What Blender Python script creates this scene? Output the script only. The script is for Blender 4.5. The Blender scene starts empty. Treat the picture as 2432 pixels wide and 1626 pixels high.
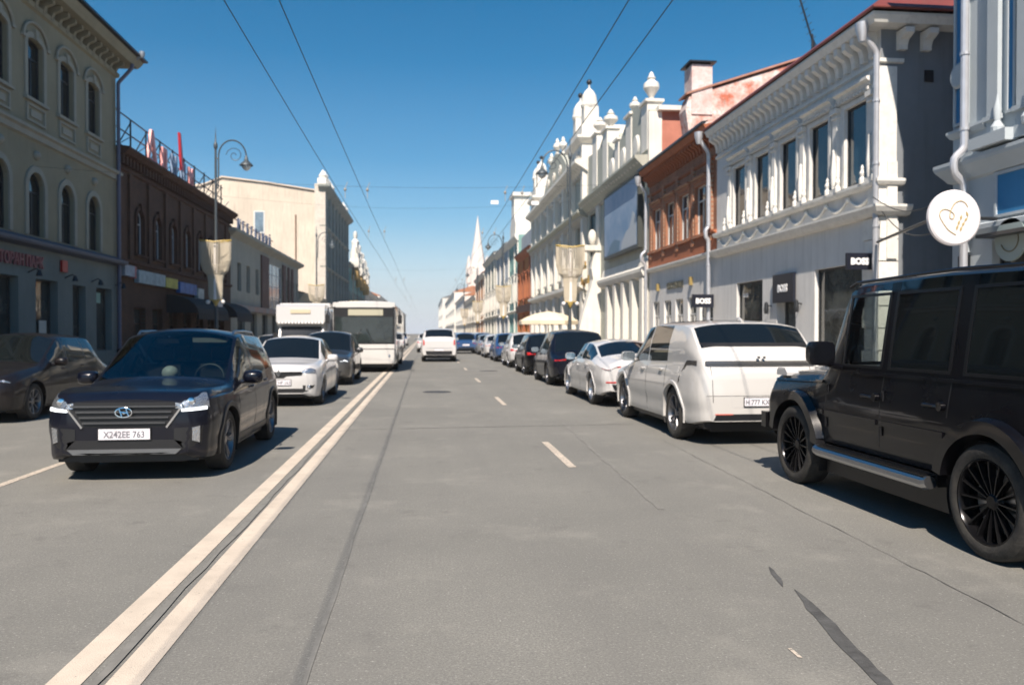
import bpy, bmesh, math, random
from mathutils import Vector, Matrix
from mathutils.bvhtree import BVHTree
from mathutils.geometry import tessellate_polygon
R = math.radians
rnd = random.Random(7)
scene = bpy.context.scene
COL = scene.collection

# ---------------------------------------------------------------- camera, sky, sun, exposure
cam_data = bpy.data.cameras.new('camera')
cam = bpy.data.objects.new('camera', cam_data); COL.objects.link(cam)
cam.location = (0, 0, 1.6)
cam.rotation_euler = (R(90 - 0.72), 0, R(-6.18))
cam_data.lens = 28.0; cam_data.sensor_width = 36; cam_data.clip_start = 0.1; cam_data.clip_end = 4000
cam_data.dof.use_dof = True; cam_data.dof.focus_distance = 4.0; cam_data.dof.aperture_fstop = 2.7
scene.camera = cam

SUN_EL, SUN_AZ = 48, 14.5
world = bpy.data.worlds.new('World'); scene.world = world; world.use_nodes = True
wn = world.node_tree; wn.nodes.clear()
sky = wn.nodes.new('ShaderNodeTexSky'); sky.sky_type = 'NISHITA'; sky.sun_disc = False
sky.sun_elevation = R(SUN_EL); sky.sun_rotation = R(180 + SUN_AZ)
sky.air_density = 1.0; sky.dust_density = 0.3; sky.ozone_density = 2.0; sky.altitude = 100
hs = wn.nodes.new('ShaderNodeHueSaturation'); hs.inputs['Saturation'].default_value = 2.0; hs.inputs['Value'].default_value = 1.28; hs.inputs['Hue'].default_value = 0.49
bg = wn.nodes.new('ShaderNodeBackground'); bg.inputs['Strength'].default_value = 0.05
wo = wn.nodes.new('ShaderNodeOutputWorld')
# pale summer haze low over the horizon, the same all the way round
wtc = wn.nodes.new('ShaderNodeTexCoord'); wsp = wn.nodes.new('ShaderNodeSeparateXYZ'); wrp = wn.nodes.new('ShaderNodeValToRGB'); wmx = wn.nodes.new('ShaderNodeMix'); wmx.data_type = 'RGBA'
wn.links.new(wtc.outputs['Generated'], wsp.inputs[0]); wn.links.new(wsp.outputs['Z'], wrp.inputs[0])
els = wrp.color_ramp.elements; els[0].position = 0.0; els[0].color = (0.93, 0.93, 0.93, 1); els[1].position = 0.45; els[1].color = (0, 0, 0, 1)
for p_, v_ in ((0.06, 0.68), (0.13, 0.38), (0.21, 0.16), (0.32, 0.04)):
    e_ = els.new(p_); e_.color = (v_, v_, v_, 1)
wmx.inputs[7].default_value = (9.2, 10.1, 11.6, 1)
wn.links.new(wrp.outputs[0], wmx.inputs[0]); wn.links.new(sky.outputs[0], hs.inputs['Color']); wn.links.new(hs.outputs[0], wmx.inputs[6]); wn.links.new(wmx.outputs[2], bg.inputs['Color']); wn.links.new(bg.outputs[0], wo.inputs['Surface'])

sd = bpy.data.lights.new('sun', 'SUN'); sd.energy = 5.0; sd.angle = R(0.53); sd.color = (1.0, 0.885, 0.765)
sun = bpy.data.objects.new('sun', sd); COL.objects.link(sun)
sun.rotation_euler = Vector((math.sin(R(SUN_AZ)) * math.cos(R(SUN_EL)), math.cos(R(SUN_AZ)) * math.cos(R(SUN_EL)), -math.sin(R(SUN_EL)))).to_track_quat('-Z', 'Y').to_euler()
scene.view_settings.view_transform = 'Standard'; scene.view_settings.look = 'None'
scene.view_settings.exposure = 0.72; scene.view_settings.gamma = 1
scene.view_settings.use_curve_mapping = False

# ---------------------------------------------------------------- materials
MATS = {}
def mat(name, col, rough=0.7, metal=0.0, var=0.0, vscale=1.5, bump=0.0, bscale=60, coat=0.0, spec=0.5, streak=0.0, col2=None, grime=0.0, emit=None):
    if name in MATS: return MATS[name]
    m = bpy.data.materials.new(name); m.use_nodes = True
    nt = m.node_tree; p = nt.nodes['Principled BSDF']
    c = (*col, 1)
    p.inputs['Base Color'].default_value = c
    p.inputs['Roughness'].default_value = rough; p.inputs['Metallic'].default_value = metal
    p.inputs['Specular IOR Level'].default_value = spec
    if coat: p.inputs['Coat Weight'].default_value = coat; p.inputs['Coat Roughness'].default_value = 0.03
    N = nt.nodes.new; L = nt.links.new
    if emit:
        p.inputs['Emission Color'].default_value = (*emit[0], 1); p.inputs['Emission Strength'].default_value = emit[1]
    if var or streak or grime:
        tc = N('ShaderNodeTexCoord'); base = None
        nz = N('ShaderNodeTexNoise'); nz.inputs['Scale'].default_value = vscale; nz.inputs['Detail'].default_value = 6; nz.inputs['Roughness'].default_value = 0.65
        L(tc.outputs['Object'], nz.inputs['Vector'])
        rp = N('ShaderNodeMapRange'); rp.inputs[1].default_value = 0.35; rp.inputs[2].default_value = 0.65
        L(nz.outputs['Fac'], rp.inputs[0])
        mx = N('ShaderNodeMix'); mx.data_type = 'RGBA'
        c2 = col2 if col2 else tuple(x * (1 - var) for x in col)
        mx.inputs[6].default_value = c; mx.inputs[7].default_value = (*c2, 1)
        L(rp.outputs[0], mx.inputs[0]); base = mx.outputs[2]
        if streak:
            mp = N('ShaderNodeMapping'); mp.inputs['Scale'].default_value = (5, 5, 0.35); L(tc.outputs['Object'], mp.inputs[0])
            n2 = N('ShaderNodeTexNoise'); n2.inputs['Scale'].default_value = 1.3; n2.inputs['Detail'].default_value = 5; L(mp.outputs[0], n2.inputs['Vector'])
            r2 = N('ShaderNodeMapRange'); r2.inputs[1].default_value = 0.5; r2.inputs[2].default_value = 0.75; r2.inputs[4].default_value = streak; L(n2.outputs['Fac'], r2.inputs[0])
            m2 = N('ShaderNodeMix'); m2.data_type = 'RGBA'; m2.inputs[7].default_value = (*[x * 0.45 for x in col], 1)
            L(r2.outputs[0], m2.inputs[0]); L(base, m2.inputs[6]); base = m2.outputs[2]
        if streak:                                    # splashed dirt along the foot of walls
            n4 = N('ShaderNodeTexNoise'); n4.inputs['Scale'].default_value = 2.5; n4.inputs['Detail'].default_value = 8; n4.inputs['Roughness'].default_value = 0.75; L(tc.outputs['Object'], n4.inputs['Vector'])
            s4 = N('ShaderNodeSeparateXYZ'); L(tc.outputs['Object'], s4.inputs[0]); h4 = N('ShaderNodeMapRange'); h4.inputs[1].default_value = 0.1; h4.inputs[2].default_value = 1.3; h4.inputs[3].default_value = 1.3; h4.inputs[4].default_value = 0.12; L(s4.outputs['Z'], h4.inputs[0])
            k4 = N('ShaderNodeMath'); k4.operation = 'MULTIPLY'; L(n4.outputs['Fac'], k4.inputs[0]); L(h4.outputs[0], k4.inputs[1])
            r4 = N('ShaderNodeMapRange'); r4.inputs[1].default_value = 0.3; r4.inputs[2].default_value = 0.8; r4.inputs[4].default_value = 0.35; L(k4.outputs[0], r4.inputs[0])
            m4 = N('ShaderNodeMix'); m4.data_type = 'RGBA'; m4.inputs[7].default_value = (0.16, 0.145, 0.12, 1); L(r4.outputs[0], m4.inputs[0]); L(base, m4.inputs[6]); base = m4.outputs[2]
        if grime:
            n3 = N('ShaderNodeTexNoise'); n3.inputs['Scale'].default_value = 9; n3.inputs['Detail'].default_value = 8; L(tc.outputs['Object'], n3.inputs['Vector'])
            r3 = N('ShaderNodeMapRange'); r3.inputs[1].default_value = 0.5; r3.inputs[2].default_value = 0.72; r3.inputs[4].default_value = grime; L(n3.outputs['Fac'], r3.inputs[0])
            m3 = N('ShaderNodeMix'); m3.data_type = 'RGBA'; m3.inputs[7].default_value = (0.12, 0.1, 0.075, 1)
            L(r3.outputs[0], m3.inputs[0]); L(base, m3.inputs[6]); base = m3.outputs[2]
        L(base, p.inputs['Base Color'])
        rr = N('ShaderNodeMapRange'); rr.inputs[3].default_value = rough * 0.85; rr.inputs[4].default_value = min(1, rough * 1.2)
        L(nz.outputs['Fac'], rr.inputs[0]); L(rr.outputs[0], p.inputs['Roughness'])
    if bump:
        tc = N('ShaderNodeTexCoord'); nb = N('ShaderNodeTexNoise'); nb.inputs['Scale'].default_value = bscale; nb.inputs['Detail'].default_value = 4
        L(tc.outputs['Object'], nb.inputs['Vector'])
        b = N('ShaderNodeBump'); b.inputs['Strength'].default_value = bump; b.inputs['Distance'].default_value = 0.02
        L(nb.outputs['Fac'], b.inputs['Height']); L(b.outputs[0], p.inputs['Normal'])
    MATS[name] = m
    return m

def brick_mat(name, c1, c2, mortar, scale=1.0):
    m = bpy.data.materials.new(name); m.use_nodes = True; nt = m.node_tree; N = nt.nodes.new; L = nt.links.new
    p = nt.nodes['Principled BSDF']; p.inputs['Roughness'].default_value = 0.85
    tc = N('ShaderNodeTexCoord'); mp = N('ShaderNodeMapping'); mp.inputs['Rotation'].default_value = (R(90), 0, 0); L(tc.outputs['Object'], mp.inputs[0])
    b = N('ShaderNodeTexBrick'); b.inputs['Color1'].default_value = (*c1, 1); b.inputs['Color2'].default_value = (*c2, 1); b.inputs['Mortar'].default_value = (*mortar, 1)
    b.inputs['Scale'].default_value = 1; b.inputs['Brick Width'].default_value = 0.26 * scale; b.inputs['Row Height'].default_value = 0.08 * scale; b.inputs['Mortar Size'].default_value = 0.008
    L(mp.outputs[0], b.inputs['Vector'])
    nz = N('ShaderNodeTexNoise'); nz.inputs['Scale'].default_value = 1.2; nz.inputs['Detail'].default_value = 7; L(tc.outputs['Object'], nz.inputs['Vector'])
    hv = N('ShaderNodeHueSaturation'); rg = N('ShaderNodeMapRange'); rg.inputs[1].default_value = 0.3; rg.inputs[2].default_value = 0.7; rg.inputs[3].default_value = 0.65; rg.inputs[4].default_value = 1.25
    L(nz.outputs['Fac'], rg.inputs[0]); L(rg.outputs[0], hv.inputs['Value']); L(b.outputs['Color'], hv.inputs['Color']); L(hv.outputs[0], p.inputs['Base Color'])
    bp = N('ShaderNodeBump'); bp.inputs['Strength'].default_value = 0.4; bp.inputs['Distance'].default_value = 0.01; L(b.outputs['Fac'], bp.inputs['Height']); bp.invert = True; L(bp.outputs[0], p.inputs['Normal'])
    return m

def paint(name, col, flake=0.0, rough=0.28, dust=0.12, coat=1.0):
    """car paint: coloured base under clear coat with a thin film of road dust towards the sills"""
    if name in MATS: return MATS[name]
    m = bpy.data.materials.new(name); m.use_nodes = True; nt = m.node_tree; N = nt.nodes.new; L = nt.links.new
    p = nt.nodes['Principled BSDF']
    p.inputs['Metallic'].default_value = flake; p.inputs['Coat Weight'].default_value = coat; p.inputs['Specular IOR Level'].default_value = 0.5 if coat == 1 else 0.2; p.inputs['Coat Roughness'].default_value = 0.04
    tc = N('ShaderNodeTexCoord'); nz = N('ShaderNodeTexNoise'); nz.inputs['Scale'].default_value = 3.5; nz.inputs['Detail'].default_value = 7
    L(tc.outputs['Object'], nz.inputs['Vector'])
    sp = N('ShaderNodeSeparateXYZ'); L(tc.outputs['Object'], sp.inputs[0])
    hz = N('ShaderNodeMapRange'); hz.inputs[1].default_value = 0.95; hz.inputs[2].default_value = 0.2; hz.inputs[3].default_value = 0.25; hz.inputs[4].default_value = 1.6; L(sp.outputs['Z'], hz.inputs[0])
    mu = N('ShaderNodeMath'); mu.operation = 'MULTIPLY'; L(nz.outputs['Fac'], mu.inputs[0]); L(hz.outputs[0], mu.inputs[1])
    m2 = N('ShaderNodeMath'); m2.operation = 'MULTIPLY'; m2.inputs[1].default_value = dust; m2.use_clamp = True; L(mu.outputs[0], m2.inputs[0])
    mx = N('ShaderNodeMix'); mx.data_type = 'RGBA'; mx.inputs[6].default_value = (*col, 1); mx.inputs[7].default_value = (0.3, 0.27, 0.22, 1)
    L(m2.outputs[0], mx.inputs[0]); L(mx.outputs[2], p.inputs['Base Color'])
    rr = N('ShaderNodeMapRange'); rr.inputs[3].default_value = rough; rr.inputs[4].default_value = rough + 0.25; L(mu.outputs[0], rr.inputs[0]); L(rr.outputs[0], p.inputs['Roughness'])
    cr = N('ShaderNodeMapRange'); cr.inputs[3].default_value = 0.02; cr.inputs[4].default_value = 0.16; L(mu.outputs[0], cr.inputs[0]); L(cr.outputs[0], p.inputs['Coat Roughness'])
    MATS[name] = m
    return m

def thin_glass(name, tint, gloss=1.0):
    if name in MATS: return MATS[name]
    m = bpy.data.materials.new(name); m.use_nodes = True; nt = m.node_tree; N = nt.nodes.new; L = nt.links.new
    nt.nodes.clear()
    t = N('ShaderNodeBsdfTransparent'); t.inputs['Color'].default_value = (*tint, 1)
    g = N('ShaderNodeBsdfGlossy'); g.inputs['Roughness'].default_value = 0.03; g.inputs['Color'].default_value = (0.9 * gloss, 0.95 * gloss, gloss, 1)
    f = N('ShaderNodeFresnel'); f.inputs['IOR'].default_value = 1.55
    ad = N('ShaderNodeMath'); ad.operation = 'MULTIPLY_ADD'; ad.inputs[1].default_value = 1.1; ad.inputs[2].default_value = 0.03; ad.use_clamp = True; L(f.outputs[0], ad.inputs[0])
    mx = N('ShaderNodeMixShader'); L(ad.outputs[0], mx.inputs[0]); L(t.outputs[0], mx.inputs[1]); L(g.outputs[0], mx.inputs[2])
    o = N('ShaderNodeOutputMaterial'); L(mx.outputs[0], o.inputs['Surface'])
    MATS[name] = m
    return m

def pane_mat(name, base, rough=0.06, spec=0.9, wav=0.02):
    """window glass of a facade: dark room behind, slightly wavy panes"""
    if name in MATS: return MATS[name]
    m = mat(name, base, rough=rough, spec=spec, var=0.5, vscale=0.9)
    nt = m.node_tree; N = nt.nodes.new; L = nt.links.new; p = nt.nodes['Principled BSDF']
    tc = N('ShaderNodeTexCoord'); nb = N('ShaderNodeTexNoise'); nb.inputs['Scale'].default_value = 1.3
    L(tc.outputs['Object'], nb.inputs['Vector']); b = N('ShaderNodeBump'); b.inputs['Strength'].default_value = wav; b.inputs['Distance'].default_value = 0.3
    L(nb.outputs['Fac'], b.inputs['Height']); L(b.outputs[0], p.inputs['Normal'])
    for l in list(nt.links):
        if l.to_socket == p.inputs['Roughness']: nt.links.remove(l)
    p.inputs['Roughness'].default_value = rough
    return m

M_BLACK = mat('black_plastic', (0.012, 0.012, 0.013), 0.45)
M_TYRE = mat('tyre_rubber', (0.022, 0.021, 0.02), 0.85, var=0.4, vscale=12, col2=(0.05, 0.046, 0.04), bump=0.3)
M_CHROME = mat('chrome', (0.75, 0.76, 0.78), 0.12, 1.0)
M_SATIN = mat('satin_metal', (0.45, 0.46, 0.48), 0.3, 1.0)
M_DARKMETAL = mat('dark_metal', (0.03, 0.032, 0.036), 0.4, 0.6)
M_CARGLASS = mat('dark_car_glass', (0.005, 0.007, 0.008), 0.03, spec=0.6, coat=0.2)
M_SEE = thin_glass('tinted_glass', (0.32, 0.38, 0.36))
M_CLEAR = thin_glass('clear_glass', (0.75, 0.8, 0.78))
M_LAMP = mat('lamp_reflector', (0.7, 0.72, 0.75), 0.15, 0.9, bump=0.6, bscale=50)
M_RED = mat('red_lens', (0.5, 0.02, 0.015), 0.15, coat=1.0)
M_ORANGE = mat('amber_lens', (0.75, 0.25, 0.08), 0.2, coat=1.0)
M_DRL = mat('daytime_light', (0.9, 0.95, 1.0), 0.3, emit=((0.85, 0.95, 1.0), 0.7))
M_PLATE = mat('plate_white', (0.72, 0.7, 0.74), 0.5, grime=0.35)
M_INK = mat('black_ink', (0.16, 0.16, 0.18), 0.6)
M_WHITE = mat('white_enamel', (0.78, 0.77, 0.76), 0.4)

# ---------------------------------------------------------------- mesh helpers
class MB:
    def __init__(s): s.v = []; s.f = []; s.m = []
    def add(s, vs, fs, mi=0):
        o = len(s.v); s.v += [tuple(p) for p in vs]; s.f += [tuple(i + o for i in f) for f in fs]; s.m += [mi] * len(fs)
    def box(s, x0, y0, z0, x1, y1, z1, mi=0):
        if x0 > x1: x0, x1 = x1, x0
        if y0 > y1: y0, y1 = y1, y0
        if z0 > z1: z0, z1 = z1, z0
        s.add([(x0, y0, z0), (x1, y0, z0), (x1, y1, z0), (x0, y1, z0), (x0, y0, z1), (x1, y0, z1), (x1, y1, z1), (x0, y1, z1)],
              [(0, 3, 2, 1), (4, 5, 6, 7), (0, 1, 5, 4), (1, 2, 6, 5), (2, 3, 7, 6), (3, 0, 4, 7)], mi)
    def prism(s, poly, axis, a, b, mi=0):
        """poly: 2D points; axis 'x','y','z' is the extrusion axis from a to b"""
        def P(p, t):
            return (t, p[0], p[1]) if axis == 'x' else (p[0], t, p[1]) if axis == 'y' else (p[0], p[1], t)
        n = len(poly); vs = [P(p, a) for p in poly] + [P(p, b) for p in poly]
        fs = [(i, (i + 1) % n, n + (i + 1) % n, n + i) for i in range(n)]
        tri = tessellate_polygon([[Vector((p[0], p[1], 0)) for p in poly]])
        fs += [tuple(t) for t in tri] + [tuple(n + i for i in reversed(t)) for t in tri]
        s.add(vs, fs, mi)
    def tube(s, path, r, n=8, mi=0, cap=True):
        P = [Vector(p) for p in path]; rs = r if isinstance(r, (list, tuple)) else [r] * len(P)
        vs = []; up = None
        for i, p in enumerate(P):
            d = (P[min(i + 1, len(P) - 1)] - P[max(i - 1, 0)]).normalized()
            if up is None: up = d.orthogonal().normalized()
            else:
                up = (up - d * up.dot(d)); up = up.normalized() if up.length > 1e-5 else d.orthogonal().normalized()
            w = d.cross(up)
            for k in range(n):
                a = 2 * math.pi * k / n; vs.append(p + (up * math.cos(a) + w * math.sin(a)) * rs[i])
        fs = [(i * n + k, i * n + (k + 1) % n, (i + 1) * n + (k + 1) % n, (i + 1) * n + k) for i in range(len(P) - 1) for k in range(n)]
        if cap: fs += [tuple(range(n))[::-1], tuple((len(P) - 1) * n + k for k in range(n))]
        s.add(vs, fs, mi)
    def lathe(s, prof, n=16, c=(0, 0, 0), axis='z', mi=0, cap=True):
        """prof: (radius, height)"""
        vs = []
        for r, h in prof:
            for k in range(n):
                a = 2 * math.pi * k / n; x, y = r * math.cos(a), r * math.sin(a)
                vs.append((c[0] + x, c[1] + y, c[2] + h) if axis == 'z' else (c[0] + h, c[1] + x, c[2] + y) if axis == 'x' else (c[0] + x, c[1] + h, c[2] + y))
        fs = [(i * n + k, i * n + (k + 1) % n, (i + 1) * n + (k + 1) % n, (i + 1) * n + k) for i in range(len(prof) - 1) for k in range(n)]
        if cap: fs += [tuple(range(n))[::-1], tuple((len(prof) - 1) * n + k for k in range(n))]
        s.add(vs, fs, mi)
    def sphere(s, c, r, n=10, mi=0, sz=1.0):
        prof = [(max(1e-4, r * math.sin(math.pi * i / n)), -r * sz * math.cos(math.pi * i / n)) for i in range(n + 1)]
        s.lathe(prof, n + 2, c, 'z', mi)
    def sweep(s, path, prof, mi=0, cap=True):
        """profile (out, z) swept along a plan polyline; outward = right of the direction of travel"""
        P = [Vector((p[0], p[1])) for p in path]; n = len(prof); vs = []
        for i, p in enumerate(P):
            d0 = (P[i] - P[i - 1]).normalized() if i else (P[1] - P[0]).normalized()
            d1 = (P[i + 1] - P[i]).normalized() if i < len(P) - 1 else d0
            n0 = Vector((d0.y, -d0.x)); n1 = Vector((d1.y, -d1.x)); m = (n0 + n1)
            m = m / max(0.3, m.dot(n0)) if m.length > 1e-6 else n0
            for o, z in prof: vs.append((p.x + m.x * o, p.y + m.y * o, z))
        fs = [(i * n + k, (i + 1) * n + k, (i + 1) * n + (k + 1), i * n + (k + 1)) for i in range(len(P) - 1) for k in range(n - 1)]
        if cap and n > 2: fs += [tuple(range(n)), tuple((len(P) - 1) * n + k for k in range(n))[::-1]]
        s.add(vs, fs, mi)
    def xform(s, M):
        s.v = [tuple(M @ Vector(p)) for p in s.v]; return s

def mesh_of(name, mb, mats, smooth=False, ang=35, recalc=True):
    me = bpy.data.meshes.new(name); me.from_pydata([tuple(p) for p in mb.v], [], mb.f)
    if not isinstance(mats, (list, tuple)): mats = [mats]
    for m in mats: me.materials.append(m)
    if len(mats) > 1: me.polygons.foreach_set('material_index', [min(i, len(mats) - 1) for i in mb.m])
    if recalc:
        bm = bmesh.new(); bm.from_mesh(me); bmesh.ops.recalc_face_normals(bm, faces=bm.faces); bm.to_mesh(me); bm.free()
    if smooth:
        me.polygons.foreach_set('use_smooth', [True] * len(me.polygons)); me.set_sharp_from_angle(angle=R(ang))
    me.update(); return me

def link(name, me, parent=None, loc=(0, 0, 0), rz=0, **props):
    o = bpy.data.objects.new(name, me); COL.objects.link(o); o.location = loc; o.rotation_euler = (0, 0, rz)
    if parent: o.parent = parent
    for k, v in props.items(): o[k] = v
    return o
def part(name, mb, mats, parent=None, loc=(0, 0, 0), smooth=False, ang=35, **props):
    return link(name, mesh_of(name, mb, mats, smooth, ang), parent, loc, **props)
def thing(name, label, cat, loc=(0, 0, 0), rz=0, group=None):
    o = bpy.data.objects.new(name, None); COL.objects.link(o); o.location = loc; o.rotation_euler = (0, 0, rz)
    o.empty_display_size = 0.3; o['label'] = label; o['category'] = cat
    if group: o['group'] = group
    return o
def tag(o, label, cat, group=None):
    o['label'] = label; o['category'] = cat
    if group: o['group'] = group
    return o
def copy_thing(root, loc, rz, label, group=None):
    r = root.copy(); COL.objects.link(r); r.location = loc; r.rotation_euler = (0, 0, rz); r['label'] = label
    if group: r['group'] = group
    def rec(src, dst):
        for ch in list(src.children):
            c = ch.copy(); COL.objects.link(c); c.parent = dst; rec(ch, c)
    rec(root, r); return r

FONT_CACHE = {}
def text_mb(txt, size, depth=0.01, bold=0.0, width=1.0):
    """letters as a mesh in the local x/z plane, facing -y, centred on x, standing on z = 0"""
    key = (txt, size, depth, bold, width)
    if key not in FONT_CACHE:
        cu = bpy.data.curves.new('lettering', 'FONT'); cu.body = txt; cu.size = size; cu.extrude = depth / 2; cu.offset = bold; cu.align_x = 'CENTER'; cu.resolution_u = 2
        o = bpy.data.objects.new('lettering', cu); COL.objects.link(o)
        dg = bpy.context.evaluated_depsgraph_get(); me = bpy.data.meshes.new_from_object(o.evaluated_get(dg))
        FONT_CACHE[key] = ([(v.co.x * width, -v.co.z, v.co.y) for v in me.vertices], [tuple(p.vertices) for p in me.polygons])
        bpy.data.objects.remove(o); bpy.data.curves.remove(cu); bpy.data.meshes.remove(me)
    mb = MB(); mb.add(*FONT_CACHE[key]); return mb
# ---------------------------------------------------------------- cars
def lin(pts, s):
    if s <= pts[0][0]: return pts[0][1]
    for (a, va), (b, vb) in zip(pts, pts[1:]):
        if s <= b: return va + (vb - va) * (s - a) / (b - a) if b > a else vb
    return pts[-1][1]
def smo(pts, s, r):
    if r <= 0: return lin(pts, s)
    return sum(lin(pts, s + r * k / 3.0) for k in (-3, -2, -1, 0, 1, 2, 3)) / 7.0

WHEEL_CACHE = {}
def wheel_meshes(rad, width, rim_r, spokes, rim_mat, style):
    key = (rad, width, rim_r, spokes, rim_mat.name, style)
    if key in WHEEL_CACHE: return WHEEL_CACHE[key]
    w = width / 2                                     # axis x, outer face towards +x
    t = MB(); t.lathe([(rim_r, -w * 0.9), (rim_r + 0.03, -w), (rad - 0.03, -w * 0.95), (rad - 0.006, -w * 0.8), (rad, -w * 0.4), (rad, w * 0.4), (rad - 0.006, w * 0.8), (rad - 0.03, w * 0.95), (rim_r + 0.03, w), (rim_r, w * 0.9)], 40, axis='x', cap=False)
    tyre = mesh_of('tyre', t, M_TYRE, True, 40)
    r = MB()
    r.lathe([(rim_r + 0.002, w * 0.88), (rim_r - 0.012, w * 0.9), (rim_r - 0.022, w * 0.74), (rim_r - 0.03, -w * 0.8)], 40, axis='x', cap=False)
    hub = 0.062
    for k in range(spokes):
        a = 2 * math.pi * k / spokes
        def P(rr, da, x): return (x, rr * math.cos(a + da), rr * math.sin(a + da))
        if style == 'twin': pairs = (-0.16, 0.16)
        else: pairs = (0.0,)
        for off in pairs:
            sw = 0.5 / spokes if style == 'twin' else (0.9 if style == 'multi' else 1.35) / spokes
            ro = rim_r - 0.02; a1 = off * 0.5; a2 = off
            vs = []
            for rr, aa, x, ww in ((hub * 0.8, a1, w * 0.55, sw * 1.6 if style != 'multi' else sw * 2.2), (rim_r * 0.6, (a1 + a2) / 2, w * 0.72, sw * 0.8), (ro, a2, w * 0.78, sw * 0.75)):
                vs += [P(rr, aa - ww, x - 0.02), P(rr, aa - ww * 0.6, x), P(rr, aa + ww * 0.6, x), P(rr, aa + ww, x - 0.02), P(rr, aa + ww, x - 0.05), P(rr, aa - ww, x - 0.05)]
            r.add(vs, [(j * 6 + k2, j * 6 + (k2 + 1) % 6, (j + 1) * 6 + (k2 + 1) % 6, (j + 1) * 6 + k2) for j in range(2) for k2 in range(6)])
    r.lathe([(0.001, w * 0.62), (hub * 0.7, w * 0.62), (hub, w * 0.52), (hub, w * 0.2)], 16, axis='x', cap=False)
    rim = mesh_of('rim', r, rim_mat, True, 30)
    d = MB(); d.lathe([(0.02, -0.01), (rim_r * 0.72, -0.01), (rim_r * 0.72, 0.02), (0.02, 0.02)], 28, axis='x', mi=0)
    d.lathe([(0.02, -w * 0.5), (rim_r - 0.03, -w * 0.5), (rim_r - 0.03, -w * 0.45), (0.02, -w * 0.45)], 28, axis='x', mi=1)
    disc = mesh_of('wheel', d, [M_SATIN, M_BLACK], False)
    WHEEL_CACHE[key] = (disc, tyre, rim); return WHEEL_CACHE[key]

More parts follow.
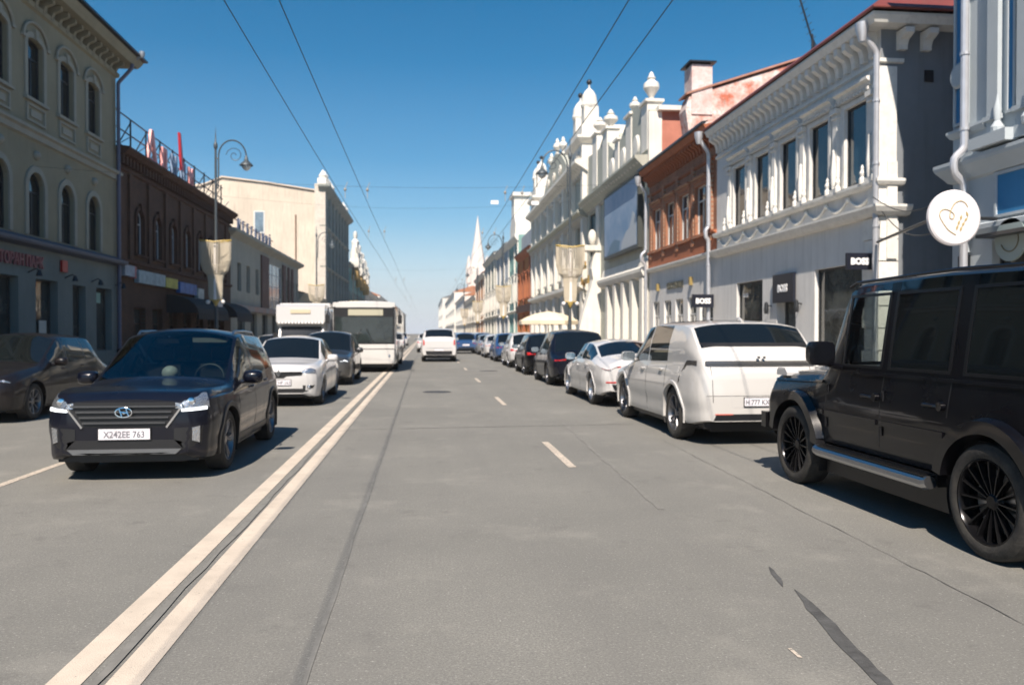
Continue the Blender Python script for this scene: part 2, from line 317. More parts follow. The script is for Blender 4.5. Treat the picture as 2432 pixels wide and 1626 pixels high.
def build_car(sp, label, loc, rz, group=None, cat='car', name='parked_car'):
    """sp: dictionary of side-view and plan curves against s, the distance behind the front bumper."""
    L = sp['L']; W = sp['W'] / 2; root = thing(name, label, cat, loc, rz, group)
    det = sp.get('detail', 1.0)
    ya = L / 2
    wr = sp['wheel_r']; s1 = sp['axle1']; s2 = sp['axle2']; AR = wr + sp.get('arch_gap', 0.055)
    top = sp['top']; railz = sp['railz']; raily = sp['raily']; beltz = sp['beltz']; belty = sp['belty']; half = sp['half']; low = sp['low']
    g = sp['glass']                                   # cowl, header, rear header, rear base, side0, [pillars], side1
    sm = sp.get('sm', 0.07)
    must = [g['cowl'], g['header'], g['rh'], g['rb']] + [x for a in g['side'] for x in a]
    step = 0.055 / det; ss = set()
    x = 0.0
    while x < L:
        ss.add(round(x, 4)); e = min(x, L - x); x += step * (0.35 if e < 0.15 else 0.6 if e < 0.35 else 1.0)
    ss.add(L); ss = sorted(ss)
    for mval in must:
        j = min(range(len(ss)), key=lambda i: abs(ss[i] - mval)); ss[j] = mval
    ss = sorted(set(ss))
    zm = sp.get('zmid', 0.62)
    ns1 = int(9 * det); ns2 = 5; ns3 = 7
    def section(s):
        e = min(s, L - s)
        tz = smo(top, s, sm); rz_ = min(smo(railz, s, sm), tz - 0.004); bz = min(smo(beltz, s, sm), rz_ - 0.004)
        hw = W * smo(half, s, 0.02 if e < 0.2 else 0.1)
        by = hw * smo(belty, s, sm); ry = hw * smo(raily, s, sm); lz = smo(low, s, 0.05)
        pts = []
        ly = hw * sp.get('lowy', 0.965)
        pts.append((ly - 0.09, lz)); pts.append((ly - 0.015, lz + 0.015))
        zmm = min(zm, lz + (bz - lz) * 0.6)
        P1 = Vector((ly, lz + 0.05)); P2 = Vector((hw, zmm)); P3 = Vector((by, bz))
        cr = sp.get('crease', 0.0)
        for i in range(ns1 + 1):
            t = i / ns1; z = P1.y + (P3.y - P1.y) * t
            if z < zmm: q = (z - P1.y) / max(1e-4, zmm - P1.y); y = ly + (hw - ly) * math.sin(q * math.pi / 2)
            else: q = (z - zmm) / max(1e-4, P3.y - zmm); y = hw + (by - hw) * (1 - math.cos(q * math.pi / 2)) ** 1.0
            if cr:
                for zc, am, wd in sp['creases']: y += am * math.exp(-((z - zc) / wd) ** 2)
            pts.append((y, z))
        iB = len(pts) - 1                            # belt row
        ch = 0.018
        d = Vector((ry - by, rz_ - bz)); dl = max(d.length, 1e-4)
        bow = sp.get('bow', 0.02) * min(1, dl / 0.4)
        for i in range(ns2 + 1):
            t = min(1 - ch / dl * 0.6, max(ch / dl, i / ns2)) if dl > 0.06 else (i + 0.5) / (ns2 + 1)
            pts.append((by + d.x * t + bow * math.sin(math.pi * t), bz + d.y * t))
        iR = len(pts) - 1
        pw = sp.get('roofpow', 2.3)
        for i in range(ns3 + 1):
            t = i / ns3
            tt = 0.045 if i == 0 else 0.045 + 0.955 * t
            y = ry * (1 - tt) if i < ns3 else 0
            z = rz_ + (tz - rz_) * (1 - abs(y / max(ry, 1e-4)) ** pw)
            pts.append((y, z))
        return pts, iB, iR
    secs = [section(s) for s in ss]; iB, iR = secs[0][1], secs[0][2]; n = len(secs[0][0])
    V = {}
    verts = []; idx = {}
    for sd_ in (1, -1):
        for i, s in enumerate(ss):
            for j, (y, z) in enumerate(secs[i][0]):
                if j == n - 1 and sd_ == -1: idx[(sd_, i, j)] = idx[(1, i, j)]; continue
                idx[(sd_, i, j)] = len(verts); verts.append([sd_ * y, ya - s, z])
    full = [tuple(v) for v in verts]
    # wheel arch snapping
    for (sd_, i, j), k in idx.items():
        if j > iB: continue
        v = verts[k]
        for sw in (s1, s2):
            dy = v[1] - (ya - sw); dz = v[2] - wr; r = math.hypot(dy, dz)
            if abs(r - AR) < 0.038 and r > 0: v[1] = ya - sw + dy * AR / r; v[2] = wr + dz * AR / r
    body = MB(); glass = {'windshield': MB(), 'rear_window': MB()}
    sg = [(sd_, k) for sd_ in (1, -1) for k in range(len(g['side']))]
    for kk in sg: glass[kk] = MB()
    allf = []
    groups = {}
    for sd_ in (1, -1):
        for i in range(len(ss) - 1):
            sm_ = (ss[i] + ss[i + 1]) / 2
            for j in range(n - 1):
                q = (idx[(sd_, i, j)], idx[(sd_, i + 1, j)], idx[(sd_, i + 1, j + 1)], idx[(sd_, i, j + 1)])
                q = tuple(dict.fromkeys(q))
                if len(q) < 3: continue
                allf.append(q); key = 'body'
                if j <= iB:
                    cy = sum(verts[k][1] for k in q) / len(q); cz = sum(verts[k][2] for k in q) / len(q)
                    if any(math.hypot(cy - (ya - sw), cz - wr) < AR - 0.004 for sw in (s1, s2)): continue
                elif iR < j:
                    if j > iR + 0:
                        if g['cowl'] <= sm_ <= g['header'] and j >= iR + 1: key = 'windshield'
                        elif g['rh'] <= sm_ <= g['rb'] and j >= iR + 1: key = 'rear_window'
                elif iB + 1 <= j < iR:
                    for k2, (a, b) in enumerate(g['side']):
                        if a <= sm_ <= b: key = (sd_, k2)
                groups.setdefault(key, []).append(q)
    # end caps
    for i in (0, len(ss) - 1):
        for j in range(n - 1):
            q = tuple(dict.fromkeys((idx[(1, i, j)], idx[(1, i, j + 1)], idx[(-1, i, j + 1)], idx[(-1, i, j)])))
            if len(q) >= 3: groups['body'].append(q); allf.append(q)
    bvh = BVHTree.FromPolygons(full, allf)
    def sub(key):
        used = {}; vs = []; fs = []
        for q in groups.get(key, []):
            f = []
            for k in q:
                if k not in used: used[k] = len(vs); vs.append(tuple(verts[k]))
                f.append(used[k])
            fs.append(f)
        m = MB(); m.add(vs, fs); return m
    pm = sp['paint']; gm = sp.get('glass_mat', M_CARGLASS)
    bme = mesh_of('body', sub('body'), pm, True, sp.get('sharp', 40), recalc=False)
    bo = link('body', bme, root)
    # normals outward: check by sample
    bm = bmesh.new(); bm.from_mesh(bme); bmesh.ops.recalc_face_normals(bm, faces=bm.faces)
    tf = max(bm.faces, key=lambda f: f.calc_center_median().z)
    if tf.normal.z < 0: bmesh.ops.reverse_faces(bm, faces=bm.faces)
    bm.to_mesh(bme); bm.free(); bme.polygons.foreach_set('use_smooth', [True] * len(bme.polygons)); bme.set_sharp_from_angle(angle=R(sp.get('sharp', 40)))
    def glass_part(nm, key, mt):
        m = sub(key)
        if m.f: part(nm, m, mt, root, smooth=True)
    glass_part('windshield', 'windshield', sp.get('ws_mat', gm)); glass_part('rear_window', 'rear_window', sp.get('rw_mat', gm))
    sm_list = sp.get('side_mats', [gm] * len(g['side']))
    for (sd_, k2) in sg: glass_part('side_window', (sd_, k2), sm_list[k2])
    # dark inner trim frame just inside the glass edges: roof lining and pillars read as thickness
    def side_hit(y, z, sd_=1):
        h = bvh.ray_cast(Vector((sd_ * (W + 1), y, z)), Vector((-sd_, 0, 0)))
        return h[0].x if h[0] else sd_ * W
    # underbody, wheel wells
    u = MB(); lz0 = lin(low, L / 2)
    u.box(-W + 0.34, ya - 0.25, 0.19, W - 0.34, -ya + 0.25, min(0.72, lin(beltz, 0.3) - 0.08))
    u.box(-W + 0.1, ya - s1 - AR - 0.02, 0.2, W - 0.1, ya - s2 + AR + 0.02, 0.42)
    u.box(-W * 0.8, ya - 0.12, 0.22, W * 0.8, ya - s1 + AR + 0.03, 0.4) if s1 - AR > 0.35 else None
    u.box(-W * 0.8, -ya + 0.12, 0.25, W * 0.8, ya - s2 - AR - 0.03, 0.4) if L - s2 - AR > 0.3 else None
    for sw in (s1, s2):
        for sd_ in (1, -1):
            K = 14; vs = []
            xo = abs(side_hit(ya - sw, wr + AR + 0.02, sd_)) - 0.012
            for k in range(K + 1):
                a = R(-25) + R(230) * k / K
                for xx in (xo, W - 0.36): vs.append((sd_ * xx, ya - sw + (AR + 0.012) * math.cos(a), wr + (AR + 0.012) * math.sin(a)))
            u.add(vs, [(2 * k, 2 * k + 1, 2 * k + 3, 2 * k + 2) for k in range(K)])
    part('underbody', u, M_BLACK, root)
    # arch lips
    lm = sp.get('arch_mat', pm); lw = sp.get('arch_w', 0.03); lt = sp.get('arch_t', 0.008)
    for sw in (s1, s2):
        for sd_ in (1, -1):
            a_ = MB(); K = 26; vs = []; a0 = math.asin(max(-0.95, (lin(low, sw) + 0.02 - wr) / AR))
            for k in range(K + 1):
                a = a0 + (math.pi - 2 * a0) * k / K
                for rr, off in ((AR - 0.006, -0.04), (AR - 0.006, lt), (AR + lw * 0.8, lt), (AR + lw, 0.001)):
                    y = ya - sw + rr * math.cos(a); z = wr + rr * math.sin(a)
                    yq = ya - sw + (AR + lw * 0.6) * math.cos(a); zq = wr + (AR + lw * 0.6) * math.sin(a)
                    h = bvh.ray_cast(Vector((sd_ * (W + 1), min(ya - 0.01, max(-ya + 0.01, yq)), max(zq, lin(low, sw) + 0.06))), Vector((-sd_, 0, 0)))
                    xx = abs(h[0].x) if h[0] else W
                    vs.append((sd_ * (xx + off), y, z))
            a_.add(vs, [(4 * k + q, 4 * k + 4 + q, 4 * k + 5 + q, 4 * k + 1 + q) for k in range(K) for q in range(3)])
            part('wheel_arch', a_, lm, root, smooth=True)
    # wheels
    disc, tyre, rim = wheel_meshes(wr, sp.get('tyre_w', 0.235), sp.get('rim_r', wr * 0.7), sp.get('spokes', 10), sp.get('rim_mat', M_SATIN), sp.get('rim_style', 'plain'))
    for sw in (s1, s2):
        for sd_ in (1, -1):
            o = link('wheel', disc, root, (sd_ * (W - sp.get('tyre_w', 0.235) / 2 - sp.get('inset', 0.025)), ya - sw, wr)); o.rotation_euler = (0, 0, 0 if sd_ == 1 else math.pi)
            if sw == s1 and sp.get('steer'): o.rotation_euler[2] += R(sp['steer'])
            link('tyre', tyre, o); link('rim', rim, o)
    # decals projected on the skin
    def decal(nm, poly, plane, mt, off=0.006, sdir=1, direc=None, cuts=4, thick=0.012, smooth=True, hole=None, **props):
        """plane 'side': poly of (s, z), 'front'/'rear': (x, z), 'top': (x, s)"""
        bmx = bmesh.new()
        if plane == 'side': P3_ = [Vector((sdir * (W + 0.6), ya - a, b)) for a, b in poly]; D = direc or Vector((-sdir, 0, 0))
        elif plane == 'front': P3_ = [Vector((a, ya + 0.6, b)) for a, b in poly]; D = direc or Vector((0, -1, 0))
        elif plane == 'rear': P3_ = [Vector((a, -ya - 0.6, b)) for a, b in poly]; D = direc or Vector((0, 1, 0))
        else: P3_ = [Vector((a, ya - b, 3.0)) for a, b in poly]; D = Vector((0, 0, -1))
        D = D.normalized()
        vs = [bmx.verts.new(p) for p in P3_]
        try: bmx.faces.new(vs)
        except ValueError: return None
        bmesh.ops.triangulate(bmx, faces=bmx.faces)
        for _ in range(3):
            long_e = [e for e in bmx.edges if e.calc_length() > 0.09]
            if not long_e: break
            bmesh.ops.subdivide_edges(bmx, edges=long_e, cuts=1); bmesh.ops.triangulate(bmx, faces=bmx.faces)
        ok = True
        for v in bmx.verts:
            src = v.co.copy(); h = bvh.ray_cast(src, D)
            if plane in ('front', 'rear'):                # keep lamps off the bonnet: slide points down to the shoulder
                k = 0
                low_ = src.z < 0.58
                while k < 14 and (h[0] is None or (abs(h[1].z) > 0.62 and not low_) or abs(h[0].y - src.y) > 1.15):
                    src.z += 0.02 if low_ else -0.02; h = bvh.ray_cast(src, D); k += 1
            if h[0] is None:
                for dd in (0.02, 0.05, 0.09):           # pull stray points inward
                    c = Vector((0, src.y, src.z)) if plane == 'side' else Vector((0, src.y, src.z))
                    src2 = src + (Vector((0, 0, 0.55)) - src) * dd; h = bvh.ray_cast(src2, D)
                    if h[0] is not None: break
            if h[0] is None: ok = False; v.co = src + D * 0.6
            else: v.co = h[0] - D * off
        # skirt
        be = [e for e in bmx.edges if e.is_boundary]
        r = bmesh.ops.extrude_edge_only(bmx, edges=be)
        for v in [x for x in r['geom'] if isinstance(x, bmesh.types.BMVert)]: v.co += D * (off + thick)
        bmesh.ops.recalc_face_normals(bmx, faces=bmx.faces)
        me = bpy.data.meshes.new(nm); bmx.to_mesh(me); bmx.free(); me.materials.append(mt)
        ctr = sum((p.normal.dot(-D) for p in me.polygons))
        if ctr < 0: me.flip_normals()
        if smooth: me.polygons.foreach_set('use_smooth', [True] * len(me.polygons)); me.set_sharp_from_angle(angle=R(40))
        return link(nm, me, root, **props)
    root_fns = dict(decal=decal, side_hit=side_hit, bvh=bvh, ya=ya, W=W, L=L, root=root)
    # door seams
    for (sa, z0, z1) in sp.get('seams', []):
        for sd_ in (1, -1): decal('door_seam', [(sa, z0), (sa + 0.013, z0), (sa + 0.013, z1), (sa, z1)], 'side', M_BLACK, 0.0015, sd_, smooth=False)
    for (sa, z) in sp.get('handles', []):
        for sd_ in (1, -1):
            h = MB(); xx = abs(side_hit(ya - sa, z, sd_))
            h.tube([(sd_ * (xx - 0.01), ya - sa + 0.1, z), (sd_ * (xx + 0.03), ya - sa + 0.07, z), (sd_ * (xx + 0.03), ya - sa - 0.07, z), (sd_ * (xx - 0.01), ya - sa - 0.1, z)], 0.013, 6)
            part('door_handle', h, sp.get('handle_mat', pm), root, smooth=True)
    if sp.get('mirror'):
        sa, z = sp['mirror']
        for sd_ in (1, -1):
            xx = abs(side_hit(ya - sa, z, sd_)); h = MB(); c = Vector((sd_ * (xx + 0.16), ya - sa, z + 0.02))
            vs = []; K = 12
            for (oy, sc_) in ((0.075, 0.35), (0.055, 0.75), (0.02, 0.97), (-0.03, 1.0), (-0.05, 0.93)):
                for k in range(K):
                    a = 2 * math.pi * k / K; cx = abs(math.cos(a)) ** 0.6 * math.copysign(1, math.cos(a)); cz = abs(math.sin(a)) ** 0.6 * math.copysign(1, math.sin(a))
                    vs.append((c.x + 0.125 * sc_ * cx, c.y + oy, c.z + 0.085 * sc_ * cz))
            h.add(vs, [(i * K + k, i * K + (k + 1) % K, (i + 1) * K + (k + 1) % K, (i + 1) * K + k) for i in range(4) for k in range(K)] + [tuple(range(K))])
            h.tube([(sd_ * (xx - 0.04), ya - sa, z - 0.05), (sd_ * (xx + 0.08), ya - sa, z - 0.03)], 0.025, 6)
            mo = part('side_mirror', h, sp.get('mirror_mat', pm), root, smooth=True)
            gl = MB(); gl.add([vs[-K + k] for k in range(K)], [tuple(range(K))]); part('mirror_glass', gl, M_CHROME, mo)
    if sp.get('interior'):
        it = sp['interior']; zf = it.get('floor', 0.55); m = MB()
        m.box(-W + 0.14, ya - g['cowl'] - 0.25, zf - 0.15, W - 0.14, ya - g['rb'] + 0.3, zf)
        part('cabin_floor', m, M_BLACK, root)
        seat_m = mat('seat_fabric', (0.035, 0.033, 0.032), 0.8)
        for row in it['rows']:
            for xs in (-0.38, 0.38):
                m = MB(); yy = ya - row
                for (x0, y0, z0, x1, y1, z1) in ((-.25, -.1, zf, .25, .45, zf + .22), (-.25, -.24, zf + .15, .25, -.08, zf + .68), (-.13, -.26, zf + .72, .13, -.16, zf + .9)):
                    m.box(xs + x0, yy + y0, z0, xs + x1, yy + y1, z1)
                part('seat', m, seat_m, root)
        m = MB(); yd = ya - g['cowl'] - 0.02; zd = lin(top, g['cowl']) - 0.03
        m.prism([(yd, zd), (yd - 0.5, zd - 0.0), (yd - 0.62, zd - 0.12), (yd - 0.6, zd - 0.35), (yd, zd - 0.35)], 'x', -W + 0.2, W - 0.2); part('dashboard', m, M_BLACK, root)
        m = MB(); cy, cz = yd - 0.72, zd - 0.02
        m.tube([(-0.36 + 0.185 * math.cos(2 * math.pi * k / 20), cy - 0.06 * math.sin(2 * math.pi * k / 20), cz + 0.175 * math.sin(2 * math.pi * k / 20)) for k in range(21)], 0.016, 6)
        m.tube([(-0.36 - 0.17, cy, cz), (-0.36 + 0.17, cy, cz)], 0.014, 5); m.tube([(-0.36, cy, cz), (-0.36, cy - 0.02, cz - 0.17)], 0.016, 5)
        part('steering_wheel', m, M_BLACK, root, smooth=True)
    return root_fns

def plate(fn, where, x, z, txt=None, w=0.52, h=0.112, tilt=0):
    root, bvh, ya = fn['root'], fn['bvh'], fn['ya']
    sy = 1 if where == 'front' else -1
    hmax = -9
    for xx in (x - w / 2, x, x + w / 2):
        hh = bvh.ray_cast(Vector((xx, sy * (ya + 1), z)), Vector((0, -sy, 0)))
        if hh[0]: hmax = max(hmax, sy * hh[0].y)
    y = sy * (hmax + 0.012)
    m = MB(); m.box(x - w / 2 - 0.01, y - 0.008, z - h / 2 - 0.01, x + w / 2 + 0.01, y + 0.004, z + h / 2 + 0.01, 1); m.box(x - w / 2, y - 0.006, z - h / 2, x + w / 2, y + 0.008 if sy > 0 else y - 0.012, z + h / 2, 0)
    p = part('license_plate', m, [M_PLATE, M_BLACK], root)
    if txt:
        t = text_mb(txt, 0.098, 0.002, 0.002, 0.86)
        if sy > 0: t.xform(Matrix.Rotation(math.pi, 4, 'Z'))
        t.xform(Matrix.Translation((x, y + sy * 0.0095 if sy > 0 else y - 0.0145, z - 0.036)))
        part('plate_number', t, M_INK, p)
    return p

P_WHITE = paint('white_paint', (0.58, 0.575, 0.575), rough=0.3, dust=0.3)
P_PEARL = paint('pearl_paint', (0.54, 0.53, 0.515), rough=0.35, dust=0.25)
P_BLACK = paint('black_paint', (0.003, 0.003, 0.0045), rough=0.25, dust=0.01, coat=0.55)
P_NAVY = paint('navy_paint', (0.003, 0.004, 0.01), 0.0, rough=0.25, dust=0.02, coat=0.6)
P_GREY = paint('graphite_paint', (0.05, 0.052, 0.055), 0.5, rough=0.35, dust=0.2)
P_SILVER = paint('silver_paint', (0.45, 0.46, 0.47), 0.7, rough=0.35, dust=0.2)
P_BROWN = paint('umber_paint', (0.007, 0.0055, 0.0065), 0.0, rough=0.3, dust=0.03, coat=0.6)
P_RED = paint('red_paint', (0.35, 0.03, 0.02), rough=0.3)
P_BLUE = paint('blue_paint', (0.02, 0.08, 0.22), 0.3, rough=0.3)
RIM_BLACK = mat('black_rim', (0.012, 0.012, 0.014), 0.22, 0.6)
RIM_GREY = mat('grey_rim', (0.2, 0.2, 0.21), 0.3, 0.9)
RIM_ALLOY = mat('alloy_rim', (0.5, 0.5, 0.52), 0.28, 1.0)

# ---- body shapes (metres; s runs from the front bumper backwards)
def suv_spec(L=4.27, W=1.78, H=1.65, hood=1.02, nose=0.86, cowl=1.25, header=2.05, rh=3.62, rb=4.02, tail=0.98, belt0=0.98, belt1=1.08, a1=0.84, a2=3.43, wr=0.335, **kw):
    d = dict(L=L, W=W, wheel_r=wr, axle1=a1, axle2=a2,
        top=[(0, nose - 0.12), (0.04, nose - 0.03), (0.14, nose + 0.03), (0.45, hood - 0.07), (cowl - 0.25, hood), (cowl, hood + 0.03), (header, H - 0.03), (header + 0.35, H), (rh - 0.3, H - 0.03), (rh, H - 0.08), (rb, tail + 0.06), (L - 0.05, tail - 0.02), (L, tail - 0.14)],
        railz=[(0, nose - 0.14), (0.1, nose - 0.06), (0.45, hood - 0.13), (cowl - 0.1, hood - 0.05), (cowl + 0.02, hood - 0.01), (header + 0.05, H - 0.12), (header + 0.4, H - 0.09), (rh - 0.2, H - 0.12), (rh, H - 0.17), (rb, tail + 0.0), (L, tail - 0.18)],
        raily=[(0, 0.8), (0.3, 0.82), (cowl, 0.86), (header, 0.755), (rh - 0.3, 0.745), (rh, 0.75), (rb, 0.84), (L, 0.86)],
        beltz=[(0, nose - 0.2), (0.2, nose - 0.12), (cowl - 0.2, hood - 0.14), (cowl, belt0 - 0.05), (header, belt0), (rh, belt1), (rb, tail - 0.06), (L, tail - 0.25)],
        belty=[(0, 0.93), (0.3, 0.95), (cowl, 0.95), (rh, 0.94), (L, 0.94)],
        half=[(0, 0.72), (0.05, 0.83), (0.14, 0.92), (0.35, 0.975), (0.8, 0.995), (1.4, 1.0), (L - 1.2, 1.0), (L - 0.45, 0.985), (L - 0.16, 0.94), (L - 0.06, 0.88), (L, 0.8)],
        low=[(0, 0.32), (0.1, 0.24), (0.3, 0.22), (L - 0.4, 0.26), (L, 0.38)],
        glass=dict(cowl=cowl, header=header, rh=rh, rb=rb, side=[(cowl + 0.27, 2.18), (2.27, 3.02), (3.1, rh - 0.02)]),
        seams=[(cowl + 0.1, 0.32, belt0 - 0.08), (2.22, 0.3, belt0 - 0.01), (3.1, 0.62, belt1 - 0.04)], handles=[(2.05, 0.9), (2.92, 0.93)], mirror=(cowl + 0.36, belt0 + 0.04))
    d.update(kw); return d

def sedan_spec(L=4.35, W=1.73, H=1.5, hood=0.93, nose=0.78, cowl=1.15, header=1.85, rh=3.05, rb=3.6, trunk=1.03, wr=0.31, a1=0.82, a2=3.45, belt=0.93, **kw):
    d = dict(L=L, W=W, wheel_r=wr, axle1=a1, axle2=a2,
        top=[(0, nose - 0.14), (0.05, nose - 0.04), (0.16, nose + 0.02), (0.5, hood - 0.07), (cowl - 0.2, hood), (cowl, hood + 0.02), (header, H - 0.04), (header + 0.4, H), (rh - 0.3, H - 0.03), (rh, H - 0.08), (rb, trunk + 0.02), (L - 0.08, trunk - 0.03), (L, trunk - 0.16)],
        railz=[(0, nose - 0.18), (0.1, nose - 0.08), (0.5, hood - 0.12), (cowl, hood - 0.02), (header, H - 0.11), (header + 0.4, H - 0.09), (rh - 0.2, H - 0.12), (rh, H - 0.17), (rb, trunk - 0.04), (L, trunk - 0.2)],
        raily=[(0, 0.8), (0.3, 0.82), (cowl, 0.85), (header, 0.73), (rh, 0.71), (rb, 0.8), (L, 0.8)],
        beltz=[(0, nose - 0.22), (0.2, nose - 0.14), (cowl - 0.2, hood - 0.12), (header, belt), (rh, belt + 0.03), (rb, trunk - 0.12), (L, trunk - 0.26)],
        belty=[(0, 0.93), (0.3, 0.95), (cowl, 0.95), (rh, 0.94), (L, 0.94)],
        half=[(0, 0.66), (0.06, 0.8), (0.16, 0.9), (0.4, 0.97), (0.8, 0.995), (1.4, 1.0), (L - 1.2, 1.0), (L - 0.5, 0.98), (L - 0.18, 0.93), (L - 0.07, 0.87), (L, 0.78)],
        low=[(0, 0.3), (0.1, 0.22), (0.3, 0.2), (L - 0.4, 0.24), (L, 0.36)],
        glass=dict(cowl=cowl, header=header, rh=rh, rb=rb - 0.03, side=[(cowl + 0.3, 2.1), (2.18, rh + 0.02)]),
        seams=[(cowl + 0.1, 0.3, belt - 0.08), (2.13, 0.28, belt - 0.02)], handles=[(1.98, 0.82), (2.85, 0.84)], mirror=(cowl + 0.36, belt + 0.03))
    d.update(kw); return d
def wrap_light(fn, nm, where, x0, z0, x1, z1, mt, slant=0.0, side_len=0.0, ob=0.75, sides=(1, -1), taper=0.5, dz=0.0, **kw):
    """corner lamp seen from front/rear: from |x|=x0 out past the corner to x1 (oblique projection wraps it round the wing)"""
    sy = 1 if where == 'front' else -1; out = []
    for sd_ in sides:
        D = Vector((-sd_ * ob, -sy, 0))
        # the point (x, z) of the polygon starts on the plane 0.6 m outside; shift so that x at the skin is roughly right near the corner
        sh = ob * 0.62
        zc0, zc1 = z0, z1
        poly = [(sd_ * (x0 + sh), z0 + taper * (z1 - z0) * 0.5), (sd_ * (x1 + sh), z0 + slant), (sd_ * (x1 + sh), z1 + slant), (sd_ * (x0 + sh), z1 - taper * (z1 - z0) * 0.3 + dz)]
        out.append(fn['decal'](nm, poly, where, mt, direc=D, **kw))
    return out

# --- compact dark crossover coming towards the camera
def creta(label, loc, rz):
    sp = suv_spec(L=4.27, W=1.80, H=1.66, hood=1.03, nose=0.9, cowl=1.2, header=2.0, rh=3.6, rb=4.05, a1=0.86, a2=3.45, wr=0.345, paint=P_NAVY, rim_mat=RIM_GREY, rim_style='twin', spokes=5,
                  arch_mat=M_BLACK, arch_w=0.055, arch_t=0.015, detail=1.25, ws_mat=M_SEE, glass_mat=M_SEE, rw_mat=M_SEE, steer=0, interior=dict(rows=[2.3, 3.1], floor=0.5), mirror_mat=P_NAVY, crease=1, creases=[(0.88, 0.012, 0.05), (0.45, -0.012, 0.08)])
    sp['top'][:4] = [(0, 0.86), (0.04, 0.94), (0.14, 0.975), (0.45, 1.01)]; sp['railz'][:3] = [(0, 0.84), (0.1, 0.945), (0.45, 0.985)]; sp['raily'][:2] = [(0, 0.86), (0.3, 0.88)]
    sp['beltz'][:2] = [(0, 0.76), (0.2, 0.88)]
    fn = build_car(sp, label, loc, rz, cat='car', name='crossover_car'); root = fn['root']; dc = fn['decal']; ya = fn['ya']
    gr = dc('grille', [(-0.5, 0.86), (0.5, 0.86), (0.56, 0.8), (0.42, 0.6), (-0.42, 0.6), (-0.56, 0.8)], 'front', M_BLACK, 0.004)
    for k in range(4):
        z = 0.635 + k * 0.058; w = 0.42 + k * 0.032 + (0.02 if k == 3 else 0)
        b = dc('grille_slat', [(-w, z), (w, z), (w, z + 0.02), (-w, z + 0.016)], 'front', mat('dark_chrome', (0.16, 0.165, 0.175), 0.22, 0.9), 0.03, thick=0.03)
    for sx in (1, -1):
        dc('grille_surround', [(sx * 0.42, 0.6), (sx * 0.565, 0.8), (sx * 0.585, 0.795), (sx * 0.435, 0.585)], 'front', M_CHROME, 0.02)
    # badge: slanted H in an oval
    m = MB(); K = 20; yb = ya + 0.03
    m.tube([(0.085 * math.cos(2 * math.pi * k / K), yb, 0.755 + 0.05 * math.sin(2 * math.pi * k / K)) for k in range(K + 1)], 0.009, 6)
    for sx in (-0.035, 0.035): m.tube([(sx + 0.014, yb, 0.795), (sx - 0.014, yb, 0.715)], 0.01, 5)
    m.tube([(-0.04, yb, 0.748), (0.0, yb + 0.004, 0.757), (0.04, yb, 0.762)], 0.009, 5); m.tube([(0, ya - 0.05, 0.755), (0, yb, 0.755)], 0.02, 5)
    part('badge', m, M_CHROME, root, smooth=True)
    for h in wrap_light(fn, 'headlight', 'front', 0.5, 0.75, 0.95, 0.92, M_LAMP, slant=0.04, taper=0.5, dz=-0.02): pass
    wrap_light(fn, 'daytime_light', 'front', 0.56, 0.755, 0.9, 0.79, M_DRL, slant=0.015, taper=0.2, off=0.014)
    for sx in (1, -1):
        for (xx, zz) in ((0.66, 0.86),):
            l = MB(); l.lathe([(0.001, 0.02), (0.038, 0.012), (0.045, 0), (0.045, -0.05)], 14, (0, 0, 0), 'y'); h = fn['bvh'].ray_cast(Vector((sx * xx, ya + 1, zz)), Vector((0, -1, 0)))
            part('lamp_lens', l, M_CHROME, root, (sx * xx, (h[0].y if h[0] else ya - 0.1), zz), smooth=True)
        dc('fog_recess', [(sx * 0.5, 0.58), (sx * 0.78, 0.6), (sx * 0.76, 0.4), (sx * 0.6, 0.36), (sx * 0.5, 0.46)], 'front', M_BLACK, 0.003)
        wrap_light(fn, 'fog_light', 'front', 0.68, 0.42, 0.77, 0.6, M_LAMP, taper=0.3, off=0.012, sides=(sx,), ob=0.5)
        zr = lambda q: fn['bvh'].ray_cast(Vector((sx * 0.6, ya - q, 3)), Vector((0, 0, -1)))[0].z
        m = MB(); m.tube([(sx * 0.6, ya - 2.15, zr(2.15) - 0.01), (sx * 0.6, ya - 2.25, zr(2.25) + 0.035), (sx * 0.6, ya - 2.8, zr(2.8) + 0.04), (sx * 0.6, ya - 3.35, zr(3.35) + 0.035), (sx * 0.6, ya - 3.45, zr(3.45) - 0.01)], 0.016, 6); part('roof_rail', m, M_SATIN, root, smooth=True)
        dc('sill_trim', [(1.25, 0.24), (3.05, 0.24), (3.05, 0.36), (1.25, 0.36)], 'side', M_BLACK, 0.008, sx)
    dc('bumper_trim', [(-0.62, 0.24), (0.62, 0.24), (0.66, 0.42), (0.5, 0.46), (-0.5, 0.46), (-0.66, 0.42)], 'front', M_BLACK, 0.003)
    dc('skid_plate', [(-0.52, 0.31), (0.52, 0.31), (0.58, 0.365), (-0.58, 0.365)], 'front', mat('dull_silver', (0.2, 0.205, 0.21), 0.4, 0.7), 0.015)
    dc('skid_plate', [(-0.48, 0.245), (0.48, 0.245), (0.5, 0.265), (-0.5, 0.265)], 'front', M_SATIN, 0.015)
    plate(fn, 'front', 0.0, 0.525, 'X242EE 763')
    dc('hood_seam', [(-0.66, 1.02), (-0.64, 0.5), (-0.645, 0.5), (-0.665, 1.02)], 'top', M_BLACK, 0.001)
    # papers and a phone pouch on the dashboard, sun visor, inside mirror
    m = MB(); m.sphere((-0.02, ya - 1.45, 1.1), 0.1, 10, sz=0.9); part('dashboard_cushion', m, M_WHITE, root, smooth=True)
    m = MB(); m.box(0.02, ya - 1.95, 1.46, 0.28, ya - 1.93, 1.52); part('rear_view_mirror', m, M_BLACK, root)
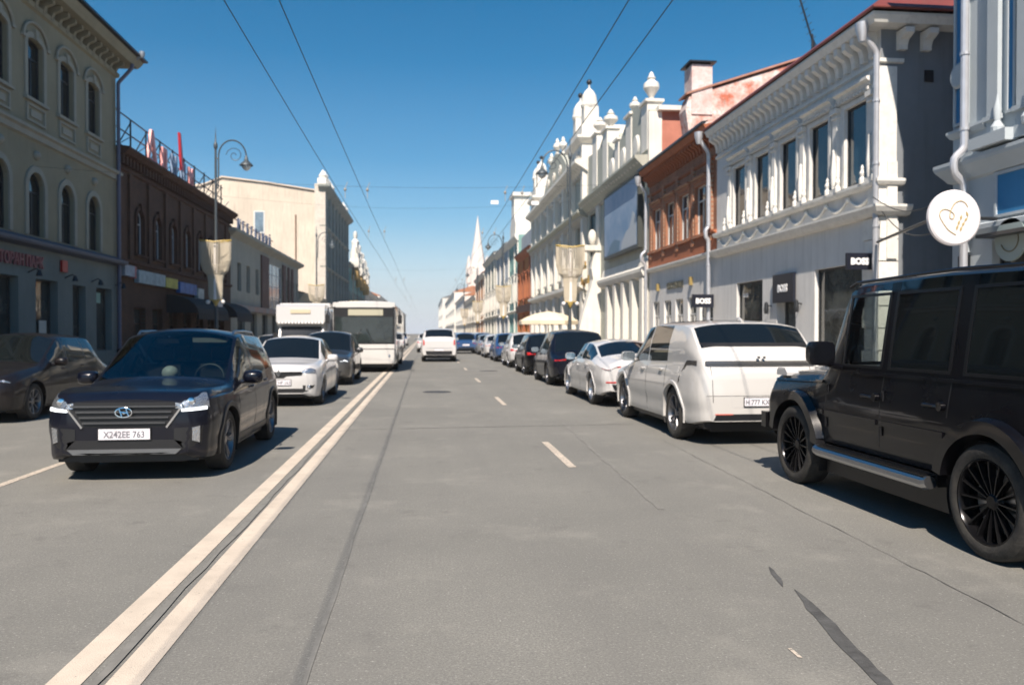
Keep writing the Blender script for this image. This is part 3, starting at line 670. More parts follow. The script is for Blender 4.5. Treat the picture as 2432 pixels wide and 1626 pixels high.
    m = MB(); m.box(-0.55, ya - 2.1, 1.47, -0.12, ya - 2.06, 1.53); part('sun_visor', m, mat('visor_cloth', (0.35, 0.34, 0.32), 0.8), root)
    return fn

# --- long white electric-style SUV parked, seen from behind
def big_suv(label, loc, rz):
    sp = suv_spec(L=5.0, W=1.98, H=1.79, hood=1.08, nose=0.95, cowl=1.3, header=2.15, rh=4.35, rb=4.82, tail=1.33, belt0=1.08, belt1=1.16, a1=0.95, a2=3.98, wr=0.39, paint=P_PEARL, rim_mat=RIM_GREY, rim_style='twin', spokes=5, tyre_w=0.26,
                  arch_w=0.05, arch_t=0.02, detail=1.25, zmid=0.7, bow=0.03, low=[(0, 0.32), (0.1, 0.26), (0.3, 0.24), (4.6, 0.28), (5.0, 0.36)], seams=[(1.42, 0.34, 1.0), (2.55, 0.32, 1.07), (3.6, 0.7, 1.1)], handles=[(2.35, 1.0), (3.4, 1.03)], mirror=(1.75, 1.16),
                  ws_mat=M_SEE, side_mats=[M_CARGLASS, M_CARGLASS], crease=1, creases=[(0.98, 0.008, 0.06), (0.5, -0.02, 0.1)], interior=dict(rows=[2.45, 3.5], floor=0.6))
    sp['top'] = [(0, 0.83), (0.04, 0.92), (0.14, 0.99), (0.45, 1.02), (1.05, 1.08), (1.3, 1.12), (2.15, 1.75), (2.6, 1.79), (3.9, 1.785), (4.35, 1.75), (4.45, 1.71), (4.82, 1.36), (4.93, 1.24), (4.97, 1.1), (5.0, 0.92)]
    sp['railz'] = [(0, 0.8), (0.1, 0.88), (0.45, 0.95), (1.2, 1.03), (1.32, 1.07), (2.2, 1.68), (2.6, 1.72), (4.1, 1.71), (4.4, 1.665), (4.82, 1.32), (4.95, 1.15), (5.0, 0.86)]
    sp['beltz'] = [(0, 0.75), (0.2, 0.84), (1.1, 0.94), (1.3, 1.03), (2.2, 1.1), (4.3, 1.16), (4.82, 1.2), (4.95, 1.08), (5.0, 0.8)]
    sp['raily'] = [(0, 0.8), (0.3, 0.82), (1.3, 0.86), (2.2, 0.8), (4.0, 0.82), (4.4, 0.84), (4.82, 0.9), (5.0, 0.92)]; sp['roofpow'] = 3.2
    sp['half'] = [(0, 0.72), (0.05, 0.83), (0.14, 0.92), (0.35, 0.975), (0.8, 0.995), (1.4, 1.0), (3.8, 1.0), (4.4, 0.985), (4.75, 0.95), (4.9, 0.9), (4.97, 0.85), (5.0, 0.8)]
    sp['glass'] = dict(cowl=1.3, header=2.15, rh=4.4, rb=4.76, side=[(1.6, 2.55), (2.6, 3.62)])
    fn = build_car(sp, label, loc, rz, name='large_suv', cat='suv'); root = fn['root']; dc = fn['decal']; ya = fn['ya']
    wrap_light(fn, 'light_bar', 'rear', 0.0, 1.13, 1.3, 1.2, mat('smoked_bar', (0.2, 0.19, 0.18), 0.15, 0.7), taper=0.0, sides=(1, -1), ob=0.45, off=0.012)
    dc('light_bar', [(-0.78, 1.13), (0.78, 1.13), (0.78, 1.2), (-0.78, 1.2)], 'rear', mat('smoked_bar', (0.2, 0.19, 0.18), 0.15, 0.7), 0.016)
    dc('light_strip', [(-0.78, 1.15), (0.78, 1.15), (0.78, 1.162), (-0.78, 1.162)], 'rear', M_DARKMETAL, 0.019)
    m = MB(); m.box(-0.06, -ya + 0.02, 1.235, -0.02, -ya + 0.06, 1.265); m.box(0.02, -ya + 0.02, 1.235, 0.06, -ya + 0.06, 1.265)
    part('emblem', m, M_CHROME, root)
    dc('rear_window_mask', [(-0.8, 1.735), (0.8, 1.735), (0.76, 1.68), (-0.76, 1.68)], 'rear', M_BLACK, 0.004)
    dc('lower_bumper', [(-0.7, 0.37), (0.7, 0.37), (0.66, 0.46), (-0.66, 0.46)], 'rear', M_DARKMETAL, 0.004)
    dc('plate_recess', [(-0.42, 0.55), (0.42, 0.55), (0.46, 0.71), (-0.46, 0.71)], 'rear', P_PEARL, 0.002)
    for sx in (1, -1):
        dc('reflector', [(sx * 0.42, 0.45), (sx * 0.68, 0.45), (sx * 0.68, 0.466), (sx * 0.42, 0.466)], 'rear', mat('pale_red_lens', (0.5, 0.13, 0.1), 0.3), 0.006)
        dc('tailgate_seam', [(sx * 0.7, 0.62), (sx * 0.708, 0.62), (sx * 0.73, 1.12), (sx * 0.722, 1.12)], 'rear', M_BLACK, 0.001)
        dc('fuel_flap', [(4.05, 1.0), (4.2, 1.0), (4.2, 1.1), (4.05, 1.1)], 'side', P_PEARL, 0.003, sx)
    dc('bumper_seam', [(-0.8, 0.71), (0.8, 0.71), (0.8, 0.717), (-0.8, 0.717)], 'rear', M_BLACK, 0.001)
    dc('sunroof', [(-0.55, 2.35), (0.55, 2.35), (0.55, 3.6), (-0.55, 3.6)], 'top', M_CARGLASS, 0.006)
    m = MB(); m.tube([(0, -ya + 0.7, 1.76), (0, -ya + 0.85, 1.82), (0, -ya + 0.95, 1.79)], 0.02, 6); part('roof_antenna', m, P_PEARL, root, smooth=True)
    m = MB(); m.tube([(-0.4, -ya + 0.30, 1.44), (0.05, -ya + 0.36, 1.49)], 0.008, 5); part('rear_wiper', m, M_BLACK, root)
    plate(fn, 'rear', 0.0, 0.63, 'H 777 KX 163', 0.52)
    return fn

# --- white fastback saloon
def fastback(label, loc, rz):
    sp = sedan_spec(L=4.9, W=1.86, H=1.45, hood=0.95, nose=0.78, cowl=1.45, header=2.2, rh=3.3, rb=4.1, trunk=1.07, wr=0.345, a1=0.92, a2=3.85, belt=0.95, paint=P_WHITE, rim_mat=RIM_ALLOY, rim_style='twin', spokes=5, tyre_w=0.25, detail=1.1, arch_t=0.014,
                    seams=[(1.6, 0.3, 0.87), (2.65, 0.28, 0.94)], handles=[(2.5, 0.84), (3.45, 0.88)], mirror=(1.85, 1.0), ws_mat=M_SEE, crease=1, creases=[(0.86, 0.015, 0.06), (0.45, -0.02, 0.09)])
    sp['glass'] = dict(cowl=1.45, header=2.2, rh=3.35, rb=4.05, side=[(1.75, 2.6), (2.68, 3.5), (3.53, 3.8)])
    sp['top'] = [(0, 0.62), (0.05, 0.73), (0.16, 0.8), (0.5, 0.87), (1.25, 0.95), (1.45, 0.97), (2.2, 1.41), (2.6, 1.45), (3.1, 1.435), (3.4, 1.39), (4.1, 1.11), (4.5, 1.07), (4.8, 1.08), (4.86, 1.02), (4.9, 0.86)]
    fn = build_car(sp, label, loc, rz, name='parked_car', cat='car'); root = fn['root']; dc = fn['decal']
    wrap_light(fn, 'taillight', 'rear', 0.45, 0.84, 1.02, 0.96, M_RED, taper=0.3, ob=0.9)
    wrap_light(fn, 'indicator', 'rear', 0.62, 0.85, 0.86, 0.9, M_LAMP, taper=0.2, ob=0.9, off=0.014)
    dc('diffuser', [(-0.6, 0.37), (0.6, 0.37), (0.66, 0.5), (-0.66, 0.5)], 'rear', M_BLACK, 0.004)
    for sx in (1, -1): dc('reflector', [(sx * 0.55, 0.53), (sx * 0.78, 0.53), (sx * 0.78, 0.56), (sx * 0.55, 0.56)], 'rear', M_RED, 0.008)
    plate(fn, 'rear', 0, 0.72, 'A 161 OB 63', 0.5)
    return fn

# --- white economy saloon, oncoming
def saloon_front(label, loc, rz):
    sp = sedan_spec(L=4.35, W=1.73, H=1.53, hood=1.0, nose=0.9, cowl=1.1, header=1.85, belt=0.96, wr=0.31, paint=P_WHITE, rim_mat=RIM_GREY, rim_style='plain', spokes=7, detail=1.1, mirror_mat=P_WHITE, ws_mat=M_CARGLASS)
    sp['railz'][:3] = [(0, 0.8), (0.1, 0.875), (0.5, 0.94)]; sp['beltz'][:2] = [(0, 0.72), (0.2, 0.8)]
    fn = build_car(sp, label, loc, rz, name='saloon_car', cat='car'); root = fn['root']; dc = fn['decal']; ya = fn['ya']
    wrap_light(fn, 'headlight', 'front', 0.46, 0.68, 0.88, 0.83, M_LAMP, slant=0.03, taper=0.7)
    dc('grille', [(-0.52, 0.76), (0.52, 0.76), (0.48, 0.68), (0.16, 0.66), (0.1, 0.62), (-0.1, 0.62), (-0.16, 0.66), (-0.48, 0.68)], 'front', M_BLACK, 0.004)
    dc('grille_trim', [(-0.5, 0.735), (0.5, 0.735), (0.5, 0.75), (-0.5, 0.75)], 'front', M_CHROME, 0.015)
    m = MB(); yb = ya + 0.025
    m.prism([(0, 0.8), (0.055, 0.72), (0, 0.64), (-0.055, 0.72)], 'y', yb - 0.05, yb); part('badge', m, M_CHROME, root)
    dc('air_intake', [(-0.55, 0.4), (0.55, 0.4), (0.62, 0.35), (0.5, 0.31), (-0.5, 0.31), (-0.62, 0.35)], 'front', M_BLACK, 0.004)
    for sx in (1, -1):
        dc('fog_recess', [(sx * 0.5, 0.47), (sx * 0.74, 0.47), (sx * 0.7, 0.4), (sx * 0.5, 0.4)], 'front', M_BLACK, 0.004)
        l = MB(); l.lathe([(0.001, 0.01), (0.034, 0.004), (0.036, -0.05)], 12, (sx * 0.62, 0, 0.435), 'y'); h = fn['bvh'].ray_cast(Vector((sx * 0.62, ya + 1, 0.435)), Vector((0, -1, 0)))
        part('fog_light', l, M_LAMP, root, (0, (h[0].y if h[0] else ya - 0.1) + 0.01, 0), smooth=True)
    plate(fn, 'front', 0, 0.53, 'K 407 HP 163', 0.5)
    m = MB(); m.tube([(-0.45, ya - 1.13, 1.01), (0.1, ya - 1.2, 1.045)], 0.008, 5); m.tube([(0.0, ya - 1.12, 1.01), (0.5, ya - 1.2, 1.035)], 0.008, 5); part('wiper', m, M_BLACK, root)
    return fn

# --- generic dark crossover oncoming (graphite) and left-hand kerb suv
def generic(label, loc, rz, pt, kind='suv', name='parked_car', cat='car', front=False, drl=False, detail=0.85, group=None, tl=True, boxy=False, **kw):
    sp = (suv_spec if kind == 'suv' else sedan_spec)(paint=pt, detail=detail, **kw)
    if boxy: sp['roofpow'] = 5; sp['sm'] = 0.04; sp['raily'] = [(0, 0.84), (0.3, 0.86), (1.3, 0.86), (2.2, 0.78), (sp['L'] - 0.3, 0.78), (sp['L'], 0.9)]; sp['half'] = [(0, 0.8), (0.05, 0.88), (0.2, 0.96), (0.6, 1.0), (sp['L'] - 0.4, 1.0), (sp['L'] - 0.12, 0.97), (sp['L'], 0.92)]
    if pt in (P_WHITE, P_PEARL, P_SILVER): sp['rim_mat'] = RIM_ALLOY
    sp.setdefault('rim_mat', RIM_GREY); sp['spokes'] = 8
    fn = build_car(sp, label, loc, rz, group, cat, name); dc = fn['decal']; H = sp['top'][0][1]
    z = lin(sp['top'], 0.2)
    for h in wrap_light(fn, 'headlight', 'front', 0.52, z - 0.18, 0.86, z - 0.03, M_DRL if drl else M_LAMP, taper=0.6): pass
    dc('grille', [(-0.45, z - 0.08), (0.45, z - 0.08), (0.42, z - 0.26), (-0.42, z - 0.26)], 'front', M_BLACK, 0.004)
    dc('air_intake', [(-0.6, 0.45), (0.6, 0.45), (0.52, 0.3), (-0.52, 0.3)], 'front', M_BLACK, 0.004)
    zt = lin(sp['top'], sp['L'] - 0.06)
    if not tl: pass
    elif kind == 'suv': wrap_light(fn, 'taillight', 'rear', 0.5, zt - 0.2, 0.95, zt - 0.04, M_RED, taper=0.3)
    else: wrap_light(fn, 'taillight', 'rear', 0.5, zt - 0.22, 0.95, zt - 0.06, M_RED, taper=0.3)
    dc('lower_bumper', [(-0.6, 0.39), (0.6, 0.39), (0.6, 0.5), (-0.6, 0.5)], 'rear', M_BLACK, 0.004)
    plate(fn, 'front', 0, 0.5); plate(fn, 'rear', 0, 0.66)
    return fn

# --- boxy black off-roader
def offroader(label, loc, rz):
    L = 4.65
    sp = dict(L=L, W=1.90, wheel_r=0.41, axle1=0.8, axle2=3.74, tyre_w=0.275, rim_r=0.305, rim_mat=RIM_BLACK, rim_style='multi', spokes=16, inset=-0.03, detail=1.4, paint=P_BLACK, arch_gap=0.07,
        top=[(0, 1.05), (0.03, 1.14), (0.1, 1.17), (1.18, 1.225), (1.24, 1.26), (1.58, 2.06), (1.72, 2.11), (3.0, 2.13), (L - 0.1, 2.09), (L - 0.03, 2.04), (L, 1.95)],
        railz=[(0, 0.99), (0.05, 1.07), (0.12, 1.11), (1.16, 1.18), (1.26, 1.21), (1.58, 1.98), (1.72, 2.04), (3.0, 2.06), (L - 0.1, 2.02), (L, 1.9)],
        raily=[(0, 0.82), (0.1, 0.86), (1.16, 0.87), (1.26, 0.88), (1.58, 0.81), (L, 0.81)],
        beltz=[(0, 0.94), (0.1, 1.03), (1.16, 1.12), (1.28, 1.17), (1.58, 1.26), (L, 1.26)],
        belty=[(0, 0.9), (0.1, 0.93), (1.4, 0.93), (1.8, 0.935), (L, 0.935)],
        half=[(0, 0.9), (0.04, 0.95), (0.12, 0.975), (1.0, 0.98), (1.6, 0.985), (L - 0.2, 0.985), (L - 0.05, 0.97), (L, 0.94)],
        low=[(0, 0.5), (L, 0.5)], glass=dict(cowl=1.26, header=1.56, rh=L - 0.04, rb=L - 0.02, side=[(1.6, 2.28), (2.42, 3.2), (3.4, 4.35)]),
        sm=0.025, roofpow=5, bow=0.006, zmid=0.8, lowy=0.985, sharp=35, arch_mat=P_BLACK, arch_w=0.11, arch_t=0.075, ws_mat=M_CLEAR, side_mats=[M_CLEAR, M_CARGLASS, M_CARGLASS],
        seams=[(1.4, 0.56, 1.14), (2.35, 0.52, 1.25), (3.25, 0.95, 1.25)], interior=dict(rows=[2.3, 3.2], floor=0.8), mirror=None)
    fn = build_car(sp, label, loc, rz, name='offroad_car', cat='suv'); root = fn['root']; dc = fn['decal']; ya = fn['ya']; W = fn['W']
    dkg = mat('trim_rubber', (0.005, 0.005, 0.006), 0.35)
    for sx in (1, -1):
        for (a, b) in ((1.43, 2.33), (2.38, 3.24)):
            dc('rub_strip', [(a, 0.79), (b, 0.79), (b, 0.835), (a, 0.835)], 'side', P_BLACK, 0.018, sx, thick=0.02)
        dc('rub_strip', [(1.3, 0.79), (1.39, 0.79), (1.39, 0.835), (1.3, 0.835)], 'side', P_BLACK, 0.018, sx, thick=0.02)
        dc('body_ledge', [(0.14, 1.06), (1.3, 1.1), (1.3, 1.125), (0.14, 1.085)], 'side', P_BLACK, 0.02, sx, thick=0.02)
        dc('belt_moulding', [(1.43, 1.215), (L - 0.1, 1.22), (L - 0.1, 1.245), (1.43, 1.24)], 'side', P_BLACK, 0.015, sx, thick=0.02)
        # window frames
        for (a, b) in ((1.66, 2.28), (2.42, 3.2), (3.4, 4.35)):
            for (p, q) in ((( a - 0.03, 1.275), (b + 0.03, 1.3)), ((a - 0.03, 1.93), (b + 0.03, 1.955)), ((a - 0.03, 1.28), (a, 1.95)), ((b, 1.28), (b + 0.03, 1.95))):
                dc('window_frame', [(p[0], p[1]), (q[0], p[1]), (q[0], q[1]), (p[0], q[1])], 'side', dkg, 0.008, sx)
        # side step with rail
        m = MB(); xs = sx * (W + 0.04)
        m.tube([(xs, ya - 1.36, 0.44), (xs, ya - 1.42, 0.425), (xs, ya - 3.1, 0.425), (xs, ya - 3.16, 0.44)], 0.052, 10)
        part('side_step', m, M_SATIN, root, smooth=True)
        m = MB(); m.box(sx * (W - 0.05), ya - 3.12, 0.478, sx * (W + 0.07), ya - 1.42, 0.487); m.box(sx * (W - 0.1), ya - 3.16, 0.4, sx * (W - 0.02), ya - 1.4, 0.5); part('step_tread', m, dkg, root)
        for (sa) in (2.2, 3.1):
            m = MB(); xx = abs(fn['side_hit'](ya - sa, 1.03, sx)); m.tube([(sx * (xx - 0.01), ya - sa + 0.11, 1.03), (sx * (xx + 0.045), ya - sa + 0.08, 1.03), (sx * (xx + 0.045), ya - sa - 0.05, 1.03), (sx * (xx - 0.01), ya - sa - 0.1, 1.03)], 0.016, 7)
            m.lathe([(0.001, 0), (0.035, 0.01), (0.035, -0.03)], 12, (sx * (xx + 0.01), ya - sa - 0.1, 1.03), 'x'); part('door_handle', m, P_BLACK, root, smooth=True)
        for (sa, z) in ((1.44, 0.72), (1.44, 1.05), (2.4, 0.75), (2.4, 1.05)):
            m = MB(); xx = abs(fn['side_hit'](ya - sa, z, sx)); m.lathe([(0.014, -0.045), (0.014, 0.045)], 8, (sx * (xx + 0.008), ya - sa, z)); part('door_hinge', m, P_BLACK, root, smooth=True)
        # mirror
        m = MB(); c = (sx * (W + 0.13), ya - 1.6, 1.4)
        m.sphere((0, 0, 0), 1, 12); m.v = [(c[0] + 0.14 * max(-0.8, min(0.8, x)) * 1.15, c[1] + 0.1 * max(-0.45, y), c[2] + 0.14 * max(-0.75, min(0.75, z)) * 1.1) for x, y, z in m.v]
        m.tube([(sx * (W - 0.08), ya - 1.6, 1.26), (sx * (W + 0.06), ya - 1.6, 1.3)], 0.03, 6)
        part('side_mirror', m, P_BLACK, root, smooth=True)
        # indicator on the wing
        m = MB(); m.prism([(ya - 0.16, 1.12), (ya - 0.16, 1.17), (ya - 0.2, 1.205), (ya - 0.36, 1.205), (ya - 0.42, 1.15), (ya - 0.42, 1.12)], 'x', sx * 0.72, sx * 0.86); part('wing_indicator', m, mat('clear_lens', (0.5, 0.5, 0.5), 0.1, coat=1), root)
        # flare extension blocks ahead of and behind the wheels
        m = MB(); m.prism([(ya - 1.23, 0.5), (ya - 1.23, 0.66), (ya - 1.32, 0.6), (ya - 1.38, 0.47)], 'x', sx * (W - 0.06), sx * (W + 0.05)); part('flare_end', m, P_BLACK, root)
        m = MB(); rx = sx * 0.785; m.tube([(rx, ya - 1.62, 2.03), (rx, ya - 1.75, 2.07), (rx, ya - 3.2, 2.09), (rx, ya - L + 0.15, 2.05)], 0.014, 6); part('rain_gutter', m, P_BLACK, root)
        m = MB(); m.lathe([(0.001, 0.02), (0.09, 0.015), (0.1, -0.06)], 18, (sx * 0.62, ya + 0.005, 0.86), 'y'); part('headlight', m, M_LAMP, root, smooth=True)
        cm = MB(); cy = ya - 0.8
        cm.prism([(cy - 0.13 * 1, 0.41 - 0.09), (cy - 0.13, 0.41 + 0.09), (cy - 0.23, 0.41 + 0.12), (cy - 0.23, 0.41 - 0.12)], 'x', sx * (W - 0.15), sx * (W - 0.09)); part('brake_caliper', cm, mat('caliper_red', (0.45, 0.03, 0.02), 0.35), root)
    dc('grille', [(-0.48, 1.0), (0.48, 1.0), (0.48, 0.74), (-0.48, 0.74)], 'front', M_BLACK, 0.01)
    m = MB(); m.box(-0.93, ya - 0.02, 0.5, 0.93, ya + 0.1, 0.68); part('front_bumper', m, P_BLACK, root)
    m = MB(); m.lathe([(0.05, -0.02), (0.36, -0.02), (0.38, 0.0), (0.38, 0.2), (0.34, 0.22)], 30, (0, -ya - 0.2, 1.0), 'y'); part('spare_wheel_cover', m, P_BLACK, root, smooth=True)
    plate(fn, 'front', 0, 0.6)
    return fn

# --- city bus, oncoming
def city_bus(label, loc, rz):
    t = thing('city_bus', label, 'bus', loc, rz)
    W, L, H = 1.25, 11.5, 2.86                         # front face at y = 0 looking along +y
    bw = paint('bus_white', (0.6, 0.59, 0.57), rough=0.35, dust=0.35)
    m = MB(); prof = [(-W + 0.02, 0.33), (-W, 0.5), (-W, 2.45), (-W + 0.05, 2.7), (-W + 0.22, 2.83), (0, H), (W - 0.22, 2.83), (W - 0.05, 2.7), (W, 2.45), (W, 0.5), (W - 0.02, 0.33)]
    st = [(-L, 0.9), (-L + 0.1, 1.0), (-0.35, 1.0), (-0.12, 0.985), (-0.02, 0.95), (0, 0.93)]
    vs = [(x * k, y, (z if z < 2.4 else 2.4 + (z - 2.4) * (1 if k > 0.98 else 0.85))) for y, k in st for x, z in prof]; n = len(prof)
    m.add(vs, [(i * n + k, i * n + (k + 1) % n, (i + 1) * n + (k + 1) % n, (i + 1) * n + k) for i in range(len(st) - 1) for k in range(n)] + [tuple(range(n)), tuple((len(st) - 1) * n + k for k in range(n))])
    part('body', m, bw, t, smooth=True, ang=30)
    # windscreen, slightly bowed, in black surround
    def bowed(x0, x1, z0, z1, y, mt, nm, rk=0.0, parent=t):
        m = MB(); K = 10; vs = []
        for zz, yy in ((z0, 0), (z1, -rk)):
            for k in range(K + 1):
                x = x0 + (x1 - x0) * k / K; vs.append((x, y + yy + 0.09 * (1 - (x / W) ** 2), zz))
        for zz, yy in ((z0, 0), (z1, -rk)):
            for k in range(K + 1):
                x = x0 + (x1 - x0) * k / K; vs.append((x, y + yy - 0.12, zz))
        a = K + 1
        fs = [(k, k + 1, a + k + 1, a + k) for k in range(K)] + [(2 * a + k, k, k + 1, 2 * a + k + 1) for k in range(K)][:0]
        fs += [(2 * a + k, 2 * a + k + 1, k + 1, k) for k in range(K)] + [(a + k, a + k + 1, 3 * a + k + 1, 3 * a + k) for k in range(K)] + [(0, a, 3 * a, 2 * a), (K, a + K, 3 * a + K, 2 * a + K)]
        m.add(vs, fs); return part(nm, m, mt, parent, smooth=True)
    bowed(-1.2, 1.2, 1.12, 2.6, 0.0, M_BLACK, 'windscreen_surround')
    bowed(-1.14, 1.14, 1.2, 2.22, 0.012, pane_mat('bus_screen', (0.03, 0.04, 0.04), 0.05), 'windshield')
    bowed(-0.75, 0.62, 2.28, 2.52, 0.014, mat('route_display', (0.42, 0.4, 0.3), 0.5), 'route_display')
    bowed(-1.22, 1.22, 2.6, 2.8, 0.01, bw, 'roof_cap')
    bowed(-1.2, 1.2, 0.95, 1.13, 0.015, bw, 'front_band')
    bowed(-1.19, 1.19, 0.36, 0.92, 0.05, bw, 'front_bumper')
    bowed(-1.19, 1.19, 0.915, 0.955, 0.02, M_BLACK, 'panel_gap')
    for sx in (1, -1):
        m = MB(); m.lathe([(0.001, 0.03), (0.07, 0.025), (0.08, 0.0), (0.08, -0.08)], 14, (sx * 0.98, 0.06, 0.66), 'y'); part('headlight', m, M_LAMP, t, smooth=True)
        m = MB(); m.tube([(sx * 1.1, 0.0, 2.62), (sx * 1.4, 0.12, 2.55), (sx * 1.42, 0.14, 2.3)], 0.02, 6); mr = part('mirror_arm', m, M_BLACK, t)
        m = MB(); m.box(sx * 1.34, 0.1, 1.95, sx * 1.5, 0.18, 2.3); part('mirror', m, M_BLACK, mr)
        for k in range(7):
            y0 = -1.0 - k * 1.45; m = MB(); m.box(sx * (W - 0.02), y0 - 1.3, 1.25, sx * (W + 0.008), y0, 2.25); part('side_window', m, M_CARGLASS, t)
        m = MB(); m.tube([(sx * 0.35, 0.1, 1.22), (sx * 0.1, 0.1, 1.75)], 0.015, 5); part('wiper', m, M_BLACK, t)
    disc, tyre, rim = wheel_meshes(0.48, 0.28, 0.3, 8, RIM_GREY, 'plain')
    for y in (-2.5, -8.6):
        for sx in (1, -1):
            o = link('wheel', disc, t, (sx * (W - 0.16), y, 0.48)); o.rotation_euler = (0, 0, 0 if sx == 1 else math.pi); link('tyre', tyre, o); link('rim', rim, o)
            m = MB(); m.lathe([(0.001, 0), (0.56, 0)], 24, (sx * (W + 0.004), y, 0.5), 'x'); part('wheel_arch', m, M_BLACK, t)
    m = MB(); m.box(-1.1, -L + 0.3, 0.2, 1.1, -0.2, 0.5); part('underbody', m, M_BLACK, t)
    return t

def box_truck(label, loc, rz):
    t = thing('box_truck', label, 'truck', loc, rz); bw = P_WHITE
    m = MB(); m.box(-1.1, -5.5, 0.95, 1.1, -1.3, 2.85); m.box(-1.08, -5.48, 2.85, 1.08, -1.32, 2.9); part('cargo_box', m, bw, t)
    m = MB(); m.prism([(0.0, 0.45), (0.03, 0.95), (-0.35, 1.9), (-0.5, 2.02), (-1.25, 2.05), (-1.25, 0.45)], 'x', -0.95, 0.95); part('cab', m, bw, t)
    m = MB(); m.prism([(-0.32, 1.88), (-0.02, 2.05), (-0.02, 2.72), (-0.25, 2.8), (-1.3, 2.8), (-1.3, 1.95)], 'x', -1.02, 1.02); part('overcab_box', m, bw, t)
    m = MB(); m.prism([(0.035, 1.0), (-0.33, 1.86), (-0.36, 1.85), (0.0, 0.99)], 'x', -0.85, 0.85); part('windshield', m, M_CARGLASS, t)
    m = MB(); m.box(-0.42, -0.01, 2.42, 0.42, 0.015, 2.58); part('sign_board', m, mat('pale_sign', (0.6, 0.5, 0.35), 0.6), t)
    for k in range(14):
        m = MB(); m.box(-0.96 + k * 0.14, -0.02, 1.98, -0.87 + k * 0.14, 0.0, 2.06); part('fringe_tab', m, M_WHITE, t)
    for sx in (1, -1):
        m = MB(); m.box(sx * 0.62, 0.0, 0.62, sx * 0.9, 0.05, 0.8); part('headlight', m, M_LAMP, t)
        m = MB(); m.box(sx * 1.0, -0.3, 1.2, sx * 1.2, -0.22, 1.6); part('side_mirror', m, M_BLACK, t)
    m = MB(); m.box(-0.95, -0.05, 0.35, 0.95, 0.08, 0.58); part('front_bumper', m, M_BLACK, t)
    m = MB(); m.box(-0.8, -5.3, 0.5, 0.8, -0.4, 0.9); part('chassis', m, M_BLACK, t)
    disc, tyre, rim = wheel_meshes(0.38, 0.24, 0.22, 8, RIM_GREY, 'plain')
    for y in (-0.7, -4.2):
        for sx in (1, -1):
            o = link('wheel', disc, t, (sx * 0.82, y, 0.38)); o.rotation_euler = (0, 0, 0 if sx == 1 else math.pi); link('tyre', tyre, o); link('rim', rim, o)
    return t
# ---------------------------------------------------------------- ground, road, pavements
def asphalt_mat():
    m = bpy.data.materials.new('worn_asphalt'); m.use_nodes = True; nt = m.node_tree; N = nt.nodes.new; L = nt.links.new; p = nt.nodes['Principled BSDF']
    tc = N('ShaderNodeTexCoord')
    def noise(sc, det, vec=None, rough=0.6):
        n = N('ShaderNodeTexNoise'); n.inputs['Scale'].default_value = sc; n.inputs['Detail'].default_value = det; n.inputs['Roughness'].default_value = rough; L(vec or tc.outputs['Object'], n.inputs['Vector']); return n.outputs['Fac']
    def mr(x, a, b, c, d):
        r = N('ShaderNodeMapRange'); r.inputs[1].default_value = a; r.inputs[2].default_value = b; r.inputs[3].default_value = c; r.inputs[4].default_value = d; L(x, r.inputs[0]); return r.outputs[0]
    def mixc(f, a, b):
        x = N('ShaderNodeMix'); x.data_type = 'RGBA'
        for sock, val in ((x.inputs[6], a), (x.inputs[7], b)):
            if isinstance(val, tuple): sock.default_value = (*val, 1)
            else: L(val, sock)
        L(f, x.inputs[0]); return x.outputs[2]
    c = mixc(mr(noise(0.35, 5), 0.35, 0.65, 0, 1), (0.185, 0.184, 0.168), (0.25, 0.246, 0.222))
    mp = N('ShaderNodeMapping'); mp.inputs['Scale'].default_value = (1.7, 0.07, 1); L(tc.outputs['Object'], mp.inputs[0])
    c = mixc(mr(noise(1.0, 4, mp.outputs[0]), 0.42, 0.7, 0, 0.45), c, (0.17, 0.167, 0.158))        # worn wheel tracks along the street
    c = mixc(mr(noise(75, 3, None, 0.75), 0.38, 0.62, 0.0, 0.8), c, (0.13, 0.127, 0.118))                          # aggregate
    c = mixc(mr(noise(48, 4, None, 0.8), 0.58, 0.68, 0.0, 0.75), c, (0.42, 0.41, 0.38))
    c = mixc(mr(noise(9, 6, None, 0.7), 0.5, 0.72, 0.0, 0.35), c, (0.15, 0.148, 0.14))
    c = mixc(mr(noise(2.2, 6, None, 0.75), 0.58, 0.68, 0.0, 0.5), c, (0.12, 0.117, 0.11))
    c = mixc(mr(noise(0.9, 5, None, 0.7), 0.55, 0.75, 0.0, 0.5), c, (0.29, 0.28, 0.25))              # oil and patch stains
    L(c, p.inputs['Base Color']); p.inputs['Roughness'].default_value = 0.82; p.inputs['Specular IOR Level'].default_value = 0.35
    b = N('ShaderNodeBump'); b.inputs['Strength'].default_value = 0.5; b.inputs['Distance'].default_value = 0.006; L(noise(180, 3), b.inputs['Height']); L(b.outputs[0], p.inputs['Normal'])
    return m
M_ASPH = asphalt_mat()
M_GROUND = mat('city_ground', (0.2, 0.19, 0.17), 0.95, var=0.3, vscale=0.05)
M_PAVE = mat('pavement_slabs', (0.32, 0.3, 0.27), 0.85, var=0.25, vscale=0.8, grime=0.4)
M_KERB = mat('kerb_stone', (0.36, 0.35, 0.33), 0.85, var=0.35, vscale=3)
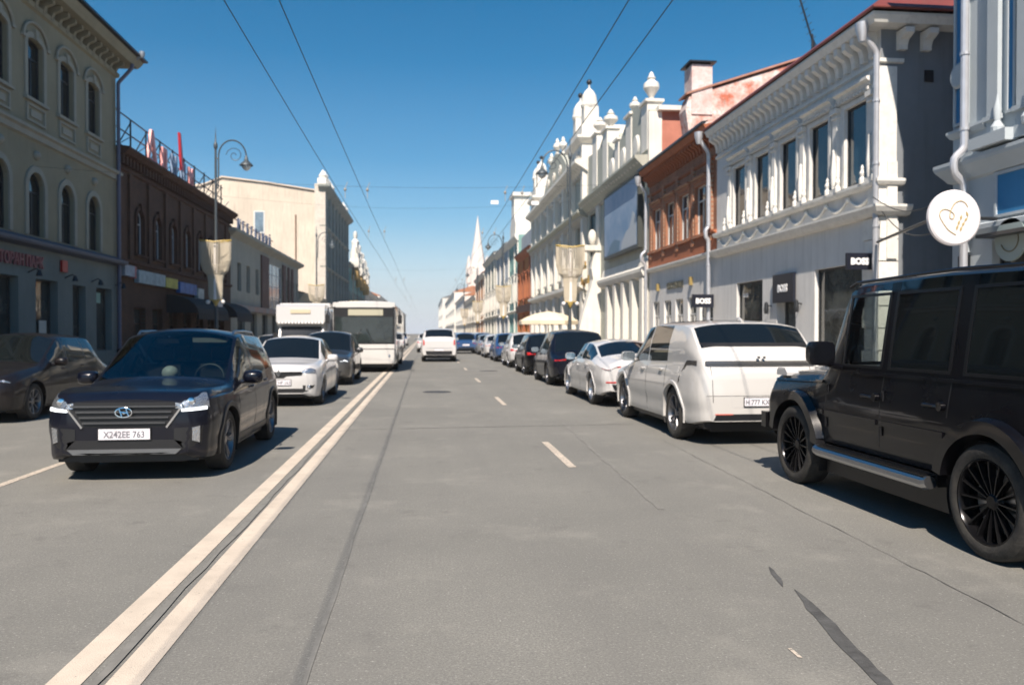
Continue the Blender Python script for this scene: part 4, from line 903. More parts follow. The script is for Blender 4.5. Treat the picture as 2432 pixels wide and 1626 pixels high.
def line_mat(name, worn):
    m = mat(name, (0.6, 0.52, 0.43), 0.75, var=0.2, vscale=2.5, bump=0.3, bscale=150)
    nt = m.node_tree; N = nt.nodes.new; L = nt.links.new; p = nt.nodes['Principled BSDF']; tc = N('ShaderNodeTexCoord')
    n = N('ShaderNodeTexNoise'); n.inputs['Scale'].default_value = 38; n.inputs['Detail'].default_value = 8; n.inputs['Roughness'].default_value = 0.75; L(tc.outputs['Object'], n.inputs['Vector'])
    r = N('ShaderNodeMapRange'); r.inputs[1].default_value = worn; r.inputs[2].default_value = worn + 0.09; L(n.outputs['Fac'], r.inputs[0])
    src = [l for l in nt.links if l.to_socket == p.inputs['Base Color']][0].from_socket
    x = N('ShaderNodeMix'); x.data_type = 'RGBA'; L(r.outputs[0], x.inputs[0]); L(src, x.inputs[6]); x.inputs[7].default_value = (0.2, 0.19, 0.17, 1); L(x.outputs[2], p.inputs['Base Color'])
    return m
M_LINE = line_mat('road_paint', 0.6); M_LINE2 = line_mat('worn_road_paint', 0.5)
M_TAR = mat('tar_seal', (0.1, 0.1, 0.098), 0.7, var=0.5, vscale=9, bump=0.4, bscale=120)
M_STAIN = mat('oil_stain', (0.175, 0.172, 0.16), 0.85, var=0.3, vscale=12)
M_TAR2 = mat('faded_tar', (0.205, 0.2, 0.184), 0.8, var=0.25, vscale=6)

g = MB(); g.add([(-400, -100, -0.03), (400, -100, -0.03), (400, 900, -0.03), (-400, 900, -0.03)], [(0, 1, 2, 3)]); part('ground', g, M_GROUND, kind='structure')
g = MB(); g.add([(-9.35, -60, 0), (6.0, -60, 0), (6.0, 880, 0), (-9.35, 880, 0)], [(0, 1, 2, 3)]); part('road', g, M_ASPH, kind='structure')
for nm, x0, x1, xb0, xb1 in (('pavement', -9.2, -20, None, None), ('pavement', 6.15, 17, None, None)):
    g = MB(); g.box(x0, -60, -0.02, x1, 870, 0.13); pv = part(nm, g, M_PAVE, kind='structure')
    slab = MB(); slab.box(0, 0, 0, 0.57, 0.57, 0.012); sme = mesh_of('paving_slab', slab, mat('slab_concrete', (0.36, 0.34, 0.31), 0.85, var=0.25, vscale=2, grime=0.5))
    xs = 6.35 if x0 > 0 else -12.4
    for j in range(40):                                    # the near slabs one by one
        for i in range(5):
            link('paving_slab', sme, pv, (xs + i * 0.6 + 0.01, 12 + j * 0.6, 0.128 + rnd.uniform(0, 0.004)))
for x0, x1 in ((-9.35, -9.2), (6.0, 6.15)):
    ks = MB(); ks.box(0, 0, -0.02, 0.15, 0.985, 0.14); kme = mesh_of('kerb_stone', ks, M_KERB)
    root_k = thing('kerb', 'grey stone kerb along the ' + ('right' if x0 > 0 else 'left') + ' edge of the road', 'kerb', (x0, 0, 0)); 
    for j in range(-10, 90): link('kerb_stone', kme, root_k, (0, j * 1.0, rnd.uniform(-0.004, 0.004)))
    g = MB(); g.box(0, 90, -0.02, 0.15, 870, 0.14); part('kerb_run', g, M_KERB, root_k)
# painted markings, 4 mm sheets
def strip(name, pts, w, z, m, **kw):
    mb = MB(); P = [Vector(p) for p in pts]; vs = []
    for i, p in enumerate(P):
        d = (P[min(i + 1, len(P) - 1)] - P[max(0, i - 1)]).normalized(); nrm = Vector((-d.y, d.x)); ww = w[i] if isinstance(w, list) else w
        vs += [(p.x + nrm.x * ww / 2, p.y + nrm.y * ww / 2, z), (p.x - nrm.x * ww / 2, p.y - nrm.y * ww / 2, z)]
    mb.add(vs, [(2 * i, 2 * i + 1, 2 * i + 3, 2 * i + 2) for i in range(len(P) - 1)]); return part(name, mb, m, **kw)
marks = link('road_markings', None); marks['kind'] = 'structure'
for xx in (-1.64, -1.37): strip('centre_line', [(xx, -30), (xx, 0), (xx, 60), (xx, 870)], 0.16, 0.004, M_LINE, parent=marks)
k = 0
for y0 in [1.4 + 8.15 * i for i in range(0, 40)]:
    if y0 < 9: continue
    strip('lane_dash', [(1.73, y0 - 0.25), (1.73, y0 + 1.95)], 0.1, 0.004, M_LINE2, parent=marks)
strip('lane_dash', [(1.83, 3.72), (1.83, 3.84)], [0.02, 0.02], 0.004, M_LINE2, parent=marks)
strip('edge_line', [(-4.43, -30), (-4.43, 60), (-4.43, 700)], 0.1, 0.004, M_LINE2, parent=marks)
rnd2 = random.Random(3)
def wob(a, b, n, amp):
    return [(a[0] + (b[0] - a[0]) * i / n + rnd2.uniform(-amp, amp), a[1] + (b[1] - a[1]) * i / n) for i in range(n + 1)]
strip('tar_seam', wob((-1.5, -5), (-1.5, 60), 160, 0.012), [0.03 + 0.015 * math.sin(i * 0.9) + rnd2.uniform(0, 0.008) for i in range(161)], 0.008, M_TAR2, parent=marks)
strip('tar_seam', wob((2.42, 14.0), (2.1, 7.0), 30, 0.02) , [rnd2.uniform(0.02, 0.06) for _ in range(31)], 0.004, M_TAR2, parent=marks)
strip('tar_seam', wob((2.33, 5.2), (2.23, 4.78), 5, 0.01), [0.005, 0.03, 0.035, 0.04, 0.03, 0.005], 0.004, M_TAR, parent=marks)
strip('tar_seam', wob((2.28, 4.72), (2.02, 3.1), 14, 0.008), [0.005, 0.03, 0.05, 0.075, 0.07, 0.085, 0.08, 0.085, 0.08, 0.08, 0.07, 0.08, 0.06, 0.06, 0.06], 0.004, M_TAR, parent=marks)
strip('tar_seam', wob((-0.62, 30), (-0.55, 2.5), 80, 0.008), [0.022 + 0.01 * math.sin(i * 0.7) for i in range(81)], 0.004, M_TAR2, parent=marks)
strip('tar_seam', wob((-1.3, 13.3), (3.6, 13.6), 24, 0.03), [rnd2.uniform(0.015, 0.04) for _ in range(25)], 0.006, M_TAR2, parent=marks)
strip('tar_seam', wob((3.5, 11.5), (3.25, 3.5), 60, 0.012), [rnd2.uniform(0.004, 0.011) for _ in range(61)], 0.006, M_STAIN, parent=marks)

# cast iron manhole covers set in the carriageway
for (x, y) in ((0.3, 21.5), (-3.1, 14.6), (2.6, 33.0)):
    t = thing('manhole_cover', 'round iron manhole cover in the ' + ('middle lane well ahead' if x == 0.3 else 'oncoming lane between the navy crossover and white saloon' if x < 0 else 'road beside the dark parked hatchback'), 'manhole', (x, y, 0))
    m = MB(); m.lathe([(0.001, 0.004), (0.3, 0.004), (0.32, 0.002), (0.34, 0.006), (0.38, 0.006), (0.385, 0.0)], 24, cap=False); part('cover', m, mat('cast_iron', (0.09, 0.085, 0.08), 0.6, 0.4, var=0.4, vscale=8), t)

# ---------------------------------------------------------------- facades
G_DARK = pane_mat('dark_window_pane', (0.012, 0.016, 0.02), 0.05)
G_BLUE = pane_mat('blue_window_pane', (0.02, 0.05, 0.075), 0.05)
G_SHOP = pane_mat('shop_window_pane', (0.09, 0.095, 0.085), 0.04)
for _n in G_SHOP.node_tree.nodes:
    if _n.type == 'MIX': _n.inputs[7].default_value = (0.008, 0.009, 0.01, 1)  # pale and dark blotches painted into the panes as street reflections
class Bld:
    """facade frame: x along the wall (left to right when facing it), -y towards the street, z up"""
    def __init__(s, name, label, side, ya, yb, H, depth=10, X=None, cat='building'):
        s.X = X if X is not None else (9.8 if side == 'R' else -12.5); s.side = side; s.ya, s.yb = ya, yb; s.W = yb - ya; s.H = H; s.depth = depth
        s.root = thing(name, label, cat, (s.X, yb if side == 'R' else ya, 0), R(-90) if side == 'R' else R(90))
        s.cache = {}; s.holes = []
    def x(s, Y): return (s.yb - Y) if s.side == 'R' else (Y - s.ya)
    def P(s, name, mb, mats, smooth=False, parent=None, loc=(0, 0, 0), **kw): return part(name, mb, mats, parent or s.root, loc, smooth, **kw)
    def shared(s, key, name, fn, mats, locs, smooth=False, parent=None):
        mb = fn(); me = mesh_of(name, mb, mats, smooth)
        return [link(name, me, parent or s.root, l) for l in locs]
    def wall(s, mt, z0, z1, holes=(), x0=0, x1=None, y=0.0, name='wall', th=0.32):
        """front skin with real openings: holes (xa, xb, za, zb, arch rise)"""
        x1 = s.W if x1 is None else x1; mb = MB()
        xs = sorted(set([x0, x1] + [v for h in holes for v in (h[0], h[1]) if x0 < v < x1])); zs = sorted(set([z0, z1] + [v for h in holes for v in (h[2], h[3]) if z0 < v < z1]))
        for a, b in zip(xs, xs[1:]):
            for c, d in zip(zs, zs[1:]):
                mx, mz = (a + b) / 2, (c + d) / 2
                if any(h[0] < mx < h[1] and h[2] < mz < h[3] for h in holes): continue
                mb.add([(a, y, c), (b, y, c), (b, y, d), (a, y, d)], [(0, 1, 2, 3)])
        for h in holes:
            xa, xb, za, zb = h[:4]; ar = h[4] if len(h) > 4 else 0
            for q in (((xa, za), (xa, zb - ar)), ((xb, za), (xb, zb - ar)), ((xa, za), (xb, za))) + (() if ar else (((xa, zb), (xb, zb)),)):
                mb.add([(q[0][0], y, q[0][1]), (q[1][0], y, q[1][1]), (q[1][0], y + th, q[1][1]), (q[0][0], y + th, q[0][1])], [(0, 1, 2, 3)])
            if ar:
                K = 10; arc = [((xa + xb) / 2 - (xb - xa) / 2 * math.cos(math.pi * k / K), zb - ar + ar * math.sin(math.pi * k / K)) for k in range(K + 1)]
                for k in range(K):
                    p, q = arc[k], arc[k + 1]
                    mb.add([(p[0], y, p[1]), (q[0], y, q[1]), (q[0], y, zb), (p[0], y, zb)], [(0, 1, 2, 3)]); mb.add([(p[0], y, p[1]), (q[0], y, q[1]), (q[0], y + th, q[1]), (p[0], y + th, p[1])], [(0, 1, 2, 3)])
        return part(name, mb, mt, s.root)
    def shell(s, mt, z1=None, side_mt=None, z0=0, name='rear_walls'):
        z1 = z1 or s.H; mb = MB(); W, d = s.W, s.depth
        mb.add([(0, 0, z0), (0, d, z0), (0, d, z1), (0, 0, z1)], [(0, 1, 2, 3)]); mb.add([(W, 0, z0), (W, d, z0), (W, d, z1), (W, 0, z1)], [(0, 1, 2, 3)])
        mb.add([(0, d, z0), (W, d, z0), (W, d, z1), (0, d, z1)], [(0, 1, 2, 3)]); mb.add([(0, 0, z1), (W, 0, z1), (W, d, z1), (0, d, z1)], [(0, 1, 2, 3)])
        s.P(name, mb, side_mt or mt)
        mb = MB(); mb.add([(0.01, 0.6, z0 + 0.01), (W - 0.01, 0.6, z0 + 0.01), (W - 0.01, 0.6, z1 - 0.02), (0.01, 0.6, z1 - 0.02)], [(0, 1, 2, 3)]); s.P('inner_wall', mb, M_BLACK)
    def windows(s, specs, frame_mt, glass_mt, y=0.2, name='window', fw=0.06, mull='T', glasses=None):
        for n_, h in enumerate(specs):
            xa, xb, za, zb = h[:4]; ar = h[4] if len(h) > 4 else 0; w, hh = xb - xa, zb - za
            key = (round(w, 3), round(hh, 3), round(ar, 3), frame_mt.name, mull, fw)
            if key not in s.cache:
                f = MB(); hw = w / 2; d = 0.06
                f.box(-hw, 0, 0, -hw + fw, d, hh - ar * 0.5); f.box(hw - fw, 0, 0, hw, d, hh - ar * 0.5); f.box(-hw, 0.002, 0, hw, d + 0.002, fw)
                if ar == 0: f.box(-hw, 0.002, hh - fw, hw, d + 0.002, hh)
                else:
                    K = 10; f.tube([(-(hw - 0.03) * math.cos(math.pi * k / K), 0.03, hh - ar - 0.02 + ar * math.sin(math.pi * k / K)) for k in range(K + 1)], 0.04, 4)
                if 'I' in mull or 'T' in mull: f.box(-fw * 0.4, 0.004, fw, fw * 0.4, d - 0.004, (hh * 0.68 if 'T' in mull else hh - ar * 0.3 - fw * 0.5))
                if 'T' in mull or '-' in mull: f.box(-hw + fw, 0.006, hh * 0.68, hw - fw, d - 0.006, hh * 0.68 + fw * 0.8)
                if '#' in mull:
                    for q in range(1, 4): f.box(-hw + fw, 0.006, hh * q / 4, hw - fw, d - 0.006, hh * q / 4 + 0.05)
                    for q in range(1, 3): f.box(-hw + w * q / 3 - 0.025, 0.008, fw, -hw + w * q / 3 + 0.025, d - 0.008, hh - fw)
                gl = MB()
                if ar == 0: gl.add([(-hw, 0.03, 0), (hw, 0.03, 0), (hw, 0.03, hh), (-hw, 0.03, hh)], [(0, 1, 2, 3)])
                else:
                    K = 12; gl.add([(-hw, 0.03, 0), (hw, 0.03, 0)] + [(hw * math.cos(math.pi * k / K), 0.03, hh - ar + ar * math.sin(math.pi * k / K)) for k in range(K + 1)], [tuple(range(K + 3))])
                s.cache[key] = (mesh_of(name, f, frame_mt), mesh_of('pane', gl, glass_mt))
            fm, gm = s.cache[key]; o = link(name, fm, s.root, ((xa + xb) / 2, y, za)); go = link('pane', gm, o)
            if glasses and glasses[n_ % len(glasses)] is not None:
                go.material_slots[0].link = 'OBJECT'; go.material_slots[0].material = glasses[n_ % len(glasses)]
    def cornice(s, mt, prof, x0=None, x1=None, ret=(0, 0), name='cornice', y=0.0):
        """profile of (out, z); ret: how far it returns round the left and right corners"""
        x0 = 0 if x0 is None else x0; x1 = s.W if x1 is None else x1; mb = MB()
        path = ([(x0, y + ret[0])] if ret[0] else []) + [(x0, y), (x1, y)] + ([(x1, y + ret[1])] if ret[1] else [])
        mb.sweep(path, prof); return s.P(name, mb, mt)
    def pipe(s, Y, ztop, zb, mt, out=0.14, r=0.06, kinks=(), head=True, eave=None):
        x = s.x(Y) if Y is not None else 0; m = MB(); pts = []
        if eave: pts += [(x, -eave, ztop + 0.15), (x, -eave, ztop), (x, -out, ztop - eave * 0.9)]
        else: pts += [(x, -out, ztop)]
        for (z, dy) in kinks: pts += [(x, -out, z + dy * 0.9), (x, -out - dy, z), (x, -out - dy, z - 0.25), (x, -out, z - 0.25 - dy * 0.9)]
        pts += [(x, -out, zb)]
        sm_ = []
        for i, p in enumerate(pts):                            # softened bends
            p = Vector(p)
            if 0 < i < len(pts) - 1:
                a, b = Vector(pts[i - 1]), Vector(pts[i + 1]); r1 = min(0.08, (a - p).length * 0.4); r2 = min(0.08, (b - p).length * 0.4)
                sm_ += [p + (a - p).normalized() * r1, p * 0.5 + (p + (a - p).normalized() * r1) * 0.25 + (p + (b - p).normalized() * r2) * 0.25, p + (b - p).normalized() * r2]
            else: sm_.append(p)
        m.tube(sm_, r, 10)
        if head: m.lathe([(r * 1.1, -0.3), (r * 2.1, -0.05), (r * 2.2, 0.1), (r * 2.0, 0.1)], 12, (x, -(eave or out), ztop + 0.1))
        z = zb + 0.9
        while z < ztop - (eave or 0) - 0.4: m.lathe([(r * 1.22, -0.025), (r * 1.22, 0.025)], 10, (x, -out, z)); z += 1.35
        return s.P('downpipe', m, mt, smooth=True)

def bracket_mb(w, out, h):
    m = MB(); m.prism([(0.02, 0), (0.02, h), (-out, h), (-out, h * 0.72), (-out * 0.75, h * 0.6), (-out * 0.45, h * 0.5), (-out * 0.32, h * 0.25), (-out * 0.3, 0.0)], 'x', -w / 2, w / 2); return m
def rowx(a, b, n): return [a + (b - a) * (i + 0.5) / n for i in range(n)]
def surround_mb(w, h, t=0.14, out=0.07, arch=0, sill=True, hood=None, key=False):
    """moulded surround for an opening of w x h whose lower middle is the origin"""
    m = MB(); hw = w / 2
    m.box(-hw - t, -out, 0, -hw, 0.003, h - arch); m.box(hw, -out, 0, hw + t, 0.003, h - arch)
    if arch:
        K = 12; vs = []
        for k in range(K + 1):
            a = math.pi * k / K
            for rr, o in ((0, 0.003), (0, -out), (t, -out), (t, 0.003)):
                vs.append((-(hw + rr) * math.cos(a), o, h - arch + (arch + rr) * math.sin(a)))
        m.add(vs, [(4 * k + q, 4 * k + 4 + q, 4 * k + 4 + (q + 1) % 4, 4 * k + (q + 1) % 4) for k in range(K) for q in range(4)])
    else: m.box(-hw - t, -out - 0.002, h, hw + t, 0.003, h + t)
    if sill: m.box(-hw - t - 0.05, -out - 0.07, -0.1, hw + t + 0.05, 0.003, -0.002)
    if key: m.prism([(-0.07, h - 0.02), (0.07, h - 0.02), (0.11, h + t + 0.1), (-0.11, h + t + 0.1)], 'y', -out - 0.05, 0.002)
    if hood == 'flat': m.box(-hw - t - 0.08, -out - 0.14, h + t + 0.12, hw + t + 0.08, 0.003, h + t + 0.2); m.box(-hw - t, -out - 0.05, h + t + 0.002, hw + t, 0.003, h + t + 0.118)
    if hood == 'gable':
        m.prism([(-hw - t - 0.1, h + t + 0.05), (hw + t + 0.1, h + t + 0.05), (0, h + t + 0.42)], 'y', -out - 0.12, 0.002)
    return m
def urn_mb(r, h):
    m = MB(); m.lathe([(r * 0.6, 0), (r * 0.62, h * 0.08), (r * 0.3, h * 0.14), (r * 0.35, h * 0.2), (r, h * 0.45), (r * 0.95, h * 0.6), (r * 0.4, h * 0.72), (r * 0.55, h * 0.78), (r * 0.3, h * 0.86), (r * 0.28, h * 0.93), (0.001, h)], 14); return m

M_PALE = mat('pale_stucco', (0.69, 0.68, 0.655), 0.85, var=0.1, vscale=0.8, bump=0.15, bscale=40, streak=0.35)
M_PALE2 = mat('pale_moulding', (0.74, 0.725, 0.68), 0.8, var=0.12, vscale=2.5, grime=0.15)
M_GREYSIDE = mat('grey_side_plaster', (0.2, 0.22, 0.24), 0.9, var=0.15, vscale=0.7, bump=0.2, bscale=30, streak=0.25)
M_PIPE = mat('galvanised_pipe', (0.6, 0.61, 0.64), 0.35, 0.5, var=0.15, vscale=4)
M_REDROOF = mat('red_roof_sheet', (0.2, 0.045, 0.035), 0.5, var=0.25, vscale=1.5, grime=0.2)
M_WHITEST = mat('white_stucco', (0.75, 0.72, 0.65), 0.8, var=0.15, vscale=0.9, bump=0.2, bscale=25, streak=0.3)
M_GREENST = mat('sage_stucco', (0.42, 0.43, 0.37), 0.85, var=0.15, vscale=0.6, bump=0.2, bscale=25, streak=0.25)
M_DKFRAME = mat('dark_frame', (0.02, 0.022, 0.025), 0.4)
M_WHFRAME = mat('white_frame', (0.6, 0.6, 0.58), 0.5)
M_SIGNBLK = mat('black_sign', (0.012, 0.014, 0.024), 0.35)
M_SIGNWH = mat('white_letter', (0.8, 0.8, 0.8), 0.5)

# ================= right side: pale blue-grey two-storey boutique
b = Bld('boutique_building', 'pale grey two-storey boutique building with bracketed cornice and red roof edge', 'R', 16.35, 26.1, 8.35, 11)
up = [(b.x(yc) - 0.47, b.x(yc) + 0.47, 4.98, 6.8) for yc in (17.32, 19.02, 20.72, 22.42, 24.12)]
shopw = [(b.x(19.25), b.x(16.95), 0.75, 3.18), (b.x(21.45), b.x(20.3), 0.14, 3.12), (b.x(24.35), b.x(22.4), 0.95, 3.15)]
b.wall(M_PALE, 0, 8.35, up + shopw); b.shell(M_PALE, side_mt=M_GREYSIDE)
b.windows(up, M_DKFRAME, G_DARK, y=0.05, mull='', fw=0.04, glasses=[G_BLUE, None, G_DARK, None, None])
b.windows([shopw[0]], M_DKFRAME, G_SHOP, y=0.1, name='shop_window', mull='', fw=0.05); b.windows([shopw[2]], M_DKFRAME, G_SHOP, y=0.1, name='shop_window', mull='', fw=0.05)
b.windows([shopw[1]], M_DKFRAME, G_SHOP, y=0.25, name='shop_door', mull='I', fw=0.09)
b.shared('s', 'window_surround', lambda: surround_mb(0.94, 1.82, 0.1, 0.04, sill=False), M_PALE2, [((h[0] + h[1]) / 2, 0, h[2]) for h in up])
# dentilled hoods above each window pair, pilasters between
def pil(): 
    m = MB(); m.box(-0.1, -0.07, 0, 0.1, 0.003, 1.78); m.box(-0.15, -0.13, -0.12, 0.15, 0.003, 0.0); m.box(-0.145, -0.13, 1.78, 0.145, 0.003, 1.9); m.box(-0.125, -0.105, 1.66, 0.125, 0.003, 1.71)
    m.lathe([(0.05, 0), (0.06, 0.1), (0.07, 0.35), (0.05, 0.6), (0.035, 0.85), (0.04, 0.9), (0.001, 0.98)], 10, (0, -0.09, 0.0)); return m
pil_x = [b.x(y) for y in (16.62, 18.17, 19.87, 21.57, 23.27, 24.85)]
b.shared('p', 'pilaster', pil, M_PALE2, [(x, 0, 5.02) for x in pil_x])
def hoodmb():
    m = MB(); m.sweep([(-0.74, 0), (0.74, 0)], [(0.0, 0), (0.1, 0.03), (0.12, 0.1), (0.2, 0.14), (0.2, 0.2), (0, 0.24)]); return m
b.shared('h', 'window_hood', hoodmb, M_PALE2, [((h[0] + h[1]) / 2, 0, 7.02) for h in up])
def dent(w, o, h):
    m = MB(); m.box(-w / 2, -o, 0, w / 2, 0.003, h); return m
b.shared('d', 'dentil', lambda: dent(0.06, 0.12, 0.07), M_PALE2, [(x, -0.02, 6.95) for x in rowx(0.75, 9.5, 64)])
# little finial knobs along the sill shelf
b.cornice(M_PALE2, [(0, 4.78), (0.12, 4.8), (0.16, 4.86), (0.16, 4.92), (0, 4.96)], ret=(0, 0.5), name='sill_course')
def knob(): 
    m = MB(); m.lathe([(0.07, 0), (0.07, 0.12), (0.04, 0.16), (0.065, 0.24), (0.03, 0.33), (0.04, 0.37), (0.001, 0.44)], 10); return m
kn = []
for x in pil_x: kn += [(x - 0.24, -0.12, 4.9), (x + 0.24, -0.12, 4.9)]
b.shared('k', 'finial', knob, M_PALE2, kn, smooth=True)
# frieze garlands
b.cornice(M_PALE2, [(0, 4.12), (0.14, 4.14), (0.2, 4.2), (0.26, 4.3), (0.26, 4.35), (0, 4.39)], ret=(0, 0.6), name='string_course')
for i, x in enumerate(rowx(0.3, 9.5, 9)):
    m = MB(); m.tube([(-0.46 + 0.92 * k / 10, -0.03, 0.16 - 0.2 * math.sin(math.pi * k / 10)) for k in range(11)], [0.02 + 0.025 * math.sin(math.pi * k / 10) for k in range(11)], 7); m.sphere((-0.5, -0.04, 0.17), 0.065, 6)
    if i == 0: gm_ = mesh_of('garland', m, M_PALE2, True)
    link('garland', gm_, b.root, (x, 0, 4.5))
# main cornice
b.cornice(M_PALE2, [(0, 7.42), (0.06, 7.44), (0.06, 7.52), (0, 7.54)], ret=(0, 0.5), name='architrave')
b.shared('b', 'cornice_bracket', lambda: bracket_mb(0.15, 0.35, 0.55), M_PALE2, [(x, 0, 7.6) for x in rowx(0.05, 9.7, 27)])
b.shared('b3', 'cornice_bracket', lambda: bracket_mb(0.2, 0.35, 0.4).xform(Matrix.Rotation(R(90), 4, 'Z')), M_PALE2, [(9.75, 0.45, 7.7), (9.75, 1.0, 7.7)])
b.cornice(M_PALE2, [(0, 8.15), (0.36, 8.16), (0.39, 8.22), (0.44, 8.3), (0.44, 8.36), (0, 8.38)], ret=(0, 1.7), name='cornice')
m = MB(); m.sweep([(-0.05, 0), (9.8, 0), (9.8, 11)], [(0.47, 8.38), (0.5, 8.4), (0.5, 8.43), (-0.1, 8.9), (-0.1, 8.38)]); b.P('roof', m, M_REDROOF)
m = MB(); m.prism([(0, 8.5), (5.5, 10.0), (11, 8.5)], 'x', 0, 9.7); b.P('roof_slope', m, M_REDROOF)
# corner quoins
for k in range(8):
    m = MB(); w = 0.62 if k % 2 else 0.5; m.box(9.752 - w, -0.05, 0, 9.79, 0.4, 0.46); b.P('quoin', m, M_PALE2, loc=(0, 0, 0.25 + k * 0.485))
m = MB(); m.box(9.752 - 0.4, -0.055, 0, 9.79, 0.35, 2.95); b.P('corner_pilaster', m, M_PALE2, loc=(0, 0, 4.4))
b.pipe(16.32, 8.05, 0.3, M_PIPE, out=0.12, r=0.065, eave=0.45)
m = MB(); m.box(9.75, 0.12, 3.2, 9.83, 0.35, 5.3); b.P('conduit_cover', m, M_PALE2)
m = MB(); m.tube([(9.78, 3.0, 8.9), (9.78, 3.0, 8.2)], 0.05, 6); b.P('vent_pipe', m, M_PIPE)
m = MB(); m.box(9.75, 1.0, 7.05, 9.78, 1.2, 7.3); b.P('vent_opening', m, M_BLACK)
# lettering
def sign_boss(name, label, loc, w, h, ts, rz, th=0.08, both=False, tz=None):
    t = thing(name, label, 'sign', loc, rz); m = MB(); m.box(-w / 2, -th / 2, 0, w / 2, th / 2, h); part('panel', m, M_SIGNBLK, t)
    tx = text_mb('BOSS', ts, 0.02, 0.012, 0.95); tx.xform(Matrix.Translation((0, -th / 2 - 0.006, tz if tz is not None else (h - ts * 0.7) / 2))); part('lettering', tx, M_SIGNWH, t); return t
def RP(Y, out=0.0): return (9.8 - out, Y)
sign_boss('projecting_sign', 'black projecting BOSS sign at the near corner above the large shop window', (9.46, 16.6, 2.98), 0.58, 0.36, 0.19, 0)
sign_boss('projecting_sign', 'small black projecting BOSS sign beside the downpipe at the far end of the boutique', (9.35, 26.2, 2.45), 0.75, 0.44, 0.24, 0)
sign_boss('door_sign', 'black BOSS panel mounted directly over the boutique door', (9.74, 20.88, 2.42), 1.25, 0.78, 0.27, R(-90))
for yc, z, sz in ((19.02, 5.75, 0.2), (22.42, 5.6, 0.18)):
    tx = text_mb('BOSS', sz, 0.004, 0.006, 0.8); tx.xform(Matrix.Translation((b.x(yc), 0.115, z))); b.P('window_lettering', tx, M_SIGNWH)
tx = text_mb('BOSS', 0.16, 0.004, 0.004); tx.xform(Matrix.Translation((b.x(23.85), 0.095, 2.7))); b.P('window_lettering', tx, M_SIGNWH)
m = MB(); m.box(b.x(18.9), 0.6, 0.3, b.x(17.2), 0.62, 1.9); 
# wall lanterns either side of the door
for Y in (19.95, 21.8):
    m = MB(); m.tube([(0, 0, 0), (0, -0.12, 0.02)], 0.02, 6); m.lathe([(0.05, -0.22), (0.07, -0.1), (0.05, 0.08), (0.02, 0.12)], 10, (0, -0.15, 0)); b.P('wall_lamp', m, M_DKFRAME, loc=(b.x(Y), 0, 2.35))

# ================= right side: blue and white building nearest the camera
b = Bld('blue_building', 'light grey building with saturated blue recessed panels and projecting ledge, nearest on the right', 'R', -14.0, 13.95, 10.3, 10)
M_BLUE = mat('blue_stucco', (0.03, 0.2, 0.42), 0.8, var=0.12, vscale=1.5)
M_LGREY = mat('light_grey_stucco', (0.45, 0.5, 0.53), 0.85, var=0.1, vscale=0.8, bump=0.15, bscale=40)
b.W = 27.95
holes = [(b.x(12.9 - k * 4.2), b.x(9.4 - k * 4.2), 0.6, 3.2) for k in range(6)] + [(b.x(12.3 - k * 3.5), b.x(11.1 - k * 3.5), 5.5, 8.2) for k in range(7)]
b.wall(M_LGREY, 0, 10.3, holes); b.shell(M_LGREY); b.windows(holes[:6], M_DKFRAME, G_SHOP, y=0.15, name='shop_window', mull='I'); b.windows(holes[6:], M_WHFRAME, G_DARK, y=0.15)
for (ya_, yb_, z0, z1, nm) in ((13.84, 13.56, 5.45, 9.3, 0), (12.5, 12.38, 5.35, 8.6, 0), (12.75, 9.2, 3.62, 4.3, 1), (8.6, 5.2, 3.62, 4.3, 1), (12.3, 11.2, 4.85, 5.15, 0), (13.66, 13.5, 3.1, 3.5, 0)):
    m = MB(); m.box(b.x(ya_), -0.02, z0, b.x(yb_), 0.05, z1); b.P('blue_panel', m, M_BLUE)
    for (p, q) in (((b.x(ya_) - 0.05, z0 - 0.05), (b.x(yb_) + 0.05, z0)), ((b.x(ya_) - 0.05, z1), (b.x(yb_) + 0.05, z1 + 0.05)), ((b.x(ya_) - 0.05, z0 + 0.001), (b.x(ya_), z1 - 0.001)), ((b.x(yb_), z0 + 0.001), (b.x(yb_) + 0.05, z1 - 0.001))):
        m = MB(); m.box(p[0], -0.05, p[1], q[0], 0.02, q[1]); b.P('panel_frame', m, M_LGREY)
b.cornice(M_LGREY, [(0, 4.35), (0.06, 4.38), (0.1, 4.44), (0.22, 4.6), (0.24, 4.66), (0.24, 4.72), (0, 4.78)], ret=(0.6, 0), name='ledge')
b.cornice(M_LGREY, [(0, 5.18), (0.04, 5.2), (0.09, 5.28), (0.09, 5.33), (0, 5.36)], x1=b.x(13.05), ret=(0.6, 0), name='small_ledge')
b.cornice(M_LGREY, [(0, 3.3), (0.05, 3.32), (0.1, 3.42), (0.1, 3.5), (0, 3.54)], ret=(0.3, 0), name='shop_ledge')
b.cornice(M_LGREY, [(0, 9.6), (0.3, 9.8), (0.5, 10.1), (0.5, 10.3), (0, 10.35)], ret=(2, 0), name='cornice')
m = MB(); m.lathe([(0.001, -0.05), (0.2, -0.04), (0.24, 0.0), (0.001, 0.02)], 20, (b.x(13.68), -0.08, 6.3), 'y'); b.P('medallion', m, M_LGREY, smooth=True)
